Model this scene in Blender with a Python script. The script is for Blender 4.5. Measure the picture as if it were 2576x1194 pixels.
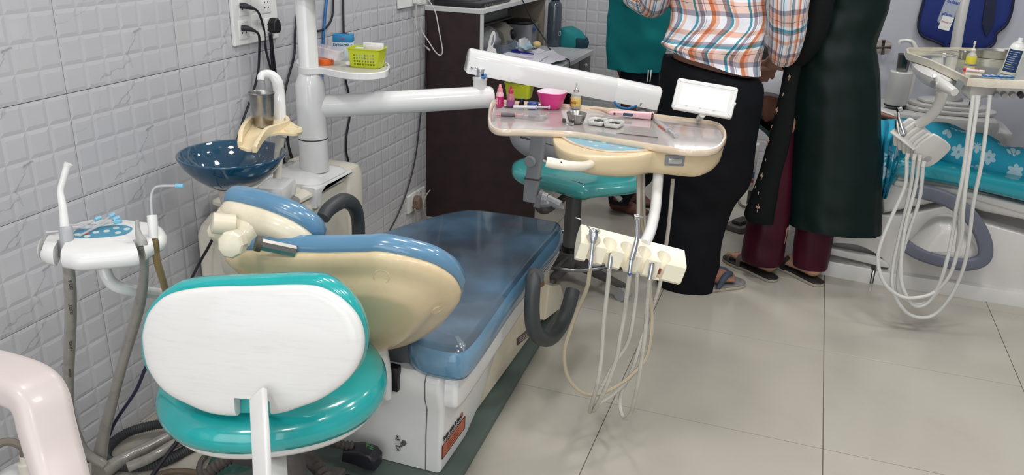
import bpy, bmesh, math, random
from mathutils import Vector as V, Matrix
random.seed(7)
SC = bpy.context.scene
for o in list(bpy.data.objects): bpy.data.objects.remove(o)
# ------------------------------------------------------------------ camera
CY, CP, CR, CF = -0.3321, 0.3704, 0.0327, 2077.3
CAM = V((1.609, -1.455, 1.352))
_f = V((math.sin(CY)*math.cos(CP), math.cos(CY)*math.cos(CP), -math.sin(CP)))
_r = V((math.cos(CY), -math.sin(CY), 0)); _u = _r.cross(_f)
_r, _u = _r*math.cos(CR)+_u*math.sin(CR), _u*math.cos(CR)-_r*math.sin(CR)
cd = bpy.data.cameras.new('camera'); cam = bpy.data.objects.new('camera', cd)
SC.collection.objects.link(cam)
cam.matrix_world = Matrix(((_r.x, _u.x, -_f.x, CAM.x), (_r.y, _u.y, -_f.y, CAM.y), (_r.z, _u.z, -_f.z, CAM.z), (0, 0, 0, 1)))
cd.sensor_width = 36; cd.lens = CF/2576*36; cd.clip_start = .05; SC.camera = cam
# survey helpers: a sight line of the photograph met with a plane of the room (metres) or a distance
def ray(u, v): return _r*((u-1288)/CF)+_u*(-(v-597)/CF)+_f
def at(u, v, ax, val):
    d = ray(u, v); return CAM+d*((val-CAM[ax])/d[ax])
def dp(u, v, d): return CAM+ray(u, v)*d
# ------------------------------------------------------------------ world, lights, exposure
W = bpy.data.worlds.new('world'); SC.world = W; W.use_nodes = True
W.node_tree.nodes['Background'].inputs[0].default_value = (.9, .93, 1, 1)
W.node_tree.nodes['Background'].inputs[1].default_value = .3
SC.view_settings.view_transform = 'Standard'; SC.view_settings.look = 'None'
SC.view_settings.gamma = 1; SC.view_settings.use_curve_mapping = False
SC.view_settings.exposure = -0.85
LIGHTS = [(.95, -.6, 17), (2.3, -.6, 21), (.95, .9, 19), (2.3, .9, 23), (.95, 2.3, 25), (2.3, 2.3, 18), (3.6, .9, 16), (.95, -2.1, 26), (2.3, -2.1, 24)]
for i, (x, y, e) in enumerate(LIGHTS):
    l = bpy.data.lights.new('ceiling_light', 'AREA'); l.shape = 'RECTANGLE'; l.size = .30; l.size_y = .30
    l.energy = e; l.color = (1, .985, .96)
    lo = bpy.data.objects.new('ceiling_light', l); lo.location = (x, y, 2.66); SC.collection.objects.link(lo)
for (x, y, z, sx_, sy_, e, rx) in ((1.4, -2.93, 1.2, 2.6, 2.1, 68, 90),):     # fill light added behind the viewer to brighten faces turned this way
    l = bpy.data.lights.new('added_fill_light', 'AREA'); l.shape = 'RECTANGLE'; l.size = sx_; l.size_y = sy_; l.energy = e; l.color = (.96, .98, 1)
    lo = bpy.data.objects.new('added_fill_light', l); lo.location = (x, y, z); lo.rotation_euler = (math.radians(rx), 0, 0); SC.collection.objects.link(lo)
# ------------------------------------------------------------------ mesh helpers
class MB:
    def __init__(s): s.v = []; s.f = []; s.uv = []; s.m = []
    def add(s, vs, fs, uvs=None, m=0):
        n = len(s.v); s.v += [V(p) for p in vs]; s.f += [[i+n for i in f] for f in fs]
        s.uv += uvs if uvs else [(0, 0)]*len(vs); s.m += [m]*len(fs); return s
def cat(*a):
    r = MB()
    for b in a: r.add(b.v, b.f, b.uv); r.m[-len(b.f):] = b.m
    return r
def fr(o, ax=(1, 0, 0), ay=(0, 1, 0)):
    ax = V(ax).normalized(); ay = V(ay); ay = (ay-ax*ay.dot(ax)).normalized()
    return (V(o), ax, ay, ax.cross(ay))
def P(F, x, y, z=0): return F[0]+F[1]*x+F[2]*y+F[3]*z
def rrect(w, h, r, n=5, cx=0, cy=0):
    o = []
    for sx, sy, a in ((1, 1, 0), (-1, 1, 90), (-1, -1, 180), (1, -1, 270)):
        for k in range(n+1):
            t = math.radians(a+90*k/n); o.append((cx+sx*(w/2-r)+r*math.cos(t), cy+sy*(h/2-r)+r*math.sin(t)))
    return o
def ell(a, b=None, n=32, cx=0, cy=0, p=2):
    b = b or a; o = []
    for k in range(n):
        t = 2*math.pi*k/n; c, s = math.cos(t), math.sin(t)
        o.append((cx+a*math.copysign(abs(c)**(2/p), c), cy+b*math.copysign(abs(s)**(2/p), s)))
    return o
def cr(pts, n=6, closed=False):
    L = [V(p) if len(p) == 3 else V((p[0], p[1], 0)) for p in pts]; N = len(L); o = []
    for i in range(N if closed else N-1):
        g = (lambda k: L[k % N]) if closed else (lambda k: L[min(max(k, 0), N-1)])
        a, b, c, d = g(i-1), g(i), g(i+1), g(i+2)
        for k in range(n):
            t = k/n; o.append(.5*((2*b)+(c-a)*t+(2*a-5*b+4*c-d)*t*t+(3*b-a-3*c+d)*t**3))
    if not closed: o.append(L[-1])
    return o
def sm2(pts, n=6): return [(p.x, p.y) for p in cr(pts, n, True)]
def ccw(o):
    a = sum(o[i-1][0]*o[i][1]-o[i][0]*o[i-1][1] for i in range(len(o))); return o if a > 0 else o[::-1]
def pad(F, out, prof, c0=True, c1=True, split=False):
    """outline swept through profile rows (outset, height[, scale])"""
    out = ccw(out); N = len(out); nm = []
    cx = sum(p[0] for p in out)/N; cy = sum(p[1] for p in out)/N
    for i in range(N):
        a, c = out[i-1], out[(i+1) % N]; d = V((c[1]-a[1], -(c[0]-a[0]))); nm.append(d.normalized() if d.length > 0 else V((0, 0)))
    vs = []; fs = []
    for row in prof:
        o, h = row[0], row[1]; s = row[2] if len(row) > 2 else 1
        for p, q in zip(out, nm):
            x, y = p[0]+q.x*o, p[1]+q.y*o; vs.append(P(F, cx+(x-cx)*s, cy+(y-cy)*s, h))
    for j in range(len(prof)-1):
        for i in range(N):
            k = (i+1) % N; fs.append([j*N+i, j*N+k, (j+1)*N+k, (j+1)*N+i])
    m = MB()
    if c0: fs.append(list(range(N))[::-1])
    if c1 and not split: fs.append([(len(prof)-1)*N+i for i in range(N)])
    if c1 and split: fs.append([len(prof)*N+i for i in range(N)]); vs += vs[-N:]
    uv = []
    for row in list(prof)+([0] if c1 and split else []): uv += [(p[0], p[1]) for p in out]
    return m.add(vs, fs, uv)
def rnd(t, r, s=1, n=4):
    """profile of a slab 0..t with rounded edges r"""
    a = [(-r+r*math.sin(math.pi/2*k/n), r-r*math.cos(math.pi/2*k/n)) for k in range(n+1)]
    b = [(-r+r*math.cos(math.pi/2*k/n), t-r+r*math.sin(math.pi/2*k/n)) for k in range(n+1)]
    return a+b
def box(c, s, b=.003, F=None):
    w, d, h = s; b = min(b, w*.45, d*.45, h*.45); F = F or fr((0, 0, 0))
    F2 = (P(F, c[0], c[1], c[2]-h/2), F[1], F[2], F[3])
    if b <= 0: return pad(F2, [(-w/2, -d/2), (w/2, -d/2), (w/2, d/2), (-w/2, d/2)], [(0, 0), (0, h)])
    return pad(F2, rrect(w, d, b, 2), rnd(h, b, n=2))
def bx(x0, x1, y0, y1, z0, z1, b=.003): return box(((x0+x1)/2, (y0+y1)/2, (z0+z1)/2), (x1-x0, y1-y0, z1-z0), b)
def tube(pts, r, n=10, k=6, closed=False, cap=True, flat=None):
    L = cr(pts, k, closed) if k else [V(p) for p in pts]; M = len(L)
    if isinstance(r, (int, float)): R = [r]*M
    else:
        R = []
        for i in range(M):
            t = i/(M-1)*(len(r)-1); a = min(int(t), len(r)-2); R.append(r[a]+(r[a+1]-r[a])*(t-a))
    vs = []; fs = []; uv = []; prev = None; ln = 0
    for i, p in enumerate(L):
        a = L[(i-1) % M] if closed else L[max(i-1, 0)]; b = L[(i+1) % M] if closed else L[min(i+1, M-1)]
        t = (b-a); t = t.normalized() if t.length > 1e-9 else V((0, 0, 1))
        if prev is None:
            x = V(flat) if flat else (V((0, 0, 1)) if abs(t.z) < .9 else V((1, 0, 0)))
        else: x = prev
        x = (x-t*x.dot(t)); x = x.normalized() if x.length > 1e-6 else t.orthogonal().normalized()
        prev = x; y = t.cross(x)
        if i: ln += (p-L[i-1]).length
        for j in range(n):
            q = 2*math.pi*j/n; vs.append(p+(x*math.cos(q)+y*math.sin(q))*R[i]); uv.append((j/n, ln))
    for i in range(M if closed else M-1):
        for j in range(n):
            k2 = (j+1) % n; i2 = (i+1) % M; fs.append([i*n+j, i*n+k2, i2*n+k2, i2*n+j])
    if cap and not closed: fs += [list(range(n))[::-1], [(M-1)*n+j for j in range(n)]]
    return MB().add(vs, fs, uv)
def lathe(F, prof, n=28, cap=True):
    """profile rows (radius, height) about the frame's third axis"""
    vs = []; fs = []; uv = []
    for j, (r, h) in enumerate(prof):
        for i in range(n):
            q = 2*math.pi*i/n; vs.append(P(F, max(r, 1e-4)*math.cos(q), max(r, 1e-4)*math.sin(q), h)); uv.append((i/n, h))
    for j in range(len(prof)-1):
        for i in range(n):
            k = (i+1) % n; fs.append([j*n+i, j*n+k, (j+1)*n+k, (j+1)*n+i])
    if cap: fs += [list(range(n))[::-1], [(len(prof)-1)*n+i for i in range(n)]]
    return MB().add(vs, fs, uv)
def loft(rings, cap=(True, True), closed=True):
    N = len(rings[0]); vs = []; fs = []; uv = []; ln = 0
    for j, r in enumerate(rings):
        if j: ln += (sum((V(a)-V(b)).length for a, b in zip(r, rings[j-1]))/N)
        per = 0
        for i, p in enumerate(r):
            if i: per += (V(p)-V(r[i-1])).length
            vs.append(p); uv.append((per, ln))
    for j in range(len(rings)-1):
        for i in range(N if closed else N-1):
            k = (i+1) % N; fs.append([j*N+i, j*N+k, (j+1)*N+k, (j+1)*N+i])
    if closed and cap[0]: fs.append(list(range(N))[::-1])
    if closed and cap[1]: fs.append([(len(rings)-1)*N+i for i in range(N)])
    return MB().add(vs, fs, uv)
def ring(c, rx, ry, yaw=0, n=48, fold=0, k=9, ph=0, tilt=(0, 0), p=2.0):
    o = []; c = V(c); cy, sy = math.cos(yaw), math.sin(yaw)
    for i in range(n):
        q = 2*math.pi*i/n; f = 1+fold*(math.sin(k*q+ph)*.6+math.sin(k*1.7*q+ph*2.3)*.4)
        co, si = math.cos(q), math.sin(q)
        x = rx*f*math.copysign(abs(co)**(2/p), co); y = ry*f*math.copysign(abs(si)**(2/p), si)
        o.append(c+V((x*cy-y*sy, x*sy+y*cy, x*tilt[0]+y*tilt[1])))
    return o
def sph(c, r, n=16, s=(1, 1, 1)):
    pr = [(math.sin(math.pi*k/10), -math.cos(math.pi*k/10)) for k in range(11)]
    m = lathe(fr((0, 0, 0)), pr, n); c = V(c)
    m.v = [c+V((p.x*s[0]*r, p.y*s[1]*r, p.z*s[2]*r)) for p in m.v]; return m
def obj(name, mb, mat=None, parent=None, smooth=35, **kw):
    me = bpy.data.meshes.new(name); me.from_pydata([tuple(p) for p in mb.v], [], mb.f)
    ul = me.uv_layers.new(name='UVMap')
    for lp in me.loops: ul.data[lp.index].uv = mb.uv[lp.vertex_index]
    for mt in (mat if isinstance(mat, (list, tuple)) else [mat]):
        if mt: me.materials.append(mt)
    if any(mb.m):
        for pl, i in zip(me.polygons, mb.m): pl.material_index = i
    me.polygons.foreach_set('use_smooth', [smooth > 0]*len(me.polygons))
    if smooth: me.set_sharp_from_angle(angle=math.radians(smooth))
    me.update(); me.validate()
    o = bpy.data.objects.new(name, me); SC.collection.objects.link(o)
    if parent: adopt(o, parent)
    for k, v in kw.items(): o[k] = v
    return o
def adopt(o, p):
    o.parent = p; m = Matrix.Identity(4); q = p
    while q: m = m @ Matrix.Translation(q.location).inverted() if q.parent is None else m; q = q.parent
    if p.parent is None: o.matrix_parent_inverse = Matrix.Translation(p.location).inverted()
def thing(name, label, cat_, loc, group=None):
    o = bpy.data.objects.new(name, None); SC.collection.objects.link(o); o.location = loc; o.empty_display_size = .05
    o['label'] = label; o['category'] = cat_
    if group: o['group'] = group
    return o
def tag(o, label, cat_, group=None, kind=None):
    o['label'] = label; o['category'] = cat_
    if group: o['group'] = group
    if kind: o['kind'] = kind
    return o
def copy_thing(src, off, label):
    r = src.copy(); SC.collection.objects.link(r); r.location = src.location+V(off); r['label'] = label
    for ch in src.children:
        c = ch.copy(); SC.collection.objects.link(c); c.parent = r
        for g in ch.children:
            d = g.copy(); SC.collection.objects.link(d); d.parent = c
    return r
def fuse(mb, vox, name='tmp', it=6):
    """one continuous skin out of overlapping limbs"""
    o = obj(name, mb); md = o.modifiers.new('r', 'REMESH'); md.mode = 'VOXEL'; md.voxel_size = vox
    m2 = o.modifiers.new('s', 'SMOOTH'); m2.iterations = it; m2.factor = .5
    dg = bpy.context.evaluated_depsgraph_get(); dg.update()
    me = o.evaluated_get(dg).to_mesh(); r = MB(); r.add([v.co.copy() for v in me.vertices], [list(p.vertices) for p in me.polygons])
    bpy.data.objects.remove(o); return r
def text_mb(s, size, F, bold=False, depth=.0006, sx=1, mirror=False, align='CENTER'):
    c = bpy.data.curves.new('t', 'FONT'); c.body = s; c.size = size; c.extrude = depth; c.align_x = align; c.align_y = 'CENTER'
    if bold: c.offset = size*.02
    o = bpy.data.objects.new('t', c); SC.collection.objects.link(o)
    dg = bpy.context.evaluated_depsgraph_get(); dg.update()
    me = o.evaluated_get(dg).to_mesh(); r = MB()
    r.add([P(F, v.co.x*sx*(-1 if mirror else 1), v.co.y, v.co.z) for v in me.vertices], [list(p.vertices) for p in me.polygons])
    bpy.data.objects.remove(o); return r
def hit(o, u, v, up=(0, 0, 1)):
    """frame on the surface of o where the sight line meets it, third axis outward"""
    from mathutils.bvhtree import BVHTree
    me = o.data; bv = BVHTree.FromPolygons([x.co.copy() for x in me.vertices], [list(p.vertices) for p in me.polygons])
    d = ray(u, v).normalized(); h = bv.ray_cast(CAM, d)
    if h[0] is None: p = CAM+d*1.9; n = -d
    else: p, n = h[0], h[1]
    if n.dot(d) > 0: n = -n
    ay = V(up)-n*n.dot(V(up)); ay.normalize()
    return (p, ay.cross(n), ay, n)
# ------------------------------------------------------------------ materials
MATS = {}
def mat(name, col, rough=.4, metal=0, coat=0, noise=0, nscale=30, bump=0, bscale=200, trans=0, alpha=1, ior=1.45, emit=0, spec=.5, dirt=None, dscale=6, damt=.3, sheen=0, dvec=None, anoise=None):
    if name in MATS: return MATS[name]
    m = bpy.data.materials.new(name); m.use_nodes = True; nt = m.node_tree; b = nt.nodes['Principled BSDF']
    b.inputs['Base Color'].default_value = (*col, 1); b.inputs['Roughness'].default_value = rough; b.inputs['Metallic'].default_value = metal
    b.inputs['Coat Weight'].default_value = coat; b.inputs['Coat Roughness'].default_value = .06; b.inputs['Transmission Weight'].default_value = trans
    b.inputs['Alpha'].default_value = alpha; b.inputs['IOR'].default_value = ior; b.inputs['Specular IOR Level'].default_value = spec
    if sheen: b.inputs['Sheen Weight'].default_value = sheen
    if emit: b.inputs['Emission Color'].default_value = (*col, 1); b.inputs['Emission Strength'].default_value = emit
    N = nt.nodes.new; Lk = nt.links.new; tc = N('ShaderNodeTexCoord'); src = None
    if noise:
        n = N('ShaderNodeTexNoise'); n.inputs['Scale'].default_value = nscale; n.inputs['Detail'].default_value = 5; Lk(tc.outputs['Object'], n.inputs['Vector'])
        h = N('ShaderNodeMix'); h.data_type = 'RGBA'; h.blend_type = 'MULTIPLY'; h.inputs[0].default_value = 1
        r = N('ShaderNodeMapRange'); r.inputs[1].default_value = .3; r.inputs[2].default_value = .7; r.inputs[3].default_value = 1-noise; r.inputs[4].default_value = 1
        Lk(n.outputs[0], r.inputs[0]); h.inputs[6].default_value = (*col, 1); Lk(r.outputs[0], h.inputs[7]); src = h.outputs[2]
    if dirt:
        n = N('ShaderNodeTexNoise'); n.inputs['Scale'].default_value = dscale; n.inputs['Detail'].default_value = 8; n.inputs['Roughness'].default_value = .7; Lk(tc.outputs['Object'], n.inputs['Vector'])
        r = N('ShaderNodeMapRange'); r.inputs[1].default_value = .5; r.inputs[2].default_value = .75; r.inputs[3].default_value = 0; r.inputs[4].default_value = damt
        Lk(n.outputs[0], r.inputs[0]); h = N('ShaderNodeMix'); h.data_type = 'RGBA'; Lk(r.outputs[0], h.inputs[0])
        if src: Lk(src, h.inputs[6])
        else: h.inputs[6].default_value = (*col, 1)
        h.inputs[7].default_value = (*dirt, 1); src = h.outputs[2]
    if dvec and dirt:
        mp = N('ShaderNodeMapping'); mp.inputs['Scale'].default_value = dvec; Lk(tc.outputs['Object'], mp.inputs[0]); Lk(mp.outputs[0], n.inputs['Vector'])
    if src: Lk(src, b.inputs['Base Color'])
    if anoise:
        n = N('ShaderNodeTexNoise'); n.inputs['Scale'].default_value = anoise[0]; n.inputs['Detail'].default_value = 3; Lk(tc.outputs['Object'], n.inputs['Vector'])
        r = N('ShaderNodeMapRange'); r.inputs[1].default_value = .35; r.inputs[2].default_value = .65; r.inputs[3].default_value = anoise[1]; r.inputs[4].default_value = anoise[2]; Lk(n.outputs[0], r.inputs[0]); Lk(r.outputs[0], b.inputs['Alpha'])
    if bump:
        n = N('ShaderNodeTexNoise'); n.inputs['Scale'].default_value = bscale; n.inputs['Detail'].default_value = 3; Lk(tc.outputs['Object'], n.inputs['Vector'])
        bp = N('ShaderNodeBump'); bp.inputs['Strength'].default_value = bump; bp.inputs['Distance'].default_value = .002; Lk(n.outputs[0], bp.inputs['Height']); Lk(bp.outputs[0], b.inputs['Normal'])
    MATS[name] = m; return m
def rgb(r, g, b):
    f = lambda c: ((c/255+.055)/1.055)**2.4 if c > 10 else c/255/12.92
    return (f(r), f(g), f(b))
white = mat('white plastic', rgb(226, 226, 224), .22, coat=.3, dirt=rgb(150, 145, 135), dscale=9, damt=.10)
gwhite = mat('gloss white enamel', rgb(230, 230, 229), .15, coat=.5)
cream = mat('cream plastic', rgb(226, 217, 194), .28, coat=.3, dirt=rgb(160, 140, 110), dscale=14, damt=.25)
tan = mat('yellowed shell plastic', rgb(221, 201, 163), .32, coat=.2, dirt=rgb(150, 120, 80), dscale=5, damt=.25)
ivory = mat('ivory unit plastic', rgb(222, 216, 202), .25, coat=.3, dirt=rgb(170, 155, 130), dscale=10, damt=.15)
blue = mat('sky blue upholstery', rgb(96, 140, 172), .22, coat=.6, noise=.10, nscale=5)
teal = mat('teal vinyl under film', rgb(34, 172, 172), .2, coat=.8, noise=.12, nscale=9)
chrome = mat('chrome', (.75, .75, .76), .12, 1)
steel = mat('brushed steel', (.45, .44, .43), .28, 1, noise=.25, nscale=60)
dkrubber = mat('dark grey rubber', rgb(62, 66, 68), .45, noise=.1)
grey = mat('mid grey plastic', rgb(140, 141, 145), .4, noise=.08)
dgrey = mat('dusty dark grey metal', rgb(84, 80, 78), .55, dirt=rgb(130, 122, 112), dscale=22, damt=.5)
black = mat('black plastic', rgb(22, 22, 26), .35)
blackcable = mat('black cable', rgb(28, 28, 38), .4)
hosew = mat('pale hose rubber', rgb(190, 186, 176), .4, dirt=rgb(120, 105, 90), dscale=5, damt=.5)
glass = mat('clear plastic', (.95, .96, .97), .06, trans=1, ior=1.3)
# ------------------------------------------------------------------ room shell
TW, TH = .378, .252
def wall_tile_mat():
    m = bpy.data.materials.new('veined white wall tile'); m.use_nodes = True; nt = m.node_tree; b = nt.nodes['Principled BSDF']
    N = nt.nodes.new; Lk = nt.links.new
    b.inputs['Roughness'].default_value = .2; b.inputs['Coat Weight'].default_value = .3
    uv = N('ShaderNodeUVMap'); uv.uv_map = 'UVMap'
    no = N('ShaderNodeTexNoise'); no.inputs['Scale'].default_value = 7; no.inputs['Detail'].default_value = 6; Lk(uv.outputs[0], no.inputs['Vector'])
    sb = N('ShaderNodeVectorMath'); sb.operation = 'SUBTRACT'; Lk(no.outputs['Color'], sb.inputs[0]); sb.inputs[1].default_value = (.5, .5, .5)
    mu = N('ShaderNodeVectorMath'); mu.operation = 'SCALE'; Lk(sb.outputs[0], mu.inputs[0]); mu.inputs['Scale'].default_value = .16
    ad = N('ShaderNodeVectorMath'); ad.operation = 'ADD'; Lk(uv.outputs[0], ad.inputs[0]); Lk(mu.outputs[0], ad.inputs[1])
    px = N('ShaderNodeSeparateXYZ'); Lk(ad.outputs[0], px.inputs[0])
    def mth(op, a, c=None, cl=False):
        n = N('ShaderNodeMath'); n.operation = op; n.use_clamp = cl
        for i, x in ((0, a), (1, c)):
            if x is None: continue
            if isinstance(x, (int, float)): n.inputs[i].default_value = x
            else: Lk(x, n.inputs[i])
        return n.outputs[0]
    # vein strokes (u, v up, in tile units 1.5 x 1), width, strength
    S = [(.90, 1.0, .62, .80, .011, .6), (.62, .80, .0, .62, .009, .25), (.77, .83, .71, .78, .010, .8), (.96, .45, .80, .27, .008, .55),
         (.99, .47, .92, .44, .018, .8), (.82, .20, .72, .13, .012, .6), (.80, .28, .84, .12, .013, .4), (.72, .13, .40, .08, .009, .5), (.40, .95, .30, .7, .006, .2), (1.2, .6, 1.05, .45, .006, .2), (.52, .35, .45, .3, .006, .2)]
    tot = None
    for x0, y0, x1, y1, w, st in S:
        dx, dy = x1-x0, y1-y0; l2 = dx*dx+dy*dy
        ax = mth('SUBTRACT', px.outputs[0], x0); ay = mth('SUBTRACT', px.outputs[1], y0)
        t = mth('MULTIPLY', mth('ADD', mth('MULTIPLY', ax, dx), mth('MULTIPLY', ay, dy)), 1/l2, True)
        ex = mth('SUBTRACT', ax, mth('MULTIPLY', t, dx)); ey = mth('SUBTRACT', ay, mth('MULTIPLY', t, dy))
        d = mth('SQRT', mth('ADD', mth('MULTIPLY', ex, ex), mth('MULTIPLY', ey, ey)))
        k = mth('MULTIPLY', mth('SUBTRACT', 1, mth('DIVIDE', d, w), True), st)
        tot = k if tot is None else mth('MAXIMUM', tot, k)
    n2 = N('ShaderNodeTexNoise'); n2.inputs['Scale'].default_value = 9; Lk(uv.outputs[0], n2.inputs['Vector'])
    tot = mth('MULTIPLY', tot, mth('MULTIPLY', n2.outputs[0], 1.7))
    mx = N('ShaderNodeMix'); mx.data_type = 'RGBA'; Lk(tot, mx.inputs[0]); mx.inputs[6].default_value = (*rgb(190, 190, 194), 1); mx.inputs[7].default_value = (*rgb(120, 120, 124), 1)
    Lk(mx.outputs[2], b.inputs['Base Color']); return m
def tile_mesh(name='tile'):
    """glazed tile 378x252 mm, pressed 6x4 cushions, joints recessed; local x right, z up, y = -proud"""
    m = MB(); g = .0008; n = 6; r = 4; c = TW/n; e = .0095; h = .0013
    for i in range(n):
        for j in range(r):
            x0, x1, z0, z1 = i*c, (i+1)*c, j*c, (j+1)*c
            a0, a1, b0, b1 = x0+(g if i == 0 else 0), x1-(g if i == n-1 else 0), z0+(g if j == 0 else 0), z1-(g if j == r-1 else 0)
            vs = [(a0, 0, b0), (a1, 0, b0), (a1, 0, b1), (a0, 0, b1)]+[(x0+e, -h, z0+e), (x1-e, -h, z0+e), (x1-e, -h, z1-e), (x0+e, -h, z1-e)]
            m.add(vs, [[0, 1, 5, 4], [1, 2, 6, 5], [2, 3, 7, 6], [3, 0, 4, 7], [4, 5, 6, 7]], [(p[0]/TH, p[2]/TH) for p in vs])
    vs = [(g, 0, g), (TW-g, 0, g), (TW-g, 0, TH-g), (g, 0, TH-g), (g, .006, g), (TW-g, .006, g), (TW-g, .006, TH-g), (g, .006, TH-g)]
    m.add(vs, [[0, 4, 5, 1], [1, 5, 6, 2], [2, 6, 7, 3], [3, 7, 4, 0]])
    return m
TM = wall_tile_mat()
grout = mat('grey grout', rgb(120, 118, 116), .8)
paint = mat('lilac grey wall paint', rgb(182, 185, 194), .6, noise=.04, nscale=3, bump=.1, bscale=60)
wl = obj('wall_left', bx(-.15, -.006, -3, 3.35, 0, 2.7, 0), grout, smooth=0, kind='structure')
wb = obj('wall_back', bx(-.15, 4.6, 3.206, 3.35, 0, 2.7, 0), paint, smooth=0, kind='structure')
obj('wall_right', bx(4.45, 4.6, -3, 3.2, 0, 2.7, 0), paint, smooth=0, kind='structure')
obj('wall_front', bx(-.15, 4.6, -3.15, -3, 0, 2.7, 0), paint, smooth=0, kind='structure')
obj('ceiling', bx(-.15, 4.6, -3.15, 3.35, 2.7, 2.8, 0), mat('ceiling paint', rgb(230, 230, 228), .8), smooth=0, kind='structure')
t0 = obj('tile', tile_mesh(), TM, smooth=0)
tiles = []
def place_tile(parent, mw):
    o = t0.copy() if tiles else t0
    if tiles: SC.collection.objects.link(o)
    o.parent = parent; o.matrix_world = mw; tiles.append(o)
RZ = Matrix.Rotation(math.radians(90), 4, 'Z')
def cut(mw, zc):  # lowest row stands on the floor, so it is cut short
    return mw
for j in range(-3, 4):
    z = .936+(j-1)*TH
    for i in range(-3, 9):
        z2 = z; s = 1
        if z < 0: s = (z+TH)/TH; z2 = 0
        if s <= 0: continue
        if i > 7: continue
        place_tile(wl, Matrix.Translation((0, i*TW, z2)) @ RZ @ Matrix.Diagonal((1, 1, s, 1)))
        if i <= 3: place_tile(wb, Matrix.Translation((i*TW+.36+.045, 3.2, z2)) @ Matrix.Diagonal((1, 1, s, 1))) if i >= -1 else None
# floor
def floor_mat():
    m = mat('polished beige vitrified tile', rgb(182, 177, 166), .16, noise=.07, nscale=2.2, dirt=rgb(150, 143, 130), dscale=3, damt=.22, bump=.02, bscale=30, spec=.45)
    return m
FM = floor_mat(); S = .601
fl = obj('floor', bx(-.15, 4.6, -3.15, 3.35, -.06, -.004, 0), mat('floor grout', rgb(118, 110, 98), .8), smooth=0, kind='structure')
ft = None
for i in range(-3, 6):
    for j in range(-4, 5):
        if ft is None:
            g = .0011; ft = o = obj('floor_tile', box((S/2, S/2, -.005), (S-2*g, S-2*g, .01), .0008), FM, smooth=0)
        else: o = ft.copy(); SC.collection.objects.link(o)
        o.parent = fl; o.location = (1.211+i*S, .666+j*S, 0)
wn = obj('added_fill_frame', cat(bx(.04, 2.76, -3.0, -2.96, .08, .14), bx(.04, 2.76, -3.0, -2.96, 2.26, 2.32), bx(.04, .10, -3.0, -2.96, .14, 2.26), bx(2.70, 2.76, -3.0, -2.96, .14, 2.26), bx(1.37, 1.43, -3.0, -2.96, .14, 2.26)), white, smooth=0, kind='structure')  # unseen frame added around the fill light
# LED panels in the ceiling above their lamps
CLN = ['over the near stool', 'over the open floor right of the near stool', 'over the blue chair and white post', 'over the floor right of the console', 'over the person in teal scrubs', 'over the teal dental chair', 'nearest the right wall', 'near the front wall above the armchair', 'near the front wall away from the tiled wall']
lampm = mat('led diffuser', (1, 1, 1), .5, emit=4)
for i, (x, y, e) in enumerate(LIGHTS):
    t = thing('ceiling_panel_light', 'square led panel light in the ceiling '+CLN[i], 'ceiling light', (x, y, 2.7))
    obj('frame', bx(x-.17, x+.17, y-.17, y+.17, 2.685, 2.7), white, t)
    obj('diffuser', bx(x-.15, x+.15, y-.15, y+.15, 2.680, 2.6852, .001), lampm, t)
# ------------------------------------------------------------------ desk on the left wall
Y0 = 1.936
wood = mat('dark wenge laminate', rgb(52, 36, 38), .45, noise=.35, nscale=18, bump=.05)
lam = mat('pale grey streaked laminate', rgb(176, 178, 180), .35, noise=.15, nscale=8)
edge = mat('white edge band', rgb(200, 200, 200), .4)
beige = mat('beige laminate inside', rgb(150, 140, 126), .5, noise=.12)
desk = thing('desk', 'dark brown desk with raised shelf and pale worktop against the tiled wall', 'desk', (.27, 2.35, 0))
obj('side_panel', bx(.002, .54, Y0, Y0+.02, 0, .70, .001), wood, desk, 0)
obj('upper_side_panel', bx(.002, .262, Y0, Y0+.02, .70, .958, .001), wood, desk, 0)
obj('edge_band', bx(.2625, .272, Y0-.001, Y0+.021, .722, .957, .001), edge, desk, 0)
obj('worktop', bx(.002, .562, Y0+.0205, 2.78, .7005, .722, .002), lam, desk, 0)
obj('top_shelf', bx(.002, .275, Y0-.004, 2.88, .958, .978, .002), edge, desk, 0)
obj('divider', bx(.002, .265, 2.855, 2.872, .40, .957, .001), beige, desk, 0)
obj('divider_edge', bx(.2655, .275, 2.853, 2.874, .40, .957, .001), edge, desk, 0)
obj('back_panel', bx(.002, .008, Y0+.021, 2.854, .7225, .957, 0), beige, desk, 0)
dfm = mat('dark charcoal drawer front', rgb(58, 55, 58), .35, noise=.1)
for a, b in ((2.30, 2.545), (2.555, 2.77)):
    d = obj('drawer', bx(.06, .552, a, b, .565, .698, .004), dfm, desk)
    c = (a+b)/2
    obj('handle', tube([(.552, c-.05, .60), (.572, c-.045, .603), (.574, c, .605), (.572, c+.045, .603), (.552, c+.05, .60)], .0045, 8), chrome, d, label='chrome bow handle')
    obj('lock', lathe(fr((.552, c, .66), (0, 1, 0), (0, 0, 1)), [(.011, 0), (.011, .004), (.007, .006), (.003, .012)], 14), chrome, d)
obj('leg_panel', bx(.002, .5, 2.755, 2.775, .0, .56, .001), wood, desk, 0)
# laptop
lp = thing('laptop', 'black laptop lying open on top of the desk shelf', 'laptop', (.14, 2.16, .978))
obj('base', bx(.03, .255, 1.96, 2.34, .979, .999, .004), black, lp)
obj('keyboard', bx(.09, .20, 1.99, 2.31, .9992, 1.0005, .0005), mat('dark keys', rgb(40, 40, 44), .5), lp)
for k in range(4): obj('port', bx(.2551, .2556, 2.0+.03*k, 2.018+.03*k, .984, .991, .0002), dgrey, lp)
Fs = fr((.03, 1.965, 1.0), (0, 1, 0), (-.12, 0, 1))
obj('screen', box((.1875, .12, 0), (.375, .24, .008), .003, Fs), black, lp)
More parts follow.
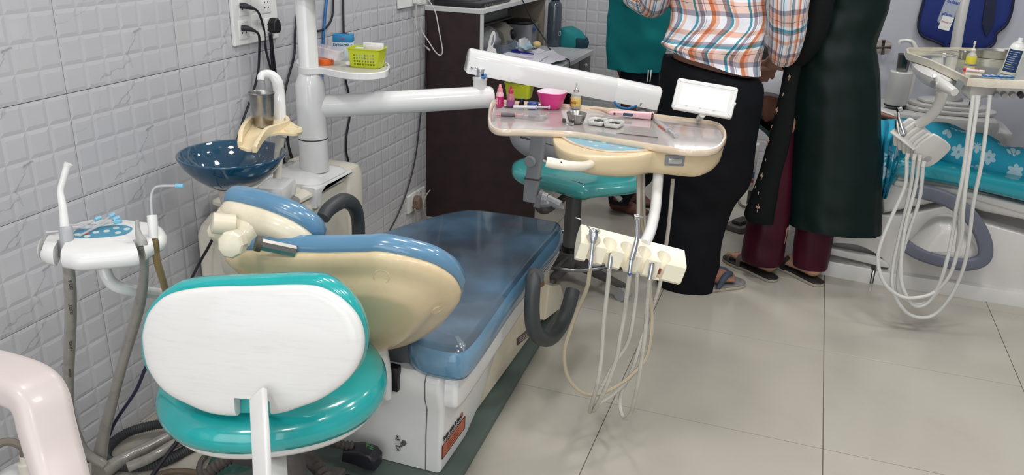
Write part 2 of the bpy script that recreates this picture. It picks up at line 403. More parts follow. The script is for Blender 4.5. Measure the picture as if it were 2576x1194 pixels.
# things kept in the desk
clearish = mat('cloudy polythene', (.75, .77, .8), .25, alpha=.55)
t = tag(obj('box', bx(.03, .20, 2.12, 2.46, .895, .935, .003), mat('olive grey carton', rgb(92, 96, 92), .6)), 'flat grey-green carton under the desk shelf', 'box')
obj('shelf_bracket', bx(.03, .22, 2.10, 2.50, .888, .894, .001), mat('dark bracket', rgb(30, 26, 26), .6), desk, 0)
for a, b in ((.03, 2.10), (.03, 2.48)): obj('shelf_support', bx(a, a+.02, b, b+.02, .7225, .888, .001), mat('dark bracket', rgb(30, 26, 26), .6), desk, 0)
# sealing machine
Fm = fr((.13, 2.36, .7225))
t = thing('sealing_machine', 'beige sealing machine with black dial at the back of the desk', 'machine', (.14, 2.5, .7225))
q = at(1292, 78, 0, .2)
body = loft([[V(((.13+dx*w), 2.44+s, .723+h*(.5+dx*0.5) if 0 else .723+hh)) for dx, hh in ((-.07, .0), (.06, .0), (.075, h*.35), (.06, h*.8), (.02, h), (-.06, h))] for s, w, h in ((0, .9, .115), (.05, 1, .135), (.13, 1, .13), (.17, .85, .1))])
for v_ in body.v: v_.z += 0
obj('body', body, mat('dusty beige machine plastic', rgb(168, 162, 148), .4), t, 60)
obj('dial', lathe(fr((.2, 2.54, .80), (0, 1, 0), (-.3, 0, 1)), [(.026, -.004), (.026, .006), (.02, .012), (.008, .012)], 24), black, t)
t = tag(obj('plastic_bag', sph((.14, 2.31, .80), 1, 16, (.07, .09, .06)), clearish), 'crumpled clear plastic bag beside the sealing machine', 'bag')
for v_ in t.data.vertices: v_.co += V((random.uniform(-1, 1), random.uniform(-1, 1), random.uniform(-1, 1)))*.008
t = tag(obj('storage_tub', pad(fr((.16, 2.42, .7225)), rrect(.12, .18, .02), [(-.01, 0), (0, .004), (.004, .055), (.008, .057), (.004, .059), (-.004, .055), (-.008, .01)], c1=True), mat('bluish clear tub', rgb(120, 130, 145), .15, alpha=.6)), 'low bluish clear tub in front of the plastic bag', 'tub')
t.location.x = .03; t.location.y = -.04
# container with lid
t = thing('food_container', 'clear film-wrapped container with black round lid at the shelf end', 'container', (.17, 2.76, .7225))
obj('body', pad(fr((.16, 2.76, .7225)), rrect(.17, .15, .03), [(-.008, 0), (0, .004), (.006, .105), (.008, .11)]), mat('hazy container', rgb(150, 152, 158), .15, alpha=.8), t)
obj('blue_tape', bx(.2535, .2555, 2.70, 2.74, .80, .822, .0005), mat('blue tape', rgb(50, 80, 140), .4), t)
obj('lid', lathe(fr((.16, 2.755, .8335)), [(.080, 0), (.085, .006), (.082, .014), (.07, .017), (.0, .018)], 32), black, t)
c = tag(obj('pill_box', bx(.258, .27, 2.46, 2.54, .7225, .79, .002), white), 'small white medicine carton standing by the lidded container', 'box')
c = tag(obj('card_holder', bx(.262, .272, 2.545, 2.575, .7225, .782, .004), mat('pale card', rgb(190, 190, 196), .4)), 'pale rounded card holder right of the medicine carton', 'card holder')
# white cut-out with an ear, black dot eye
Fr_ = fr((.285, 2.0, .7225), (.3, 1, 0), (0, 0, 1))
t = thing('paper_figure', 'white card cut-out with one pointed ear and a black dot eye', 'ornament', Fr_[0])
obj('body', pad(Fr_, sm2([(-.03, 0), (.04, 0), (.05, .04), (.042, .075), (.02, .09), (.036, .12), (.034, .15), (.018, .155), (-.004, .12), (-.014, .085), (-.03, .06)]), [(0, -.002), (0, .002)]), white, t)
obj('ear', pad(Fr_, sm2([(.004, .10), (.02, .105), (.026, .135), (.02, .14)]), [(0, .0021), (0, .0031)]), grey, t)
obj('eye', pad(Fr_, ell(.004, n=12, cx=.026, cy=.062), [(0, .0021), (0, .0031)]), black, t)
# papers, pen, mask
paper = mat('printed paper', rgb(222, 220, 230), .7, noise=.1, nscale=60)
PL = ['topmost printed sheet, under the blue pen', 'printed sheet fanned out below the top sheet', 'sheet sticking out towards the worktop front', 'sheet turned askew at the right of the pile', 'creased sheet at the bottom of the paper pile', 'sheet with its corner raised beside the water bottle']
for k, (x, y, a) in enumerate(((.36, 2.20, .1), (.38, 2.17, .25), (.42, 2.24, -.12), (.40, 2.33, .5), (.37, 2.13, -.3), (.36, 2.40, .8))):
    z = .7232+.0042*(5-k); Fq = fr((x, y, z), (math.cos(a), math.sin(a), 0), (-math.sin(a), math.cos(a), 0))
    g = MB(); n = 6
    vs = [P(Fq, -.105+.21*i/n, -.145+.29*j/n, .0012*math.sin(i*1.3+j+k)+(.014*max(0, i/n-.7)/.3 if k in (3, 5) else 0)) for j in range(n+1) for i in range(n+1)]
    fs = [[j*7+i, j*7+i+1, j*7+i+8, j*7+i+7] for j in range(n) for i in range(n)]
    g.add(vs, fs)
    g.add([v_-V((0, 0, .0006)) for v_ in vs], [f[::-1] for f in fs])
    tag(obj('paper_sheet', g, paper), PL[k], 'paper', 'paper sheets on the desk')
ink = mat('faint ink', rgb(150, 130, 150), .7)
t = obj('form_lines', cat(*[bx(.28, .42, 2.09+.016*k, 2.092+.016*k, .7463, .7467, 0) for k in range(9)]), ink, bpy.data.objects['paper_sheet'], 0)
a, b = at(1288, 128, 2, .752), at(1342, 136, 2, .752)
t = thing('pen', 'blue ballpoint pen lying on the top sheet of the pile', 'pen', (a+b)/2-V((0, 0, .004)))
inkb = mat('blue pen plastic', rgb(30, 34, 140), .3)
obj('barrel', tube([a, b], [.0045, .0045, .0035], 10, 2), inkb, t); obj('cap', tube([a, a+(b-a)*.38], .006, 10, 1), inkb, t)
obj('clip', tube([a+V((0, 0, .006)), a+(b-a)*.3+V((0, 0, .007))], .0016, 6, 1), inkb, t)
t = tag(obj('face_mask', MB()), 'x', 'x') if 0 else None
g = MB(); n = 8
Fq = fr(at(1315, 113, 2, .755), (1, .6, 0), (-.4, 1, .1))
vs = [P(Fq, -.05+.1*i/n, -.075+.15*j/n, .008*math.sin(i*1.1)*math.sin(j*.9+1)+.004*math.sin(i*3+j*2)) for j in range(n+1) for i in range(n+1)]
fs = [[j*9+i, j*9+i+1, j*9+i+10, j*9+i+9] for j in range(n) for i in range(n)]
g.add(vs, fs); g.add([v_-V((0, 0, .002)) for v_ in vs], [f[::-1] for f in fs])
tag(obj('face_mask', g, mat('pale blue mask cloth', rgb(150, 178, 190), .8)), 'crumpled pale blue face mask on clear bag by the papers', 'mask')
tag(obj('sponge', sph(at(1350, 112, 2, .745), 1, 14, (.022, .03, .018)), mat('pale yellow sponge', rgb(205, 185, 130), .8, bump=.5)), 'pale yellow round sponge beside the blue mask', 'sponge')
# bottle
c = at(1392, 116, 2, .7225); Fb = fr(c)
t = thing('water_bottle', 'tall smoked grey water bottle standing at the desk shelf end', 'bottle', c)
smoke = mat('smoked bottle plastic', rgb(62, 72, 84), .12, trans=.0, alpha=.82, coat=.5)
obj('body', lathe(Fb, [(.030, 0), (.036, .004), (.037, .02), (.037, .20), (.034, .215), (.024, .23)], 28), smoke, t)
obj('neck', lathe(Fb, [(.022, .215), (.022, .27), (.03, .275), (.032, .33), (.02, .335)], 24), black, t)
obj('strap_ring', tube([c+V((.037+.006*math.cos(k), -.02, .06+.012*math.sin(k)+.01)) for k in [i*math.pi/5 for i in range(10)]], .002, 6, 2, True), chrome, t)
# teal cap seen over the far end of the worktop
c = at(1440, 100, 1, 2.9)
t = thing('cloth_cap', 'teal cloth surgical cap with dark band beyond the water bottle', 'cap', c)
obj('crown', loft([ring(c+V((-.03, 0, z)), rx, .09, n=24) for z, rx in ((-.03, .105), (-.01, .11), (.02, .10), (.045, .075), (.06, .03))]), mat('teal cotton', rgb(12, 118, 122), .8, noise=.1), t)
obj('band', loft([ring(c+V((.045, 0, z)), rx, .07, n=24) for z, rx in ((-.035, .04), (-.01, .045), (.01, .035), (.02, .01))]), mat('dark teal band', rgb(10, 50, 66), .8), t)
obj('stool_top', lathe(fr(c+V((-.01, 0, -.06))), [(.12, 0), (.13, .015), (.12, .03)], 28), black, t) if 0 else None
# cable over the desk
tag(obj('laptop_cable', tube([(.262, 2.42, 1.003), (.285, 2.44, .97), at(1338, 50, 0, .31), at(1368, 95, 0, .40), at(1385, 126, 2, .728), at(1412, 142, 2, .728), at(1428, 150, 2, .728), at(1433, 165, 0, .572), (.572, 2.33, .5), (.572, 2.25, .2)], .0032, 8), blackcable), 'thin black cable hanging from the laptop across the worktop', 'cable')
# ------------------------------------------------------------------ blue dental chair
ch = thing('dental_chair', 'blue upholstered dental chair with cream shell back and white base in front', 'dental chair', (.68, .5, 0))
gpl = mat('grey green base plate paint', rgb(92, 106, 100), .5, noise=.15, nscale=12)
obj('base_plate', pad(fr((0, 0, 0)), [(.40, -.26), (.958, -.26), (.936, .187), (.915, .65), (.893, 1.17), (.44, 1.17), (.38, -.24)], rnd(.03, .006)), gpl, ch)
YZ = lambda x: fr((x, 0, 0), (0, 1, 0), (0, 0, 1))
def yz(u, v, x): q = at(u, v, 0, x); return (q.y, q.z)
A = yz(1102, 1180, .885)
side = [(A[0], .032), yz(1104, 1100, .885), yz(1107, 1036, .885), (.130, .24), (.130, .285), (.142, .308), (.17, .314), (.52, .314), yz(1242, 890, .885), yz(1201, 1018, .885), yz(1165, 1100, .885)]
obj('motor_housing', pad(YZ(.475), side, rnd(.418, .014, n=5)), white, ch)
obj('housing_seam', pad(YZ(at(1068, 1075, 1, A[0]).x), side, [(.0008, 0), (.0008, .003)]), mat('seam', rgb(110, 108, 106), .6), ch)
obj('pedestal', pad(YZ(.52), [(.40, .031), (1.06, .031), (1.12, .08), (1.10, .24), (1.02, .31), (.46, .31), (.42, .2)], rnd(.355, .02, n=4)), cream, ch)
q = [yz(1300, 852, .876), yz(1301, 868, .876), yz(1337, 838, .876), yz(1334, 822, .876)]
nm = obj('name_plate', pad(YZ(.8755), q, [(0, 0), (0, .002)]), mat('brown plate', rgb(90, 66, 58), .4), ch, 0)
for k in range(3):
    y0, z0 = q[0][0]*.5+q[1][0]*.5+.01, q[0][1]-.007-.006*k
    obj('print_line', pad(YZ(.8776), [(q[0][0]+.02, q[1][1]+.006+.006*k), (q[2][0]-.02, q[2][1]+.004+.006*k), (q[2][0]-.02, q[2][1]+.0055+.006*k), (q[0][0]+.02, q[1][1]+.0075+.006*k)], [(0, 0), (0, .0006)]), edge, nm, 0)
# white skirt carrying the seat
sk = [(.155, .215), (.150, .25), (.16, .30), (.2, .312), (.6, .312), (1.0, .325), (1.03, .31), (1.0, .29), (.78, .262), (.5, .235), (.30, .21), (.2, .205)]
obj('seat_frame', pad(YZ(.42), sm2(sk, 3), rnd(.505, .012)), gwhite, ch)
# seat cushion follows a slightly sloping plane
Fc = fr((0, 0, .308), (1, 0, 0), (0, 1, .004))
so = sm2([(.925, 1.03), (.932, .8), (.94, .5), (.952, .3), (.956, .17), (.94, .13), (.90, .12), (.84, .125), (.80, .155), (.77, .22), (.70, .25), (.50, .25), (.46, .22), (.42, .14), (.36, .13), (.35, .25), (.36, .5), (.40, .72), (.48, .92), (.55, 1.03), (.62, 1.07), (.86, 1.075)], 5)
obj('seat_cushion', pad(Fc, so, [(-.02, 0), (-.004, .004), (.004, .02), (.006, .045), (.003, .064), (-.004, .078), (-.010, .0848), (-.015, .0882), (-.019, .0896), (-.021, .0900)], split=True), blue, ch, 60)
film = mat('smoky protective film', rgb(64, 58, 66), .14, alpha=.4, coat=.6, bump=.12, bscale=14, noise=.3, nscale=6, anoise=(3.2, .12, .72))
obj('plastic_cover', pad(Fc, so, [(-.004, .0795), (-.010, .0862), (-.0155, .0900), (-.0195, .0914), (-.021, .0918)], c0=False, split=True), film, ch, 60)
bag = mat('clear shrink bag', (.75, .85, .9), .08, alpha=.07, coat=1, bump=.5, bscale=22)
obj('corner_bag', pad(Fc, sm2([(.957, .44), (.960, .16), (.94, .128), (.88, .112), (.82, .13), (.77, .2), (.77, .27), (.84, .42)], 4), [(0, .02), (.002, .05), (-.004, .082), (-.02, .0945), (-.02, .0955, .6)], c0=False), bag, ch, 60)
obj('side_gusset', loft([ring((.745, .21, z), .075, .055, n=20, p=3) for z in (.25, .30, .35, .395, .40)]), mat('charcoal boot', rgb(86, 90, 94), .5), ch)
obj('back_bracket', tube([at(975, 1000, 1, .105), at(968, 940, 1, .10), at(955, 880, 1, .09), at(940, 830, 1, .12)], [.010, .017, .020, .02], 14), gwhite, ch)
obj('hinge_slot', bx(.735, .782, .117, .14, .25, .318, .003), black, ch)
# backrest
e, ro = .9, .2
L = V((0, -math.cos(e), math.sin(e))); Nn = V((0, math.sin(e), math.cos(e))); X2 = V((1, 0, 0))*math.cos(ro)+Nn*math.sin(ro)
P0 = V((.72, .12, .38)); FB = fr(P0, X2, L)
bo = sm2([(-.172, .426), (-.10, .430), (-.03, .421), (.03, .4165), (.08, .4165), (.12, .4165), (.156, .417), (.207, .396), (.253, .363), (.278, .318), (.283, .277), (.278, .247), (.257, .199), (.178, .086), (.088, .004), (.011, -.024), (-.03, -.013), (-.09, .05), (-.15, .15), (-.178, .24), (-.176, .33), (-.178, .38)], 4)
bk = obj('backrest_shell', pad(FB, bo, [(-.03, -.02), (-.002, -.004), (.002, .004), (-.002, .014), (-.018, .024), (-.03, .028), (-.034, .034, .96), (-.034, .042, .9), (-.034, .060, .80), (-.034, .066, .7), (-.034, .066, .35)], c0=False), tan, ch, 60)
obj('backrest_cushion', pad(FB, bo, [(-.03, -.056), (-.012, -.052), (.002, -.042), (.007, -.03), (.008, -.018), (.003, -.006), (-.006, -.003)]), blue, ch, 60)
for u, v in ((960, 695), (1100, 778)):
    Fh = hit(bk, u, v)
    obj('screw_cap', lathe(Fh, [(.0165, -.01), (.0165, .0010), (.0152, .0018), (.0148, .0004), (.0, .0004)], 24), tan, bk)
# headrest and its joint
Hc = dp(680, 561, 1.73); eh = .95
Lh = V((0, -math.cos(eh), math.sin(eh))); FH = fr(Hc, (1, .02, -.115), Lh)
ho = sm2([(a*.83, b*.80) for a, b in [(-.118, .05), (-.08, .066), (0, .068), (.07, .052), (.118, .012), (.126, -.03), (.10, -.062), (.04, -.062), (-.05, -.052), (-.108, -.03), (-.126, .01)]], 5)
obj('headrest_cushion', pad(FH, ho, [(-.02, -.050), (-.006, -.045), (.004, -.034), (.007, -.020), (.002, -.006), (-.006, -.002)]), blue, ch, 60)
hs = obj('headrest_shell', pad(FH, ho, [(-.006, -.004), (-.001, .003), (-.002, .016), (-.006, .03, .98), (-.014, .042, .9), (-.02, .046, .6)]), cream, ch, 60)
obj('headrest_block', pad(FH, sm2([(a*.85, b*.85) for a, b in [(-.115, .045), (-.02, .050), (.005, .02), (.02, -.058), (-.01, -.072), (-.10, -.058), (-.118, 0)]], 3), [(0, .01), (.002, .04), (-.004, .072), (-.014, .08)]), cream, ch, 60)
a, b = dp(532, 560, 1.66), dp(590, 566, 1.68)
obj('pivot_drum', tube([a, a+(b-a)*.04, b], [.014, .0215, .022], 20, 1), cream, ch)
a, b = dp(540, 606, 1.70), dp(612, 622, 1.72)
ax = (b-a).normalized(); Fk = fr(a, V((0, 0, 1))-ax*ax.z, ax.cross(V((0, 0, 1))))
kd = (dp(575, 602, 1.69)-dp(600, 630, 1.73))
Fk = fr(dp(583, 614, 1.585), (.2, .1, 1), (1, .25, -.2)); Fk = (Fk[0], Fk[1], Fk[2], Fk[1].cross(Fk[2]))
oct_ = [(0.025*math.cos(math.pi*2*k/9), .027*math.sin(math.pi*2*k/9)) for k in range(9)]
nrm = (CAM-Fk[0]); nrm = V((.35, -.9, .25)).normalized(); Fk = fr(Fk[0]-nrm*.03, nrm.cross(V((0, 0, 1))), V((0, 0, 1))-nrm*nrm.z)
if Fk[3].dot(nrm) < 0: Fk = (Fk[0], -Fk[1], Fk[2], -Fk[3])
obj('adjusting_knob', pad(Fk, oct_, [(-.008, 0), (0, .006), (0, .038), (-.003, .043), (-.008, .045)]), cream, ch, 25)
obj('neck_block', box((0, 0, 0), (.16, .06, .05), .015, (dp(640, 600, 1.79), FB[1], FB[3], -FB[2])), cream, ch)
a, b = dp(645, 612, 1.63), dp(742, 632, 1.665)
obj('joint_axle', tube([a, b], .0125, 8, 1), mat('worn chrome', (.42, .40, .38), .25, 1), ch, 20)
obj('axle_sleeve', tube([a-(b-a)*.02, a+(b-a)*.12], .0155, 20, 1), mat('brown bush', rgb(80, 76, 66), .5), ch)
obj('slot_pad', box((0, 0, 0), (.05, .03, .02), .006, (dp(742, 634, 1.69), FB[1], FB[3], -FB[2])), black, ch)
# armrests
pts = [at(1345, 683, 0, .985), at(1341, 720, 0, .995), at(1338, 790, 0, 1.0), at(1348, 838, 0, 1.01), at(1380, 852, 0, 1.03), at(1410, 820, 0, 1.03), at(1430, 770, 0, 1.03), at(1441, 730, 0, 1.03)]
ar = obj('armrest', tube(pts, [.019, .021, .022, .022, .022, .023, .023, .023], 18), dkrubber, ch)
obj('pivot_boss', tube([at(1332, 698, 0, .925), at(1350, 695, 0, 1.0)], [.016, .0215], 18, 1), dkrubber, ar)
obj('orange_band', tube([at(1357, 702, 0, .998), at(1359, 716, 0, 1.0)], .0125, 12, 1), mat('rusty scuff', rgb(120, 88, 66), .6), ar)
pts = [at(812, 548, 0, .36), at(828, 525, 0, .36), at(862, 505, 0, .36), at(888, 516, 0, .355), at(900, 550, 0, .35), at(902, 600, 0, .35)]
obj('armrest', tube(pts, [.020, .022, .024, .023, .021, .021], 18), dkrubber, ch)
obj('corner_buffer', lathe(fr(at(1368, 735, 0, .90), (0, 1, 0), (0, 0, 1)), [(.05, -.04), (.055, 0), (.045, .01)], 20), white, ch) if 0 else None
obj('rear_cover', pad(YZ(.84), [yz(1345, 800, .86), yz(1390, 768, .86), yz(1392, 735, .86), yz(1385, 712, .86), yz(1355, 712, .86)], rnd(.06, .008)), cream, ch)
# switch, stickers on the motor housing
FX = fr((0, A[0]-.0006, 0), (1, 0, 0), (0, 0, 1))   # front face, normal towards the viewer
def fxz(u, v): q = at(u, v, 1, A[0]); return q.x, q.z
x, z = fxz(1016, 1113)
obj('toggle_nut', lathe((V((x, A[0], z)), V((1, 0, 0)), V((0, 0, 1)), V((0, -1, 0))), [(.0075, 0), (.0075, .004), (.004, .005), (.003, .016)], 6), dgrey, ch, 20)
x, z = fxz(1001, 1115)
sw = obj('switch_label', pad((V((x, A[0], z)), V((1, 0, 0)), V((0, 0, 1)), V((0, -1, 0))), rrect(.013, .046, .002), [(0, 0), (0, .0006)]), edge, ch, 0)
Ft = (V((x, A[0]-.0008, z+.012)), V((1, 0, 0)), V((0, 0, 1)), V((0, -1, 0)))
obj('on_off_print', cat(text_mb('OFF', .007, Ft, True), text_mb('ON', .007, (V((x, A[0]-.0008, z-.008)), V((1, 0, 0)), V((0, 0, 1)), V((0, -1, 0))), True), text_mb('X', .010, (V((x, A[0]-.0008, z+.020)),)+Ft[1:], True), text_mb('X', .010, (V((x, A[0]-.0008, z-.018)),)+Ft[1:], True)), black, sw, 0, kind='stuff')
# blue ring logo stroke
x, z = fxz(905, 1050); lg = mat('logo blue', rgb(20, 100, 175), .3)
arc = lambda r0, r1, a0, a1, n=10: [(r1*math.cos(a0+(a1-a0)*k/n), r1*math.sin(a0+(a1-a0)*k/n)) for k in range(n+1)]+[(r0*math.cos(a1-(a1-a0)*k/n), r0*math.sin(a1-(a1-a0)*k/n)) for k in range(n+1)]
FL = (V((x+.008, A[0], z+.008)), V((1, 0, 0)), V((0, 0, 1)), V((0, -1, 0)))
obj('logo_letter', cat(pad(FL, arc(.008, .0125, math.radians(165), math.radians(285)), [(0, 0), (0, .0008)]), pad((FL[0]+V((0, 0, .028)),)+FL[1:], [(-.01, -.002), (.006, -.002), (.006, .002), (-.01, .002)], [(0, 0), (0, .0008)])), lg, ch, 0, kind='stuff')
# orange sticker on the side face
def sx(u, v): q = at(u, v, 0, .8945); return (q.y, q.z)
st = [sx(1112, 1155), sx(1113, 1122), sx(1170, 1046), sx(1169, 1076)]
ors = mat('orange sticker', rgb(190, 104, 78), .4)
o_ = obj('warning_sticker', pad(YZ(.8932), st, [(0, 0), (0, .0012)]), ors, ch, 0)
dy = V((0, st[2][0]-st[1][0], st[2][1]-st[1][1])).normalized(); up = V((0, 0, 1)); up = (up-dy*up.dot(dy)).normalized()
mid = V((.8950, (sx(1118, 1100)[0]+sx(1158, 1050)[0])/2, (sx(1118, 1100)[1]+sx(1158, 1050)[1])/2))
FT = (mid, dy, up, dy.cross(up))
obj('sticker_headline', text_mb('Smile with & Sure', .016, FT, True), black, o_, 0, kind='stuff')
obj('sticker_rule', pad((mid-up*.009, dy, up, dy.cross(up)), [(-.055, -.001), (.055, -.001), (.055, .0008), (-.055, .0008)], [(0, 0), (0, .0006)]), black, o_, 0)
dk = mat('dark orange print', rgb(120, 60, 48), .5)
for k in range(3):
    c = V((.8946, sum(p[0] for p in st)/4, sum(p[1] for p in st)/4))+up*(.006-.007*k)
    obj('sticker_text', pad((c, dy, up, dy.cross(up)), [(-.04, -.0008), (.035, -.0008), (.035, .0008), (-.04, .0008)], [(0, 0), (0, .0004)]), dk, o_, 0)
obj('round_seal', pad((V((.8938,)+sx(1162, 1044)), dy, up, dy.cross(up)), ell(.0085, n=20), [(0, 0), (0, .001)]), ors, o_, 0)
obj('sticker_border', cat(*[tube([V((.8945,)+st[i]), V((.8945,)+st[(i+1) % 4])], .0009, 4, 1) for i in range(4)]), black, o_, 0, kind='stuff')
# ------------------------------------------------------------------ dental unit beside the blue chair: cabinet, post, arms
def boolean(base, cuts, op='DIFFERENCE'):
    a = obj('ba', base); 
    os_ = []
    for c in cuts:
        b = obj('bb', c); os_.append(b); md = a.modifiers.new('b', 'BOOLEAN'); md.object = b; md.operation = op; md.solver = 'EXACT'
    dg = bpy.context.evaluated_depsgraph_get(); dg.update(); me = a.evaluated_get(dg).to_mesh(); r = MB()
    r.add([v.co.copy() for v in me.vertices], [list(p.vertices) for p in me.polygons])
    for o in os_+[a]: bpy.data.objects.remove(o)
    return r
def beam(a, b, out, prof=None, up=(0, 0, 1)):
    a, b = V(a), V(b); d = (b-a); Lg = d.length; d.normalize(); s = V(up).cross(d).normalized(); F = (a, s, d.cross(s), d)
    return pad(F, out, prof or [(0, 0), (0, Lg)])
un = thing('dental_unit', 'cream dental unit cabinet with tall white post and swing arms by the tiled wall', 'dental unit', (.17, .62, 0))
obj('cabinet', bx(.02, .25, .42, .87, 0, .535, .03), ivory, un)
obj('cabinet_front', pad(YZ(.03), [(.33, .30), (.33, .47), (.35, .50), (.419, .52), (.419, .30)], rnd(.22, .02)), ivory, un)
obj('back_housing', bx(.004, .27, .80, .90, 0, .575, .035), ivory, un)
obj('cabinet_lid', pad(fr((0, 0, .536)), rrect(.235, .40, .03, cx=.137, cy=.61), [(-.004, 0), (0, .004), (-.002, .012), (-.02, .02), (-.03, .022)]), ivory, un)
obj('post_saddle', pad(fr((0, 0, .556)), rrect(.22, .21, .04, cx=.15, cy=.715), [(0, 0), (0, .012), (-.015, .022), (-.03, .026, .95), (-.03, .034, .62), (-.03, .036, .5)]), gwhite, un)
obj('saddle_flap', pad(YZ(.21), [(.60, .50), (.60, .565), (.82, .565), (.82, .55), (.66, .55), (.64, .54), (.635, .50)], rnd(.055, .008)), gwhite, un)
PX, PY = .192, .715
post = obj('post', lathe(fr((PX, PY, 0)), [(.046, .585), (.046, .686), (.0452, .687), (.0452, .690), (.046, .691), (.0455, .855), (.044, .862), (.031, .893), (.029, .897), (.029, 1.13), (.029, 1.4)], 36), gwhite, un)
obj('post_seam', lathe(fr((PX, PY, 0)), [(.0454, .6865), (.0462, .6875), (.0462, .6895), (.0454, .6905)], 36, False), mat('dark seam', rgb(60, 60, 60), .5), un)
obj('lamp_bracket', cat(bx(PX-.06, PX+.10, PY-.05, PY+.05, 1.112, 1.17, .01), bx(PX+.0, PX+.16, PY-.03, PY+.03, 1.125, 1.15, .008)), ivory, un, kind='stuff')
# tray ring on the post
so_ = [at(u, v, 2, .905) for u, v in [(742, 160), (752, 151), (775, 146), (800, 150), (840, 150), (900, 146), (950, 152), (978, 164), (980, 174), (968, 184), (930, 189), (880, 188), (840, 182), (805, 175), (775, 177), (750, 172)]]
so_ = sm2([(p.x, p.y) for p in so_], 4); Fsf = fr((0, 0, .888))
sh_ = obj('shelf_tray', pad(Fsf, so_, [(-.01, 0), (0, .004), (0, .021), (-.002, .023), (-.006, .023), (-.007, .015), (-.03, .0145)]), gwhite, un)
obj('shelf_mat', pad(Fsf, so_, [(-.009, .0147), (-.01, .0157), (-.03, .0157)]), mat('shelf mat', rgb(190, 186, 178), .3), un)
# swing arms
AZ = .785; E1 = V((.625, 1.03, .80)); S1 = V((PX, PY, AZ))
dd = (E1-S1).normalized(); E1b = E1+dd*.035
obj('lower_arm', tube([S1, S1+(E1-S1)*.5, E1, E1+dd*.03, E1+dd*.043, E1+dd*.048], [.036, .036, .036, .036, .030, .012], 28, 4, flat=(0, 0, 1)), gwhite, un, 50)
obj('pivot_socket', lathe(fr((E1.x, E1.y, E1.z)), [(.022, .0), (.022, .055), (.024, .058), (.024, .066), (.018, .067)], 24), gwhite, un)
obj('pivot_pin', lathe(fr((E1.x, E1.y, E1.z+.066)), [(.015, 0), (.015, .024), (.017, .0245), (.017, .027)], 24), chrome, un)
U0 = at(1175, 151, 1, 1.03); U1 = at(1652, 246, 1, 1.36)
arch = [(a*1.04, b*1.04) for a, b in [(-.030, -.036), (.030, -.036), (.031, .01), (.028, .024), (.018, .034), (.006, .038), (-.006, .038), (-.018, .034), (-.028, .024), (-.031, .01)]]
Lg = (U1-U0).length
ua = obj('upper_arm', beam(U0, U1, arch, [(-.004, 0), (0, .004), (0, Lg*.76), (-.0008, Lg*.762), (0, Lg*.765), (0, Lg), (-.003, Lg), (-.003, Lg-.10)]), gwhite, un, 50)
obj('arm_hollow', beam(U0+(U1-U0)*.86, U0+(U1-U0)*.93, arch, [(-.0035, 0), (-.0035, .02)]), mat('arm inside', rgb(60, 62, 66), .6), un)
for u, v in ((1187, 171), (1199, 173), (1613, 262)):
    o_ = obj('screw', lathe(hit(ua, u, v), [(.0055, 0), (.0055, .002), (.004, .0035), (.002, .001), (.0, .001)], 16), chrome, un)
obj('arm_bracket', cat(beam(U0+(U1-U0)*.9, U1+(U1-U0)*.015, [(-.012, -.05), (.012, -.05), (.012, .03), (-.012, .03)])), steel, un)
obj('support_column', tube([U1-(U1-U0).normalized()*.045, U1-(U1-U0).normalized()*.045-V((0, .02, .06)), V((1.16, 1.16, .745)), V((1.15, .95, .738))], .016, 16, 4), grey, un)
obj('blue_tubing', tube([at(1210, 192, 1, 1.03), at(1218, 196, 1, 1.0), at(1222, 188, 1, 1.03)], .004, 8), mat('blue pneumatic tube', rgb(20, 100, 165), .3), un)
obj('blue_tubing', tube([at(1545, 254, 1, 1.26), at(1556, 268, 1, 1.22), at(1580, 273, 1, 1.22), at(1600, 266, 1, 1.27)], .004, 8), MATS['blue pneumatic tube'], un)
# spittoon
Bc = V((.205, .305, 0)); bz = .742
bg = mat('dark blue glass', rgb(16, 76, 106), .05, coat=1, alpha=.86, spec=.7)
bw = thing('spittoon_bowl', 'dark blue glass spittoon bowl in front of the white post', 'bowl', Bc+V((0, 0, .63)))
pr = [(.03, .653), (.045, .652), (.075, .664), (.105, .688), (.128, .715), (.139, .737), (.1405, .742), (.138, .7445), (.1325, .742), (.123, .720), (.10, .694), (.072, .671), (.045, .660), (.018, .657)]
obj('bowl', lathe(fr((Bc.x, Bc.y, 0)), pr, 64), bg, bw, 70)
obj('drain', lathe(fr((Bc.x, Bc.y, .6575)), [(.018, 0), (.016, .003), (.004, .003)], 20), chrome, bw)
obj('collar', lathe(fr((Bc.x-.005, Bc.y, 0)), [(.032, .60), (.036, .605), (.04, .645), (.046, .650), (.05, .6515)], 24), mat('stained collar', rgb(206, 200, 194), .4, dirt=rgb(96, 52, 44), dscale=30, damt=.8), bw)
ss = thing('bowl_stand', 'white spittoon stand under the blue bowl', 'stand', (.19, .30, .50))
obj('stem', lathe(fr((Bc.x-.005, Bc.y, 0)), [(.036, .50), (.037, .53), (.037, .60), (.035, .604)], 24), gwhite, ss)
obj('arm', beam((Bc.x, Bc.y-.01, .53), (.16, .45, .53), rrect(.06, .04, .01), None), ivory, ss)
obj('drum', tube([(.155, .30, .505), (.20, .26, .505)], .03, 20, 1), ivory, ss) if 0 else None
t = thing('valve_box', 'small white valve box on the unit cabinet right of the blue bowl', 'box', (.20, .47, .56))
obj('box', box((0, 0, .03), (.085, .12, .055), .014, fr((.215, .475, .558), (1, .25, 0), (-.25, 1, 0))), white, t)
obj('base', lathe(fr((.225, .475, .5545)), [(.055, 0), (.057, .004), (.05, .009)], 28), grey, t)
obj('foot_pipe', tube([(.115, .37, 0), (.115, .37, .31)], .017, 20, 1), mat('grey white pipe', rgb(170, 172, 178), .3), un)
obj('link_block', box((0, 0, 0), (.06, .10, .12), .02, fr((.15, .35, .43), (1, .2, 0), (-.2, 1, .2))), ivory, un)
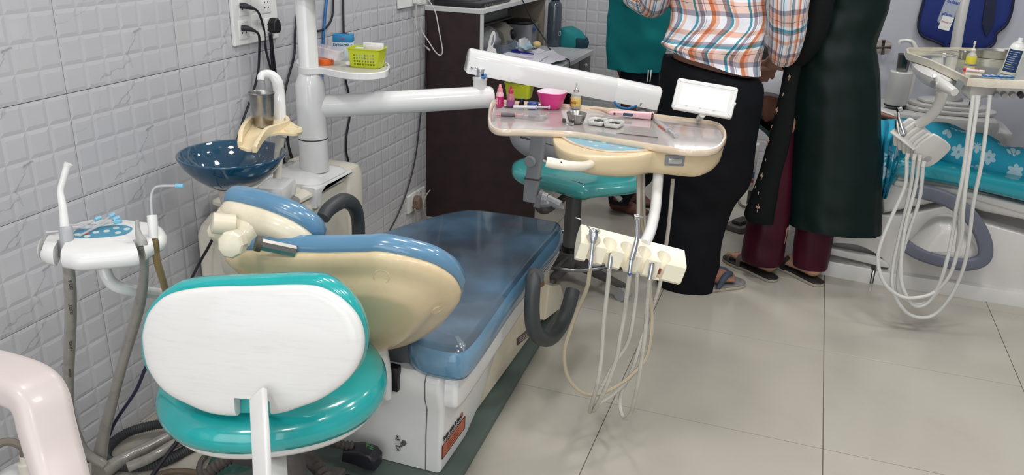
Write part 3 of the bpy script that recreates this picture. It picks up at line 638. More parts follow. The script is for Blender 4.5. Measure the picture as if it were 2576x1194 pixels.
# cup holder with faucet
hp = lambda u, v, d: dp(u, v, d)
t = thing('cup_holder', 'cream spout-shaped cup rest with white swan-neck filler above the bowl', 'cup holder', (.25, .36, .75))
hz = dp(665, 316, 2.2).z
pl = [dp(*q) for q in [(640, 300, 2.22), (630, 318, 2.17), (612, 345, 2.10), (600, 366, 2.06), (632, 376, 2.045), (645, 355, 2.07), (664, 342, 2.11), (700, 334, 2.15), (745, 336, 2.18), (754, 322, 2.21), (735, 308, 2.25), (712, 294, 2.28), (675, 290, 2.28)]]
cz = sum(p.z for p in pl)/len(pl)
def sheet(pts, th, n=3):
    c = cr(pts, n, True); m = MB(); N = len(c); cen = sum(c, V((0, 0, 0)))/N
    vs = list(c)+[p-V((0, 0, th)) for p in c]+[cen, cen-V((0, 0, th))]
    fs = [[i, (i+1) % N, 2*N] for i in range(N)]+[[N+(i+1) % N, N+i, 2*N+1] for i in range(N)]+[[i, N+i, N+(i+1) % N, (i+1) % N] for i in range(N)]
    return m.add(vs, fs)
crm = mat('cream cup rest plastic', rgb(226, 208, 170), .35, coat=.2)
obj('spout', sheet(pl, .006), crm, t, 50)
lw = [dp(603, 362, 2.055), dp(607, 330, 2.085), dp(622, 306, 2.15), dp(638, 296, 2.21), dp(672, 286, 2.28), dp(712, 292, 2.28), dp(724, 306, 2.24), dp(700, 316, 2.17), dp(672, 325, 2.12), dp(655, 345, 2.075), dp(640, 374, 2.03)]
def wall(pts, h0, h1, w):
    c = cr(pts, 5); rs = []
    for i, p in enumerate(c):
        a = c[max(i-1, 0)]; b = c[min(i+1, len(c)-1)]; d = b-a; s = V((d.y, -d.x, 0)).normalized()*w
        k = math.sin(math.pi*min(1, max(0, i/(len(c)-1)))) ; h = h0*(.45+.55*k)
        rs.append([p-s-V((0, 0, h)), p-s+V((0, 0, h1*.7)), p-s*.5+V((0, 0, h1)), p+s*.5+V((0, 0, h1)), p+s+V((0, 0, h1*.7)), p+s-V((0, 0, h))])
    return loft(rs)
obj('rim', wall(lw, .022, .006, .0055), crm, t, 50)
obj('side_lobe', lathe(fr(dp(737, 326, 2.2)), [(.022, -.012), (.026, -.004), (.024, .004), (.015, .005), (.012, -.001), (0, -.001)], 24), crm, t)
fpts = [dp(705, 345, 2.27), dp(704, 280, 2.27), dp(702, 235, 2.27), dp(697, 205, 2.26), dp(682, 188, 2.25), dp(664, 186, 2.24), dp(657, 192, 2.235), dp(656, 201, 2.235)]
obj('filler_neck', tube(fpts, [.0175, .0165, .0155, .015, .0125, .0105, .010, .010], 18), gwhite, t)
obj('filler_pipe', tube([dp(705, 345, 2.27), dp(700, 400, 2.27), dp(698, 450, 2.27)], .012, 14), ivory, t)
c = dp(664, 318, 2.19); c.z = c.z
t = thing('steel_cup', 'steel tumbler standing on the cream cup rest above the bowl', 'cup', c)
k = 2.19/2077.3
obj('cup', lathe(fr(c), [(.021, 0), (.024, .002), (.0255, .006), (.029, .04), (.0318, .084), (.034, .088), (.0345, .091), (.0325, .092), (.030, .086), (.0275, .04), (.022, .006), (.0, .005)], 40), steel, t, 50)
obj('wire_rest', tube([c+V((.022*math.cos(a), .022*math.sin(a), -.002)) for a in [i*math.pi/6 for i in range(12)]], .0022, 6, 2, True), chrome, t)
# things on the shelf tray
sz = .9037
def on_shelf(u, v): return at(u, v, 2, sz)
c = on_shelf(868, 128); c = V((.225, .81, sz)); c = at(866, 150, 2, sz)
Fq = fr(c, (.93, .35, 0), (-.35, .93, 0)); cw, cdp, chh = .062, .035, .080
t = thing('medicine_carton', 'blue and white carton standing behind the lime basket on the shelf tray', 'carton', c)
cb = mat('carton blue', rgb(30, 130, 185), .4); cwht = mat('carton pale blue white', rgb(205, 220, 228), .45)
obj('lower_carton', box((0, 0, .029), (cw, cdp, .058), .001, Fq), cwht, t)
obj('upper_carton', box((0, 0, .0700), (cw, cdp+.004, .024), .001, Fq), cb, t)
Fp = (P(Fq, 0, -cdp/2-.0008, .049), Fq[1], Fq[3], -Fq[2])
obj('carton_name', text_mb('DYNAPAR S', .0115, Fp, True, .0003), mat('carton print blue', rgb(40, 90, 130), .5), t, 0, kind='stuff')
Fp = (P(Fq, 0, -cdp/2-.0028, .069), Fq[1], Fq[3], -Fq[2])
obj('carton_mark', text_mb('Latin', .009, Fp, True, .0003), mat('carton print magenta', rgb(150, 50, 130), .5), t, 0, kind='stuff')
Fp = (P(Fq, 0, 0, .0823), Fq[1], Fq[2], Fq[3])
obj('carton_top_print', text_mb('Dental\nCotton Roll', .009, Fp, True, .0003, mirror=True), mat('carton print dark', rgb(20, 80, 120), .5), t, 0, kind='stuff')
# lime basket
lime = mat('lime plastic', rgb(190, 200, 40), .3, coat=.2)
c = on_shelf(925, 168); Fq = fr(c, (1, .12, 0), (-.12, 1, 0))
t = thing('basket', 'lime green perforated basket holding small cartons on the shelf tray', 'basket', c)
bw_, bd_, bh_ = .104, .066, .060
basket = pad(Fq, rrect(bw_, bd_, .006, 3), [(-.009, 0), (-.008, .001), (0, bh_-.004), (.004, bh_-.003), (.004, bh_), (-.001, bh_), (-.009, .002), (-.012, .002)])
cuts = [box((-bw_/2+.021+.0088*i, 0, .011+.0092*j), (.0056, .2, .0060), 0, Fq) for i in range(8) for j in range(4)]
obj('body', boolean(basket, [cat(*cuts)]), lime, t, 25)
def small_box(F, c, s, m, lbl, txt=None):
    o_ = tag(obj('carton', box(c, s, .0008, F), m), lbl, 'carton', 'small cartons in the lime basket')
    if txt: obj('print', text_mb(txt, s[2]*.35, (P(F, c[0], c[1]-s[1]/2-.0004, c[2]), F[1], F[3], -F[2]), True, .0002), mat('dark print', rgb(60, 40, 60), .5), o_, 0, kind='stuff')
small_box(Fq, (.014, .018, .044), (.066, .006, .056), white, 'white carton with a black line at the back of the lime basket', '_____')
small_box(Fq, (.018, .006, .040), (.046, .006, .052), mat('pale pink carton', rgb(228, 218, 222), .3), 'shiny pale carton with a small emblem at the front of the lime basket', 'o')
small_box(Fq, (-.026, .004, .040), (.026, .012, .036), cwht, 'short white packet leaning at the left in the lime basket')
# orange box with clear lid
c = on_shelf(818, 162)
t = thing('wax_box', 'round orange tin with a clear oblong lid tilted on it, on the shelf tray', 'container', c)
obj('tin', lathe(fr(c), [(.026, 0), (.027, .002), (.027, .018), (.025, .02), (.0, .02)], 28), mat('orange plastic', rgb(226, 104, 36), .3, coat=.3), t)
Fq = fr(c+V((.012, .006, .024)), (1, .25, -.20), (-.25, 1, 0))
obj('clear_lid', pad(Fq, rrect(.082, .055, .01, 4), [(.001, 0), (0, .003), (-.001, .026), (-.005, .029)]), mat('clear lid plastic', rgb(226, 216, 220), .08, alpha=.38, coat=1), t)
c = on_shelf(878, 166)
tag(obj('cotton_ball', sph(c+V((0, 0, .008)), .0105, 16, (1.1, 1, .75)), mat('cotton', rgb(236, 236, 232), .9)), 'small white ball left of the basket at the shelf edge', 'ball')
# ------------------------------------------------------------------ instrument console
cz = .80
def C2(pts, z): return [(p.x, p.y) for p in (at(u, v, 2, z) for u, v in pts)]
co = thing('instrument_console', 'cream instrument console with steel-grey tray top and blue keypad', 'dental console', (1.1, .85, .70))
to = sm2(C2([(1227, 300), (1230, 268), (1238, 252), (1262, 250), (1345, 256), (1440, 262), (1560, 274), (1700, 292), (1790, 303), (1820, 316), (1829, 338), (1820, 360), (1795, 374), (1740, 377), (1660, 366), (1560, 350), (1490, 339), (1430, 331), (1330, 327), (1262, 326), (1236, 318)], cz), 4)
Ft = fr((0, 0, cz-.030))
RB = .011
rimm = mat('peach cream rim under film', rgb(228, 208, 184), .18, coat=.8, noise=.08, nscale=40)
obj('tray_rim', pad(Ft, to, [(-.03, RB), (-.004, RB), (0, RB+.004), (0, .026), (-.003, .030), (-.008, .030), (-.011, .024), (-.012, .020)], c0=True, c1=False), rimm, co, 50)
tt = mat('tray mat', rgb(176, 168, 165), .13, coat=.6, noise=.12, nscale=5)
obj('tray_top', pad(Ft, to, [(-.012, .016), (-.0125, .0205), (-.02, .0207)]), tt, co)
bo_ = sm2(C2([(1394, 326), (1392, 344), (1402, 366), (1434, 384), (1490, 393), (1560, 394), (1610, 389), (1650, 380), (1700, 381), (1770, 383), (1808, 370), (1822, 348), (1815, 322), (1750, 305), (1600, 290), (1450, 290), (1405, 305)], cz-.0195), 4)
Fb2 = fr((0, 0, cz-.0195))
csm = pad(Fb2, bo_, [(-.02, .0), (-.001, 0), (.002, -.004), (.002, -.016), (.0, -.034), (-.003, -.050), (-.009, -.062, .99), (-.018, -.070, .97), (-.028, -.074, .93), (-.03, -.076, .4)])
xa, xb = min(p.x for p in csm.v), max(p.x for p in csm.v)
for p in csm.v:
    k = (p.x-xa)/(xb-xa); k = k*k*(3-2*k); p.z = cz-.0195+(p.z-(cz-.0195))*(.66+.42*k)
obj('console_shell', csm, tan, co, 60)
ko = sm2(C2([(1412, 334), (1440, 333), (1500, 339), (1580, 349), (1652, 362), (1640, 373), (1590, 380), (1530, 379), (1470, 368), (1432, 353)], cz-.0185), 4)
kp = obj('keypad_rim', pad(Fb2, ko, [(.010, .0005), (.009, .004), (.002, .004), (0, .002)]), rimm, co)
kpm = mat('keypad blue foil', rgb(130, 178, 198), .3, noise=.1, nscale=40)
kp2 = obj('keypad', pad(Fb2, ko, [(0, .001), (0, .0034)]), kpm, co)
kb = mat('keypad button', rgb(196, 206, 200), .4)
for i, (u, v) in enumerate([(1440, 344), (1462, 348), (1486, 357), (1483, 345), (1506, 348), (1520, 358), (1545, 355), (1500, 367), (1540, 367), (1562, 372), (1580, 362), (1600, 368)]):
    q = at(u, v, 2, cz-.0160); obj('key', lathe(fr((q.x, q.y, cz-.0162)), [(.0065, 0), (.0065, .0008), (.005, .0010), (0, .0010)], 14), kb if i % 4 else mat('pinkish key', rgb(200, 150, 170), .4), kp2)
# pull handle
a = dp(1490, 410, 2.10); hpt = [dp(1492, 409, 2.17), dp(1470, 418, 2.10), dp(1435, 417, 2.06), dp(1400, 412, 2.06), dp(1374, 407, 2.06)]
hd = obj('pull_handle', tube(hpt, [.011, .0125, .0125, .0135, .0135], 18), mat('handle cream', rgb(238, 230, 212), .25, coat=.4), co)
obj('handle_tip', tube([hpt[-1], dp(1366, 404, 2.06)], .004, 10, 1), chrome, hd)
obj('handle_mark', lathe((dp(1412, 408, 2.045), V((1, 0, 0)), V((0, .5, .86)), V((0, -.86, .5))), [(.0018, 0), (.0018, .001)], 8), black, hd)
cs_ = bpy.data.objects['console_shell']
Fsw = hit(cs_, 1697, 403)
s_ = obj('brake_switch', pad(Fsw, rrect(.052, .030, .003), [(0, -.006), (0, .003), (-.002, .004)]), grey, co)
obj('rocker', pad(Fsw, rrect(.036, .015, .003, cx=.001), [(0, .004), (0, .0065), (-.002, .0075)]), mat('rocker silver', rgb(190, 194, 192), .15, .5), s_)
obj('drain_nipple', tube([dp(1779, 418, 2.3), dp(1779, 432, 2.3)], .005, 10, 1), ivory, co)
# film viewer
Vc = at(1772, 246, 1, .99)
up = V((.04, .42, .9)).normalized(); axv = (at(1845, 259, 1, .99)-at(1705, 235, 1, .99)).normalized(); Fv = fr(Vc, axv, up)
vw = thing('film_viewer', 'white framed x-ray film viewer on a short stem behind the console', 'film viewer', Vc-V((0, 0, .07)))
fo_ = rrect(.176, .092, .008)
obj('housing', pad(Fv, fo_, [(-.004, -.022), (0, -.018), (0, -.002), (-.003, .001), (-.010, .001), (-.013, -.002)], c1=False), gwhite, vw)
obj('light_panel', pad(Fv, rrect(.152, .068, .003), [(0, -.006), (0, -.003)]), mat('lit opal screen', (1, 1, .99), .3, emit=1.8), vw)
obj('inner_bezel', boolean(pad(Fv, rrect(.154, .070, .004), [(0, -.004), (0, .0)]), [pad(Fv, rrect(.138, .058, .002), [(0, -.01), (0, .01)])]), white, vw)
for k in (-.045, -.005, .035): obj('clip', box((k, -.030, .001), (.006, .004, .004), .001, Fv), white, vw)
obj('stem', tube([P(Fv, .005, -.045, -.012), at(1757, 300, 2, cz)], [.010, .0095], 16, 1), white, vw)
obj('side_button', tube([P(Fv, .088, .0, -.01), P(Fv, .091, .0, -.01)], .004, 10, 1), white, vw)
# support tube to the instrument holder
obj('support_tube', tube([dp(1656, 436, 2.28), dp(1653, 480, 2.24), dp(1648, 530, 2.16), dp(1636, 580, 2.06), dp(1620, 615, 2.0)], .0145, 18), gwhite, co)
# ------------------------------------------------------------------ instrument holder
h0, h1 = dp(1462, 602, 1.94), dp(1728, 668, 1.985)
axh = (h1-h0).normalized(); bkv = V((-axh.y, axh.x, 0)).normalized()          # backwards, away from the viewer
upv = axh.cross(bkv)
if upv.z < 0: upv = -upv
Fh_ = (h0, axh, upv, axh.cross(upv)); LH = (h1-h0).length                      # third axis towards the viewer
Fs_ = (h0, -Fh_[3], upv, (-Fh_[3]).cross(upv))
if Fs_[3].dot(axh) < 0: Fs_ = (h0, Fh_[3], upv, Fh_[3].cross(upv)); sgn = 1
else: sgn = -1
prof = [(a*sgn, b) for a, b in [(-.052, .018), (-.046, .022), (0, .001), (.006, -.006), (.006, -.046), (-.004, -.054), (-.030, -.040), (-.052, -.012)]]
base = pad(Fs_, prof, [(-.002, 0), (0, .002), (0, LH-.002), (-.002, LH)])
xs = [.031, .073, .117, .161, .211]
cuts = []
for i, x in enumerate(xs):
    q = (P(Fh_, x, -.004, -.008), axh, -Fh_[3] if axh.cross(-Fh_[3]).dot(upv) > 0 else Fh_[3], upv)
    cuts.append(lathe(q, [(.0068, -.2), (.0068, -.016), (.0135, -.004), (.0190, .012), (.0215, .06)], 28))
    cuts.append(box((x, -.05, .010), (.0145, .2, .036), 0, Fh_))
base = boolean(base, cuts)
ih = thing('instrument_holder', 'cream five-pocket instrument holder on a white tube under the console', 'holder', h0)
creamh = mat('holder cream', rgb(238, 231, 209), .3, coat=.2)
obj('body', base, creamh, ih, 30)
q = P(Fh_, xs[4], -.055, .0)
obj('latch', box((xs[4]-.001, -.034, -.012), (.011, .014, .01), .001, Fh_), mat('rust brown latch', rgb(120, 60, 44), .5), ih)
obj('bracket', box((xs[4]-.004, -.052, -.010), (.02, .006, .02), .002, Fh_), creamh, ih)
hc = [.0045, .0045]
def hose(pts, r=.0055, m=None, n=8): return tube([dp(*p) for p in pts], r, n, 6)
# air-water syringe
t = thing('air_syringe', 'grey three-way syringe with bent chrome tip in the leftmost pocket', 'dental handpiece', P(Fh_, xs[0], 0, .01))
obj('tip', tube([dp(1448, 547, 1.93), dp(1464, 553, 1.93), dp(1478, 568, 1.935), dp(1487, 580, 1.94)], [.0016, .0016, .002, .002], 8), chrome, t)
obj('body', tube([dp(1487, 576, 1.94), dp(1492, 586, 1.94), dp(1493, 600, 1.935), dp(1491, 612, 1.935)], [.006, .011, .010, .006], 12), mat('syringe grey metal', (.45, .47, .50), .3, .8), t)
obj('buttons', tube([dp(1500, 580, 1.93), dp(1508, 584, 1.925)], [.0055, .005], 10, 1), chrome, t)
obj('grip', tube([dp(1491, 610, 1.935), dp(1488, 645, 1.935), dp(1484, 676, 1.935)], [.0058, .0056, .005], 12), chrome, t)
obj('hose', hose([(1484, 674, 1.94), (1477, 722, 1.97), (1455, 775, 2.03), (1437, 824, 2.07), (1420, 885, 2.1), (1428, 945, 2.13), (1460, 984, 2.15), (1500, 992, 2.17), (1545, 975, 2.2), (1588, 944, 2.23), (1628, 894, 2.27), (1640, 806, 2.3), (1634, 740, 2.3), (1628, 640, 2.3), (1612, 540, 2.3), (1610, 438, 2.3)], .0050), mat('beige syringe hose', rgb(176, 164, 142), .45, dirt=rgb(100, 84, 70), dscale=4, damt=.6), t)
t = thing('turbine_handpiece', 'chrome high-speed turbine standing in the middle pocket', 'dental handpiece', P(Fh_, xs[2], 0, .01))
obj('head', tube([dp(1595, 546, 1.93), dp(1607, 545, 1.93)], [.0065, .0065], 14, 1), chrome, t)
obj('bur', tube([dp(1607, 545, 1.93), dp(1618, 545, 1.93)], .0012, 6, 1), chrome, t)
obj('body', tube([dp(1602, 548, 1.93), dp(1603, 575, 1.93), dp(1602, 600, 1.935), dp(1595, 630, 1.94), dp(1588, 653, 1.94)], [.003, .0045, .0058, .0072, .0072], 14), mat('satin chrome', (.6, .6, .63), .25, 1), t)
obj('coupling', tube([dp(1588, 653, 1.94), dp(1584, 688, 1.945)], [.0052, .005], 14, 1), chrome, t)
obj('blue_ring', tube([dp(1584.4, 686, 1.945), dp(1584, 690, 1.945)], .0053, 14, 1), mat('blue ring', rgb(20, 90, 160), .3), t)
obj('hose', hose([(1584, 690, 1.95), (1577, 740, 1.98), (1571, 790, 2.02), (1560, 850, 2.05), (1550, 905, 2.08), (1522, 980, 2.13), (1497, 1026, 2.2), (1494, 1032, 2.25), (1510, 1014, 2.27), (1545, 990, 2.27), (1590, 944, 2.28), (1618, 905, 2.3), (1640, 830, 2.32), (1638, 770, 2.32), (1632, 690, 2.32), (1620, 560, 2.32), (1618, 438, 2.32)]), hosew, t)
for nm_, xi, L_, top, bot, pts in (('second pocket from the left', 1, 'pale green-grey', (1538, 636), (1533, 674), [(1533, 674, 1.97), (1528, 730, 2.0), (1520, 800, 2.03), (1514, 890, 2.07), (1503, 965, 2.1), (1487, 1022, 2.2), (1484, 1034, 2.25), (1500, 1000, 2.25), (1545, 915, 2.26), (1580, 860, 2.28), (1597, 770, 2.3), (1603, 690, 2.3), (1606, 560, 2.3), (1606, 436, 2.3)]),
                            ('fourth pocket from the left', 3, 'pale', (1641, 662), (1634, 702), [(1634, 702, 1.99), (1629, 760, 2.03), (1624, 830, 2.06), (1615, 900, 2.09), (1603, 975, 2.13), (1588, 1035, 2.2), (1571, 1052, 2.24), (1560, 1025, 2.27), (1564, 985, 2.28), (1590, 930, 2.3), (1615, 850, 2.32), (1640, 775, 2.34), (1660, 715, 2.34), (1672, 640, 2.34), (1683, 560, 2.34), (1693, 450, 2.34)])):
    t = thing('hose_coupling', 'empty chrome hose coupling in the %s, %s hose' % (nm_, L_), 'dental coupling', P(Fh_, xs[xi], 0, .01))
    obj('coupling', tube([dp(*top, 1.96), dp(*bot, 1.965)], [.0066, .0056], 16, 1), mat('satin aluminium', (.62, .63, .66), .3, 1), t)
    obj('coupling_bore', tube([dp(top[0], top[1]-.3, 1.96), dp(top[0]-.1, top[1]+1, 1.96)], .0045, 12, 1), black, t)
    obj('hose', hose(pts), hosew, t)
# ------------------------------------------------------------------ things on the instrument console
TZ = .7915
def T(u, v): return at(u, v, 2, TZ)
def yawed(c, a): return fr(c, (math.cos(a), math.sin(a), 0), (-math.sin(a), math.cos(a), 0))
def bottle(name, lbl, u, v, prof, m, parts, n=24):
    c = T(u, v); t = thing(name, lbl, 'bottle', c); F = fr(c)
    obj('body', lathe(F, prof, n), m, t, 50)
    for nm_, pr, mm in parts: obj(nm_, lathe(F, pr, n), mm, t, 50)
    return t, F
pinkw = mat('milky pink plastic', rgb(226, 178, 190), .3, coat=.3)
t, F = bottle('dropper_bottle', 'pink-labelled dropper bottle at the left end of the console tray', 1257, 268, [(.010, 0), (.0125, .002), (.0125, .040), (.009, .046), (.0085, .048)], pinkw,
    [('label', [(.0128, .002), (.0128, .034)], mat('magenta label', rgb(196, 36, 104), .4)), ('nozzle', [(.0085, .048), (.0085, .056), (.005, .060), (.0045, .067), (.0025, .071), (.0, .0715)], mat('rose nozzle', rgb(222, 140, 150), .3))])
Fp = (P(F, -.001, -.0131, .018), V((0, 0, 1)), V((-1, 0, 0)), V((0, -1, 0)))
obj('label_print', cat(text_mb('LIQUID', .007, (P(F, -.004, -.0128, .018),)+Fp[1:], True), text_mb('resin', .006, (P(F, .004, -.0128, .018),)+Fp[1:])), mat('label white print', rgb(240, 200, 220), .5), t, 0, kind='stuff')
t, F = bottle('dropper_bottle', 'crimson-stained dropper bottle second from the left on the console tray', 1284, 271, [(.010, 0), (.0125, .002), (.0125, .036), (.008, .044), (.0075, .046)], mat('stained pink plastic', rgb(196, 120, 136), .25, noise=.5, nscale=90),
    [('label', [(.0128, .002), (.0128, .026)], mat('purple label', rgb(160, 84, 140), .4, noise=.3, nscale=120)), ('nozzle', [(.008, .046), (.0085, .054), (.007, .058), (.004, .060), (.0035, .066), (.002, .070)], mat('crimson cap', rgb(168, 40, 66), .3))])
c = T(1306, 245); F = yawed(c, -.05)
tag(obj('plastic_box', pad(F, rrect(.088, .055, .012, 4), [(-.008, 0), (-.006, .001), (.002, .046), (.004, .047), (.004, .049), (-.001, .049), (-.008, .004), (-.012, .003)]), lime), 'open lime green plastic box behind the dropper bottles', 'box')
t, F = bottle('bottle', 'small black bottle with teal-topped cap on the console tray', 1312, 272, [(.0095, 0), (.010, .001), (.010, .010), (.0075, .013)], black, [('cap', [(.008, .012), (.0085, .014), (.006, .026), (.0055, .030)], black), ('cap_top', [(.0055, .030), (.0052, .0315), (0, .0316)], mat('teal cap top', rgb(20, 130, 120), .4))], 18)
t, F = bottle('jar', 'small frosted jar with dark blue lid beside the pink bowl', 1340, 276, [(.0145, 0), (.016, .002), (.016, .013)], mat('frosted jar', rgb(190, 200, 214), .3), [('lid', [(.0165, .013), (.0175, .015), (.0175, .021), (.015, .024), (0, .0245)], mat('jar blue', rgb(28, 60, 130), .3)), ('label', [(.0162, .002), (.0162, .011)], mat('label blue white', rgb(60, 90, 170), .4, noise=.6, nscale=140))])
t['category'] = 'jar'
# pink bowl
c = T(1387, 272); F = yawed(c, -.08)
t = thing('pink_bowl', 'square bright pink bowl with white inside on the console tray', 'bowl', c)
obj('body', pad(F, rrect(.062, .058, .018, 5), [(-.008, 0), (-.004, .003), (.004, .022), (.013, .050), (.0145, .052), (.0135, .0535)], c1=False), mat('bright pink plastic', rgb(222, 60, 138), .35, coat=.2), t, 60)
obj('lining', pad(F, rrect(.062, .058, .018, 5), [(.0138, .0534), (.0118, .053), (.010, .046), (.002, .02), (-.008, .006), (-.02, .005)], c0=False), mat('bowl white lining', rgb(232, 220, 228), .3), t, 60)
# glass bottle
t, F = bottle('glass_bottle', 'clear glass vial with yellow label and dropper beside the pink bowl', 1447, 273, [(.014, 0), (.0165, .002), (.0165, .036), (.013, .046), (.007, .051), (.006, .054)], mat('vial glass', rgb(205, 208, 208), .05, alpha=.45, coat=1),
    [('label', [(.0169, .010), (.0171, .0105), (.0171, .034), (.0169, .0345)], mat('yellow label', rgb(228, 196, 104), .4, noise=.2, nscale=60)), ('stopper', [(.0075, .053), (.0085, .055), (.0085, .060), (.005, .062), (.004, .066)], chrome), ('dropper', [(.0022, .066), (.0022, .076), (.0034, .077), (.003, .083), (.001, .0835)], mat('rubber teat', rgb(200, 196, 196), .4))])
obj('label_print', text_mb('MO1', .011, (P(F, .001, -.0178, .022), F[1], F[3], -F[2]), True), mat('ochre print', rgb(170, 110, 50), .5), t, 0, kind='stuff')
obj('label_stripe', box((-.0135, -.0108, .022), (.003, .002, .024), .0005, F), mat('dark red stripe', rgb(90, 30, 30), .5), t)
# acrylic organiser with syringes
c = T(1315, 293); F = yawed(c, -.04)
acr = mat('clear acrylic', rgb(215, 210, 212), .06, alpha=.25, coat=1)
t = thing('acrylic_tray', 'low clear acrylic organiser tray at the left end of the console', 'organiser', c)
obj('tray', pad(F, rrect(.150, .062, .004, 3), [(0, 0), (0, .016), (-.002, .016), (-.002, .002), (-.006, .0018)]), acr, t)
for k in range(2): obj('partition', box((0, -.01+.02*k, .008), (.144, .0015, .013), 0, F), acr, t)
def syringe(lbl, a, b, r, m1, m2, m3=None):
    t = thing('syringe', lbl, 'syringe', (a+b)/2); d = b-a
    obj('barrel', tube([a+d*.2, a+d*.72], r, 16, 1), m1, t)
    obj('plunger', tube([a+d*.72, a+d*.97], r*.55, 12, 1), m2, t); obj('thumb_rest', tube([a+d*.97, b], r*1.15, 14, 1), m2, t)
    obj('flange', tube([a+d*.70, a+d*.72], r*1.5, 14, 1), m2, t); obj('tip', tube([a, a+d*.2], [r*.3, r*.55], 10, 1), m3 or m2, t)
    return t
up = V((0, 0, 1))
syp = mat('white syringe plastic', rgb(214, 210, 216), .25, coat=.3); clr = mat('frosty syringe plastic', rgb(204, 202, 206), .2, alpha=.7)
syringe('white-labelled syringe lying across the top of the acrylic tray', at(1268, 269, 2, TZ+.022), at(1383, 270, 2, TZ+.022), .0052, syp, clr, black)
syringe('dark grey syringe with pink collar lying inside the acrylic tray', at(1246, 288, 2, TZ+.008), at(1316, 290, 2, TZ+.008), .0060, mat('dark tube', rgb(96, 88, 94), .3), mat('pink collar', rgb(214, 150, 146), .3))
syringe('smoky dark syringe at the right inside the acrylic tray', at(1318, 291, 2, TZ+.008), at(1374, 292, 2, TZ+.008), .0058, mat('smoky tube', rgb(110, 104, 110), .25), clr)
# steel cup and clamp
c = T(1449, 309); F = fr(c)
tag(obj('steel_cup', lathe(F, [(.018, 0), (.021, .002), (.026, .014), (.0295, .028), (.0305, .0295), (.0295, .030), (.027, .026), (.023, .012), (.018, .004), (0, .003)], 40), steel, smooth=50), 'small round steel cup in the middle of the console tray', 'cup')
t = thing('matrix_clamp', 'tiny steel matrix clamp lying against the small round steel cup', 'clamp', T(1430, 312))
obj('screw', tube([T(1424, 311)+up*.004, T(1442, 316)+up*.004], .0028, 10, 1), chrome, t)
obj('jaw', box((0, 0, .006), (.012, .006, .012), .001, yawed(T(1419, 308), -.6)), dgrey, t)
obj('nut', tube([T(1433, 313)+up*.004, T(1441, 316)+up*.004], .0044, 8, 1), chrome, t)
# divided dish
c = T(1524, 315); F = yawed(c, -.12)
por = mat('white porcelain', rgb(214, 216, 212), .15, coat=.6)
t = thing('divided_dish', 'white two-compartment dish holding small steel burs', 'dish', c)
for i, s in enumerate((-1, 1)):
    o_ = obj('compartment', pad(F, rrect(.050, .058, .010, 4, cx=s*.0252), [(-.006, 0), (-.002, .003), (0, .0125), (-.001, .0140), (-.0028, .0132), (-.0045, .005), (-.009, .004)]), por, t, 50)
    g = MB()
    for k in range(46):
        a = random.uniform(0, 6.28); rr = random.random()**.6; p = P(F, s*.0252+.015*rr*math.cos(a), .004+.016*rr*math.sin(a), .0065+.006*(1-rr)+.001*random.random())
        q = random.uniform(0, 3.14); dv = V((math.cos(q), math.sin(q), random.uniform(-.2, .2)))*random.uniform(.004, .008)
        m = tube([p-dv, p+dv], .0009, 4, 1); g.add(m.v, m.f)
    obj('burs', g, dgrey, o_, 0, kind='stuff')
# pink cordless device
a, b = at(1532, 283, 2, TZ+.011), at(1643, 292, 2, TZ+.011); ax = (b-a).normalized()
t = thing('curing_pen', 'pink cordless handpiece with small dark display and narrow clear tip', 'dental device', (a+b)/2)
pk = mat('pale pink device plastic', rgb(232, 184, 190), .3, coat=.3); Lg = (b-a).length
F = fr((a+b)/2, ax, V((0, .35, 1)).cross(ax)*-1 if 0 else V((0, 0, 1))-ax*ax.z); F = (F[0], F[1], F[2], F[1].cross(F[2]))  # x along, y up, z towards viewer
obj('body', pad((F[0]-F[3]*.009, F[1], F[2], F[3]), sm2([(-Lg/2, .004), (-Lg/2+.02, .007), (0, .010), (Lg/2-.004, .0105), (Lg/2, .008), (Lg/2, -.008), (Lg/2-.004, -.0105), (0, -.0095), (-Lg/2+.02, -.0075), (-Lg/2, -.005)], 3), rnd(.018, .005)), pk, t)
Fd = (F[0]+F[3]*.0092, F[1], F[2], F[3])
o_ = obj('display_bezel', pad(Fd, rrect(.034, .013, .004, 4, cx=-.008), [(0, 0), (0, .001)]), syp, t)
obj('display', pad(Fd, rrect(.030, .0095, .003, 4, cx=-.008), [(0, .001), (0, .0015)]), mat('dark lcd', rgb(70, 70, 92), .2), o_)
obj('power_button', lathe((P(Fd, -.049, .0, 0), F[1], F[2], F[3]), [(.0035, 0), (.0035, .0012), (.002, .0016)], 14), mat('brown button', rgb(80, 50, 50), .3), t)
for k in range(3): obj('small_button', lathe((P(Fd, .022+.010*k, -.001, 0), F[1], F[2], F[3]), [(.0017, 0), (.0017, .0006), (0, .0006)], 10), syp, t)
obj('print', text_mb('C-curve', .0045, P(Fd, -.033, .001, .0002) and (P(Fd, -.033, .001, 0), F[1], F[2], F[3]), True, .0003), mat('brown print', rgb(120, 84, 84), .5), t, 0, kind='stuff')
obj('tip', tube([at(1484, 272, 2, TZ+.012), at(1505, 274, 2, TZ+.011), at(1524, 279, 2, TZ+.011), a], [.0022, .0032, .0068, .0068], 16), mat('clear peach tip', rgb(214, 184, 160), .15, coat=.6), t)
syringe('clear syringe with orange needle at the right on the console tray', T(1640, 300)+up*.006, T(1700, 346)+up*.006, .0058, mat('clear syringe', rgb(214, 212, 214), .1, alpha=.5, coat=1), clr, grey)
tag(obj('orange_needle', tube([T(1655, 316)+up*.002, T(1672, 328)+up*.002], .0016, 6, 1), mat('orange red', rgb(210, 70, 40), .4)), 'short orange-red needle cap under the clear syringe', 'needle')
tag(obj('probe', tube([T(1550, 336)+up*.0015, T(1600, 341)+up*.0015, T(1656, 347)+up*.0015], [.0008, .0015, .0012], 6, 1), dgrey), 'thin dark metal probe lying near the console front rim', 'instrument')
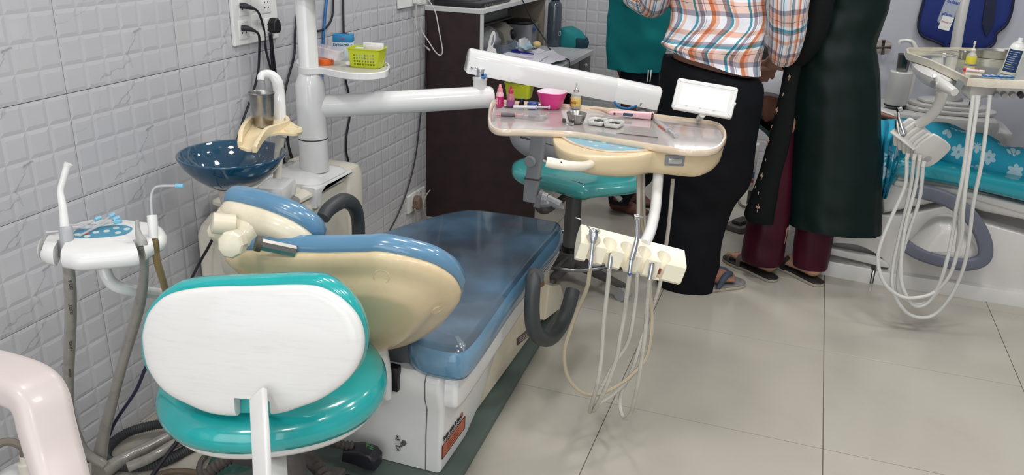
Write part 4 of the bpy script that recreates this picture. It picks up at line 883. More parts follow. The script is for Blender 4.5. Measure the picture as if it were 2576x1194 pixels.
# ------------------------------------------------------------------ assistant console on the left
AZc = .742
def A2(pts, z): return [(p.x, p.y) for p in (at(u, v, 2, z) for u, v in pts)]
ac = thing('assistant_console', 'white assistant console with blue keypad on bent tube by the tiled wall', 'dental console', at(260, 600, 2, .70))
ao = sm2(A2([(88, 612), (92, 598), (108, 590), (150, 577), (190, 556), (240, 547), (300, 546), (350, 551), (398, 558), (417, 574), (414, 590), (395, 600), (375, 612), (352, 628), (310, 634), (240, 640), (190, 643), (160, 638), (130, 632), (100, 624)], AZc), 4)
Fa = fr((0, 0, AZc-.034))
base = pad(Fa, ao, [(-.014, -.002), (-.008, 0), (-.002, .007), (0, .018), (-.003, .027), (-.008, .032), (-.014, .034)])
cuts = []
for u, v, r in ((118, 601, .006), (158, 617, .0095), (347, 616, .0085), (386, 598, .0075)):
    q = at(u, v, 2, AZc-.01); cuts.append(lathe(fr((q.x, q.y, AZc-.06)), [(r, 0), (r, .1)], 18))
    o_ = at(u+(-14 if u < 200 else 12), v+26, 2, AZc-.01); d = (o_-q).normalized()
    cuts.append(beam((q.x, q.y, AZc-.01), tuple(V((q.x, q.y, AZc-.01))+V((d.x, d.y, 0))*.07), [(-r*.8, -.06), (r*.8, -.06), (r*.8, .06), (-r*.8, .06)]))
ab = obj('body', boolean(base, cuts), white, ac, 40)
obj('parting_line', pad(Fa, ao, [(.0006, .012), (.0006, .0128)], c0=False, c1=False), mat('seam', rgb(110, 108, 106), .6), ac) if 0 else None
kq = [at(u, v, 2, AZc+.0004) for u, v in [(186, 596), (193, 577), (230, 572), (300, 566), (333, 573), (318, 588), (285, 594), (230, 598)]]
kk = obj('keypad', pad(fr((0, 0, AZc-.0002)), sm2([(p.x, p.y) for p in kq], 4), [(0, 0), (0, .0010)]), mat('keypad teal blue', rgb(70, 138, 168), .35), ac)
for i, (u, v) in enumerate([(194, 590), (217, 587), (241, 584), (268, 581), (292, 573), (319, 576), (219, 594), (297, 585)]):
    q = at(u, v, 2, AZc+.001); obj('key', lathe(fr((q.x, q.y, AZc+.0008)), [(.0062, 0), (.006, .0010), (0, .0012)], 14), mat('key red mark', rgb(190, 90, 90), .4) if i == 1 else kb, kk)
obj('support_tube', tube([dp(262, 640, 1.66), dp(264, 680, 1.66), dp(282, 712, 1.67), dp(320, 728, 1.70), dp(380, 735, 1.78), dp(470, 745, 1.95), dp(560, 745, 2.2)], .0125, 18), gwhite, ac)
DS = 1.60
t = thing('suction_tip', 'tall bent white suction tip in the grey valve at the console left', 'suction tip', dp(168, 600, DS))
obj('tip', tube([dp(163, 572, DS), dp(158, 520, DS), dp(152, 482, DS), dp(158, 455, DS), dp(168, 420, DS)], [.0085, .0075, .006, .0062, .0068], 18), white, t)
obj('bevel_mouth', tube([dp(168, 420, DS), dp(173, 411, DS)], [.0068, .0085], 18, 1, cap=False), white, t)
obj('valve', tube([dp(165, 570, DS), dp(166, 580, DS), dp(168, 610, DS), dp(166, 652, DS)], [.010, .0128, .0125, .0085], 20), mat('valve grey', rgb(166, 168, 172), .35), t)
hz_ = mat('film wrapped grey hose', rgb(150, 146, 140), .3, coat=.5, dirt=rgb(84, 80, 76), dscale=16, damt=.6, bump=.5, bscale=40)
ribm = mat('dark ribbed hose', rgb(66, 64, 64), .5)
o_ = obj('hose', tube([dp(169, 652, 1.60), dp(175, 700, 1.62), dp(178, 780, 1.68), dp(176, 860, 1.76), dp(172, 950, 1.86), dp(176, 1040, 1.94), dp(210, 1130, 2.02), dp(262, 1168, 2.05)], [.0095, .0115, .0115, .0118, .0118, .0118, .0118, .012], 14), hz_, t)
Fq = hit(o_, 177, 745, (0, 0, 1))
wr = mat('hose print', rgb(60, 56, 54), .5)
tc_ = ray(177, 800).normalized(); sd = tc_.cross(V((0, 0, 1))).normalized()
for v_, s_ in ((700, 'ISO 9001'), (760, 'SUCTION'), (850, 'HOSE 2018'), (920, '10mm PVC')):
    h = hit(o_, 174 if v_ > 880 else 177, v_+8, (0, 0, 1)); obj('hose_print', text_mb(s_, .009, (h[0]+h[3]*.0006, V((0, 0, 1)), h[2].cross(h[3])*-1 if 0 else h[3].cross(V((0, 0, 1))), h[3]), True, .0003), wr, o_, 0, kind='stuff')
t = thing('air_nozzle', 'grey tapered nozzle with film-wrapped hose in the right console pocket', 'dental handpiece', dp(348, 600, 1.6))
obj('nozzle', tube([dp(345, 552, 1.60), dp(346, 575, 1.60), dp(350, 592, 1.60), dp(356, 606, 1.60), dp(359, 618, 1.6)], [.0035, .0048, .0068, .010, .0095], 16), mat('nozzle grey', rgb(158, 156, 152), .35, dirt=rgb(110, 100, 90), damt=.4), t)
obj('hose', tube([dp(360, 615, 1.60), dp(363, 680, 1.66), dp(352, 760, 1.74), dp(330, 840, 1.82), dp(312, 900, 1.87), dp(288, 990, 1.95), dp(262, 1090, 2.04), dp(250, 1165, 2.08), dp(256, 1230, 2.1)], [.0085, .0085, .012, .0125, .0118, .0118, .014, .018, .018], 14), hz_, t)
t = thing('saliva_ejector', 'upright clear saliva ejector with pale blue tip in white holder', 'saliva ejector', dp(384, 580, 1.62))
obj('holder', tube([dp(382, 541, 1.63), dp(384, 560, 1.63), dp(386, 600, 1.63)], [.0098, .0098, .0085], 18, 1), white, t)
straw = mat('clear straw', rgb(200, 200, 202), .1, alpha=.6, coat=1); btip = mat('pale blue tip', rgb(124, 186, 214), .4)
obj('straw', tube([dp(382, 542, 1.63), dp(380, 500, 1.63), dp(385, 478, 1.63), dp(400, 468, 1.63), dp(443, 467, 1.63)], .0024, 10), straw, t)
obj('tip', tube([dp(442, 467, 1.63), dp(461, 468, 1.63)], .0046, 12, 1), btip, t)
obj('hose', tube([dp(388, 598, 1.63), dp(394, 650, 1.66), dp(408, 700, 1.72), dp(420, 740, 1.8)], .0075, 12), mat('yellowed hose', rgb(158, 132, 92), .4), t)
for a, b, c_, l in (((116, 584), (190, 575), (238, 553), 'spare clear ejector nearest the wall with blue tip upright'), ((158, 570), (230, 572), (275, 545), 'spare clear ejector with its blue tip furthest back'), ((170, 566), (250, 562), (288, 558), 'spare clear ejector with blue tip turned right'), ((200, 592), (240, 572), (284, 553), 'spare clear ejector lying across the blue keypad')):
    p0, p1, p2 = at(*a, 2, AZc+.006), at(*b, 2, AZc+.008), at(*c_, 2, AZc+.012)
    t = thing('saliva_ejector', l, 'saliva ejector', p0, 'spare saliva ejectors'); obj('straw', tube([p0, p1, p2], .0022, 8), straw, t); d = (p2-p1).normalized(); obj('tip', tube([p2, p2+d*.014], .0044, 10, 1), btip, t)
# ------------------------------------------------------------------ hoses on the floor at the left
def ribbed(pts, r, n=12, step=.006, amp=.0012):
    c = cr(pts, 14); Ls = [0]
    for i in range(1, len(c)): Ls.append(Ls[-1]+(c[i]-c[i-1]).length)
    tot = Ls[-1]; N = int(tot/step)*2; out = []; j = 0
    for k in range(N+1):
        s = tot*k/N
        while j < len(Ls)-2 and Ls[j+1] < s: j += 1
        f = (s-Ls[j])/max(1e-9, Ls[j+1]-Ls[j]); out.append(c[j]+(c[j+1]-c[j])*f)
    return tube(out, [r+(amp if k % 2 else -amp) for k in range(N+1)], n, 0)
fz = lambda u, v, z=.015: at(u, v, 2, z)
bh = mat('black corrugated hose', rgb(60, 62, 64), .45)
def clampx(pts):
    for p in pts: p.x = max(p.x, .03)
    return pts
tag(obj('corrugated_hose', ribbed(clampx([fz(520, 1105), fz(470, 1130), fz(420, 1156), fz(360, 1172), fz(300, 1170), fz(268, 1150), fz(275, 1118, .02), fz(320, 1088, .03), fz(380, 1070, .04), fz(450, 1060, .04), fz(520, 1050, .03)]), .0125, 12)), 'black corrugated hose looped on the floor by the tiled wall', 'hose').data.materials.append(bh)
tag(obj('wrapped_hose', tube(clampx([fz(255, 1190, .03), fz(300, 1160, .03), fz(360, 1130, .03), fz(430, 1095, .03), fz(500, 1070, .03)]), [.02, .017, .015, .014, .014], 14), hz_), 'thick grey film-wrapped hose inside the corrugated loop', 'hose')
tag(obj('wrapped_hose', tube(clampx([fz(320, 1175, .035), fz(380, 1150, .04), fz(440, 1115, .04), fz(480, 1100, .03)]), .013, 14), hz_), 'thinner grey film-wrapped hose lying over the floor tiles', 'hose')
tag(obj('black_cord', tube([fz(380, 1200, .06), fz(405, 1165, .06), fz(450, 1105, .06), fz(470, 1080, .05)], .006, 8), blackcable), 'flat black cord crossing over the corrugated hose', 'cord')
tag(obj('brown_hose', tube([fz(370, 1205, .012), fz(410, 1190, .012), fz(450, 1184, .012), fz(500, 1190, .012), fz(530, 1205, .012)], .008, 10), mat('brown tube', rgb(100, 84, 68), .5)), 'brown tube curling at the bottom beside the stool', 'hose')
tag(obj('blue_black_cord', tube([dp(380, 900, 1.9), dp(366, 925, 1.93), dp(340, 985, 1.98), dp(290, 1060, 2.05), dp(262, 1120, 2.09), dp(215, 1165, 2.06)], .0042, 8), mat('blue black cord', rgb(36, 34, 66), .4)), 'dark blue cord hanging down behind the near stool', 'cord')
tag(obj('cable', tube([dp(545, 580, 2.35), dp(525, 620, 2.33), dp(505, 655, 2.3), dp(480, 705, 2.25), dp(455, 760, 2.2)], .004, 8), blackcable), 'dark cable slanting behind the headrest towards the floor', 'cable')
# canister bottom left
c = V((.10, -.37, 0))
t = thing('canister', 'white plastic canister with tube on its cap in the bottom left corner', 'canister', c)
obj('body', lathe(fr(c), [(.065, 0), (.07, .005), (.07, .13), (.06, .155), (.03, .165)], 32), white, t)
obj('cap', lathe(fr(c+V((.01, .0, .16))), [(.016, 0), (.016, .03), (.010, .033), (.009, .05)], 18), ivory, t)
obj('tube', tube([c+V((.01, 0, .2)), c+V((.01, .0, .235)), c+V((-.02, -.03, .25)), c+V((-.04, -.12, .20)), c+V((-.05, -.2, .1))], .009, 10), mat('grimy tube', rgb(122, 114, 104), .5), t)
# ------------------------------------------------------------------ plastic armchair, bottom left
pc = mat('marbled pinkish white plastic', rgb(198, 187, 184), .35, coat=.1, noise=.06, nscale=6)
t = thing('plastic_armchair', 'pinkish white moulded plastic armchair cut off at the lower left corner', 'chair', (.75, -1.1, 0))
def rtube(pts, w, h, n=4, flat=(0, 0, 1)):
    c = cr(pts, 6); o = []; M = len(c); prev = V(flat)
    for i, p in enumerate(c):
        a = c[max(i-1, 0)]; b = c[min(i+1, M-1)]; tt_ = (b-a).normalized(); x = (prev-tt_*prev.dot(tt_)).normalized(); prev = x; y = tt_.cross(x)
        k = i/(M-1); ww = w[0]+(w[1]-w[0])*k; hh = h[0]+(h[1]-h[0])*k
        o.append([p+y*q[0]+x*q[1] for q in rrect(ww, hh, min(ww, hh)*.35, 4)])
    return loft(o)
ap = [dp(-200, 905, .95), dp(-90, 925, .93), dp(10, 950, .90), dp(75, 975, .885), dp(103, 1010, .88), dp(118, 1070, .875), dp(140, 1150, .87), dp(165, 1240, .86)]
obj('armrest', rtube(ap, (.060, .050), (.040, .034)), pc, t, 50)
q = ap[-1]
obj('leg', rtube([q, q+(ap[-1]-ap[-2])*2.0, V((q.x+.10, q.y+.02, .0))], (.05, .03), (.034, .028)), pc, t, 50)
obj('seat', box((0, 0, 0), (.44, .42, .02), .009, fr((.60, -1.12, .40))), pc, t)
obj('backrest', box((0, 0, 0), (.02, .42, .42), .009, fr((.37, -1.15, .62), (1, 0, .15))), pc, t)
for x, y in ((.80, -1.30), (.42, -1.30), (.42, -.94)): obj('leg', rtube([V((x, y, .40)), V((x+(.02 if x > .6 else -.02), y, .0))], (.05, .03), (.03, .025)), pc, t, 50)
# ------------------------------------------------------------------ near stool with teal cushions
st_ = thing('stool', 'near stool with white back shell and teal cushions in front of the blue chair', 'stool', (.69, -.20, 0))
Bp = dp(640, 865, 1.45); nb = V((.22, -.965, .14)).normalized(); axb = V((0, 0, 1)).cross(nb).normalized(); ayb = nb.cross(axb); Fbk = (Bp, axb, ayb, nb)
def onF(F, u, v, h=0):
    d = ray(u, v); o_ = F[0]+F[3]*h; k_ = (o_-CAM).dot(F[3])/d.dot(F[3]); q = CAM+d*k_-F[0]; return (q.dot(F[1]), q.dot(F[2]))
arc_ = [(692, 1039), (755, 1022), (813, 999), (874, 955), (908, 904), (917, 852), (902, 800), (865, 757), (813, 726), (762, 717), (641, 719), (512, 723), (426, 740), (383, 775), (366, 812), (361, 856), (374, 921), (413, 977), (469, 1011), (555, 1041), (612, 1047)]
spo = sm2([onF(Fbk, *p) for p in arc_[:-1]], 5)
shm = pad(Fbk, spo, [(-.002, -.010), (0, -.004), (0, .002), (-.002, .007), (-.007, .011), (-.016, .0135), (-.03, .0145), (-.03, .016, .8), (-.03, .017, .5), (-.03, .017, .2)])
n0_, n1_ = onF(Fbk, 598, 997), onF(Fbk, 686, 994); mx_, my_ = (n0_[0]+n1_[0])/2, (n0_[1]+n1_[1])/2
obj('back_shell', boolean(shm, [box((mx_, my_-.06, 0), (n1_[0]-n0_[0], .12, .12), .002, Fbk)]), mat('scratched white shell', rgb(226, 226, 224), .24, coat=.3, dirt=rgb(140, 138, 134), dscale=14, damt=.13, dvec=(1, 1, 10)), st_, 45)
cpo = sm2([onF(Fbk, u, v, -.02) for u, v in [(357, 860), (362, 810), (378, 770), (420, 728), (480, 706), (640, 697), (770, 694), (820, 702), (872, 740), (905, 790), (919, 850), (910, 905), (874, 955), (810, 999), (700, 1032), (560, 1036), (469, 1008), (413, 975), (368, 921)]], 4)
obj('back_cushion', pad(Fbk, cpo, [(-.02, -.058), (-.006, -.054), (.001, -.044), (.002, -.030), (-.001, -.016), (-.006, -.0105)]), teal, st_, 60)
# seat
Sa, Sb, Sc = at(392, 1012, 2, .445), at(973, 950, 2, .445), at(650, 1106, 2, .425)
cc = (Sa+Sb)/2; ra = (Sb-Sa).length/2; ax = (Sb-Sa).normalized()
so2 = ell(ra, .215, 56, p=2.25); Fse = fr(V((cc.x, cc.y, 0))+V((-ax.y, ax.x, 0))*.035, ax, V((-ax.y, ax.x, 0)))
obj('seat_cushion', pad(Fse, so2, [(-.016, .418), (-.002, .421), (.003, .435), (.002, .450), (-.008, .468), (-.03, .478), (-.05, .482, .9), (-.05, .480, .6)]), teal, st_, 60)
obj('seat_pan', pad(Fse, so2, [(-.06, .375), (-.045, .380), (-.022, .395), (-.014, .405), (-.013, .4175), (-.03, .418)]), white, st_, 60)
bar = [dp(650, 992, 1.437), dp(652, 1040, 1.41), dp(656, 1110, 1.385), dp(660, 1194, 1.38), dp(662, 1260, 1.385)]
bar += [V((bar[-1].x-.01, bar[-1].y+.05, .375)), V((.69, -.25, .368))]
obj('back_bar', rtube(bar, (.040, .042), (.012, .012), flat=(0, -1, .2)), white, st_, 50)
obj('column', lathe(fr((.69, -.20, 0)), [(.05, .06), (.05, .10), (.03, .11), (.028, .25), (.022, .26), (.022, .37), (.05, .374)], 24), dgrey, st_)
for k in range(5):
    a = k*1.2566+.4; d = V((math.cos(a), math.sin(a), 0)); c = V((.69, -.20, .08))
    lg = obj('leg', beam(c, c+d*.21-V((0, 0, .02)), rrect(.035, .025, .006)), dgrey, st_)
    obj('castor', tube([c+d*.21+V((-d.y, d.x, 0))*.018-V((0, 0, .055)), c+d*.21-V((-d.y, d.x, 0))*.018-V((0, 0, .055))], .025, 18, 1), black, lg)
# dark lever housings under the seat
# ------------------------------------------------------------------ foot control with corrugated cable
q0 = at(880, 1122, 1, .085)
t = thing('foot_pedal', 'black foot pedal with green print and corrugated cable by the white housing', 'foot pedal', at(920, 1140, 1, .085)-V((0, 0, .05)))
pv = [at(u, v, 1, .095) for u, v in [(885, 1108), (925, 1109), (952, 1118), (965, 1135), (964, 1158), (945, 1157), (915, 1143), (882, 1134)]]
Fpd = (V((0, .095, 0)), V((1, 0, 0)), V((0, 0, 1)), V((0, -1, 0)))
obj('pedal', pad(Fpd, [(p.x, p.z) for p in pv], rnd(.05, .008)), mat('black pedal', rgb(36, 36, 42), .35), t)
c = at(930, 1122, 1, .044)
obj('print', text_mb('F±', .02, (c, V((.98, 0, -.2)), V((.2, 0, .98)), V((0, -1, 0))), True, .0006), mat('green print', rgb(70, 130, 80), .5), t, 0, kind='stuff')
cg = mat('dusty corrugated sleeve', rgb(88, 80, 76), .55, dirt=rgb(120, 110, 100), dscale=30, damt=.5)
obj('cable', ribbed([at(890, 1121, 1, .07), at(860, 1118, 1, .06), at(825, 1108, 1, .05), at(790, 1103, 1, .06), at(755, 1100, 1, .08)], .011, 12, .011, .0022), cg, t)
t = thing('foot_controller', 'green-domed foot controller with dusty bracket under the near stool', 'foot pedal', fz(590, 1165, 0))
c = fz(596, 1178, 0)
obj('dome', lathe(fr(c), [(.075, .003), (.07, .02), (.05, .045), (.02, .055), (0, .056)], 28), mat('dark green mottled dome', rgb(52, 98, 86), .5, noise=.4, nscale=90), t)
obj('guard', tube([c+V((.09*math.cos(a), .09*math.sin(a), .02)) for a in [i*math.pi/8 for i in range(16)]], .008, 8, 2, True), dgrey, t)
obj('bracket', box((0, 0, 0), (.07, .04, .05), .008, fr(dp(622, 1140, 2.0), (1, .2, 0))), dgrey, t)
obj('cable', ribbed([dp(610, 1128, 2.0), dp(575, 1152, 2.0), dp(535, 1180, 2.0), dp(505, 1215, 2.0)], .0145, 12, .012, .0025), cg, t)
obj('cable', ribbed([dp(745, 1150, 1.98), dp(775, 1155, 1.96), dp(800, 1175, 1.92), dp(822, 1205, 1.9)], .0155, 12, .014, .003), cg, t)
obj('knuckle', tube([dp(720, 1145, 2.0), dp(765, 1150, 1.97)], .022, 14, 1), dgrey, t)
obj('knob', tube([dp(735, 1168, 1.95), dp(750, 1172, 1.93)], [.012, .009], 12, 1), dgrey, t)
# ------------------------------------------------------------------ sockets and cables on the tiled wall
XW = -.0  # tile face is about x = 0
def Wp(u, v, x=.008): return at(u, v, 0, x)
def plate(name, lbl, px, th=.010):
    ps = [Wp(u, v, .004) for u, v in px]; y0, y1 = min(p.y for p in ps), max(p.y for p in ps); z0, z1 = min(p.z for p in ps), max(p.z for p in ps)
    t = thing(name, lbl, 'socket board', V((.003, (y0+y1)/2, z0)))
    F = fr((.0025, (y0+y1)/2, (z0+z1)/2), (0, 1, 0), (0, 0, 1))
    obj('plate', pad(F, rrect(y1-y0, z1-z0, .004), [(0, 0), (0, th-.003), (-.003, th)]), white, t)
    return t, F, y1-y0, z1-z0, th
t, F, w, h, th = plate('socket_board', 'large white switch and socket board left of the post with three plugs', [(578, 0), (586, 112), (697, 95), (575, -130)])
Y_, Z_ = F[0].y, F[0].z
def mod(t, F, u, v, w, h, kind, th):
    p = Wp(u, v, .012); x, y = p.y-F[0].y, p.z-F[0].z
    m = obj('socket' if kind else 'switch', pad((P(F, x, y, th), F[1], F[2], F[3]), rrect(w, h, .002, 2), [(0, 0), (0, .0015), (-.002, .0025)]), white, t)
    if kind:
        for a, b in ((-.009, -.008), (.009, -.008), (-.0085, .008), (.0085, .008), (0, .012))[:kind]:
            obj('hole', lathe((P(F, x+a, y+b, th+.0022), F[1], F[2], F[3]), [(.0026, 0), (.0026, .0006), (0, .0006)], 10), black, m)
    return m
for u, v, w_, h_, k in ((612, 15, .045, .055, 3), (612, 75, .045, .055, 3), (640, 60, .030, .055, 0), (640, 5, .030, .055, 0), (668, 12, .045, .05, 4), (676, 68, .045, .055, 5)): mod(t, F, u, v, w_, h_, k, th)
def plug(lbl, pts, r, m=blackcable, body=None):
    p = [Wp(*q) for q in pts]
    return p
def cable(lbl, pts, r=.0038, m=blackcable, cat_='cable'): return tag(obj('cable', tube([Wp(*q) for q in pts], r, 8, 6), m), lbl, cat_)
pb = mat('dark plug rubber', rgb(40, 38, 46), .5)
for i, (px, cp, l) in enumerate(((([604, 14], [620, 16], [640, 22]), [(640, 22, .045), (652, 35, .03), (664, 75, .012), (670, 130, .012), (690, 200, .012), (708, 260, .012), (722, 350, .012), (735, 395, .012), (746, 418, .012)], 'upper dark two-pin plug in the large socket board, cable curving down'), (([608, 70], [624, 72], [642, 78]), [(642, 78, .045), (652, 92, .03), (652, 140, .012), (648, 190, .012), (632, 245, .012), (612, 300, .012), (598, 348, .012), (592, 380, .012), (584, 405, .012)], 'lower dark two-pin plug in the large socket board, cable falling behind the bowl'))):
    t = thing('plug', l, 'plug', Wp(*px[0]))
    obj('body', tube([Wp(*px[0], .014), Wp(*px[1], .03), Wp(*px[2], .045)], [.009, .0085, .004], 12), pb, t)
    obj('cable', tube([Wp(*q) for q in cp], .0038, 8), blackcable, t)
t = thing('plug', 'large black three-pin plug at the lower right of the socket board', 'plug', Wp(680, 65))
c = Wp(681, 64, .014); Fq = fr(c, (0, 1, 0), (0, 0, 1))
obj('body', pad(Fq, [(-.017, -.014), (-.009, -.022), (.009, -.022), (.019, -.012), (.017, .010), (.006, .024), (-.006, .024), (-.017, .010)], rnd(.028, .006)), black, t)
obj('cable', tube([Wp(682, 85, .03), Wp(684, 105, .02), Wp(690, 160, .012), Wp(700, 225, .012), Wp(712, 285, .012), Wp(712, 350, .012), Wp(716, 415, .012)], .0042, 8), blackcable, t)
obj('cable', tube([Wp(678, 85, .03), Wp(680, 100, .02), Wp(686, 170, .012), Wp(704, 250, .012), Wp(722, 320, .012), Wp(728, 380, .012), Wp(742, 420, .012)], .0035, 8), blackcable, t)
cable('black cable falling from above just left of the white post', [(747, 35), (742, 90), (740, 140), (724, 200), (714, 250), (716, 300)])
cable('bright blue air hose running down behind the white post', [(824, -20), (816, 60), (812, 140), (810, 250), (810, 330), (808, 400)], .0048, MATS['blue pneumatic tube'], 'hose')
cable('short black cable hooking under the lamp bracket right of the post', [(838, -10), (836, 40), (822, 68), (800, 78), (788, 74)], .0038)
cable('black cable dropping behind the shelf tray and lower arm', [(863, -20), (864, 60), (866, 120), (868, 190), (878, 240), (880, 290), (872, 340), (871, 380), (882, 425)], .0040)
t, F, w, h, th = plate('socket_board', 'white socket board at the top beside the desk with usb charger', [(1000, -60), (1000, 19), (1068, 10)])
cable('black cable hanging down beside the desk to the low socket', [(1074, 60, .012), (1070, 200, .012), (1058, 290, .012), (1046, 390, .012), (1030, 460, .012), (1005, 530, .012), (980, 580, .012)], .0034)
wc = mat('white usb cable', rgb(214, 210, 206), .4)
t = thing('usb_cable', 'white charging cable looping down from the socket board beside the desk', 'cable', Wp(1050, 5))
obj('charger', box((0, 0, 0), (.04, .03, .03), .004, fr(Wp(1052, 0, .03), (0, 1, 0), (0, 0, 1))), white, t)
obj('lead', tube([Wp(1078, 0, .04), at(1095, 30, 1, 1.915), at(1105, 80, 1, 1.915), at(1113, 125, 1, 1.915), at(1108, 139, 1, 1.915), at(1095, 130, 1, 1.905), at(1078, 104, 1, 1.895), Wp(1060, 75, .015), Wp(1048, 30, .02), Wp(1046, 6, .03)], .0026, 8), wc, t)
obj('lead', tube([Wp(1048, 5, .03), Wp(1046, 50, .02), Wp(1052, 90, .02), Wp(1064, 110, .015), at(1075, 121, 1, 1.915)], .0022, 8), wc, t)
obj('connector', tube([at(1073, 119, 1, 1.915), at(1082, 127, 1, 1.915)], .0042, 10, 1), wc, t)
t, F, w, h, th = plate('socket_board', 'white double socket low on the wall near the blue chair foot', [(1022, 495), (1025, 530), (1066, 510), (1062, 470)])
mod(t, F, 1042, 500, .05, .06, 0, th); mod(t, F, 1056, 488, .03, .05, 5, th)
t = thing('plug', 'brown three-pin plug with thin cord in the low socket', 'plug', Wp(1043, 510))
c = Wp(1043, 508, .016); Fq = fr(c, (0, 1, 0), (0, 0, 1))
obj('body', pad(Fq, [(-.022, -.018), (-.012, -.03), (.012, -.03), (.024, -.016), (.022, .014), (.008, .032), (-.008, .032), (-.022, .014)], rnd(.03, .007)), mat('brown plug', rgb(122, 100, 86), .4), t)
obj('cord', tube([Wp(1044, 525, .03), Wp(1048, 545, .02), Wp(1050, 575, .01)], .003, 8), mat('pale cord', rgb(190, 180, 168), .4), t)
cable('thin pale cord arching beside the low socket', [(1078, 555, .02), (1066, 530, .02), (1066, 505, .02), (1080, 480, .02), (1092, 478, .03)], .003, MATS['pale cord'])
# ------------------------------------------------------------------ second stool (teal seat, grey arm) behind the console
st2 = thing('stool', 'far stool with square teal seat, grey back bracket and chrome foot ring behind the console', 'stool', (.82, 1.62, 0))
g2 = mat('grey cast plastic', rgb(156, 157, 161), .38, noise=.06)
zc = .445
pts = [(1291, 413), (1300, 402), (1330, 397), (1420, 405), (1560, 418), (1612, 432), (1616, 444), (1600, 460), (1500, 470), (1462, 474), (1400, 458), (1340, 445), (1298, 430)]
so3 = sm2([(at(u, v, 2, zc).x, at(u, v, 2, zc).y) for u, v in pts], 4)
obj('seat_cushion', pad(fr((0, 0, zc-.045)), so3, [(-.03, 0), (-.006, .002), (.004, .015), (.006, .028), (.0, .042), (-.02, .050), (-.04, .052)]), teal, st2, 60)
obj('seat_cover', pad(fr((0, 0, zc-.045)), so3, [(.006, .014), (.008, .028), (.002, .044), (-.02, .0528)], c0=False), bag, st2, 60)
obj('seat_plate', pad(fr((0, 0, zc-.062)), so3, [(-.06, 0), (-.05, .003), (-.04, .016)]), dgrey, st2)
cx_, cy_ = at(1440, 560, 1, 1.50).x, 1.50
cst = fr((cx_, cy_, 0))
obj('column', lathe(cst, [(.045, .05), (.047, .12), (.038, .125), (.038, .130), (.034, .14), (.034, .20), (.033, .203), (.033, .27), (.031, .275), (.031, .36), (.028, .365), (.028, .392)], 28), mat('stool column grey', rgb(92, 92, 92), .45), st2)
obj('column_seal', lathe(cst, [(.041, .122), (.041, .145)], 28), black, st2)
obj('foot_ring', tube([V((cx_+.20*math.cos(a), cy_+.20*math.sin(a), .125)) for a in [i*math.pi/14 for i in range(28)]], .0085, 12, 2, True), mat('dull chrome', (.35, .35, .36), .2, 1), st2)
for k in range(3):
    a = k*2.094+.5; d = V((math.cos(a), math.sin(a), 0)); obj('ring_spoke', tube([V((cx_, cy_, .11))+d*.04, V((cx_, cy_, .12))+d*.195], .007, 8, 1), dgrey, st2)
for k in range(5):
    a = k*1.2566-.42; d = V((math.cos(a), math.sin(a), 0)); c = V((cx_, cy_, .075)); s = V((-d.y, d.x, 0))
    lg = obj('leg', loft([[c+d*r+s*x*w+V((0, 0, z+y*h)) for x, y in rrect(2, 2, .5, 3)] for r, w, h, z in ((.02, .022, .018, 0), (.14, .018, .014, -.008), (.27, .013, .010, -.018))]), dgrey, st2)
    for sg in (-1, 1): obj('castor_wheel', tube([c+d*.265+s*.004*sg+V((0, 0, -.048)), c+d*.265+s*.020*sg+V((0, 0, -.048))], .027, 20, 1), g2, lg)
# back bracket, hinge knob and clamp
B = lambda u, v, y=1.18: at(u, v, 1, y)
br = [B(1353, 336), B(1350, 370), B(1345, 410), B(1338, 455), B(1332, 500), B(1345, 520)]
obj('back_bracket', rtube([B(1356, 330), B(1352, 370), B(1345, 420), B(1337, 470), B(1334, 505)], (.055, .050), (.026, .030), flat=(0, -1, 0)), g2, st2, 50)
obj('bracket_joint', box((0, 0, 0), (.056, .036, .006), .002, fr(B(1341, 448), (1, 0, 0), (0, 1, 0))), dgrey, st2)
obj('hinge_knob', lathe((B(1336, 404, 1.165), V((1, 0, 0)), V((0, 0, 1)), V((0, -1, 0))), [(.019, 0), (.021, .004), (.021, .016), (.017, .02), (.0, .02)], 10), g2, st2, 30)
obj('clamp', rtube([B(1352, 498, 1.19), B(1366, 505, 1.19)], (.07, .06), (.035, .03), flat=(0, -1, 0)), g2, st2, 50)
obj('hand_wheel', tube([B(1366, 502, 1.17), B(1380, 504, 1.17), B(1384, 504, 1.17), B(1408, 516, 1.17), B(1412, 517, 1.17)], [.028, .024, .017, .0175, .014], 10), g2, st2, 30)
obj('lever', tube([at(1530, 476, 1, 1.45), at(1545, 485, 1, 1.45), at(1562, 503, 1, 1.45)], [.007, .011, .010], 12), mat('pale lever', rgb(170, 170, 168), .4), st2)
obj('support_arm', tube([B(1345, 500, 1.2), V((.78, 1.32, .34)), V((cx_, cy_, .38))], [.016, .014, .014], 12), dgrey, st2)
bsh = [(1288, 330), (1283, 345), (1295, 370), (1330, 395), (1380, 405), (1440, 400), (1500, 385), (1520, 350), (1500, 300), (1400, 275), (1320, 280)]
Fb3 = fr(B(1400, 340, 1.30), (1, .15, 0), (0, .25, 1)); Fb3 = (Fb3[0], Fb3[1], Fb3[2], Fb3[1].cross(Fb3[2]))
bso = sm2([onF(Fb3, u, v) for u, v in bsh], 4)
obj('back_shell', pad(Fb3, bso, [(-.02, -.03), (0, -.02), (.002, -.005), (-.006, .010), (-.02, .018), (-.03, .020, .9)]), mat('pale grey shell', rgb(150, 151, 156), .4), st2, 50)
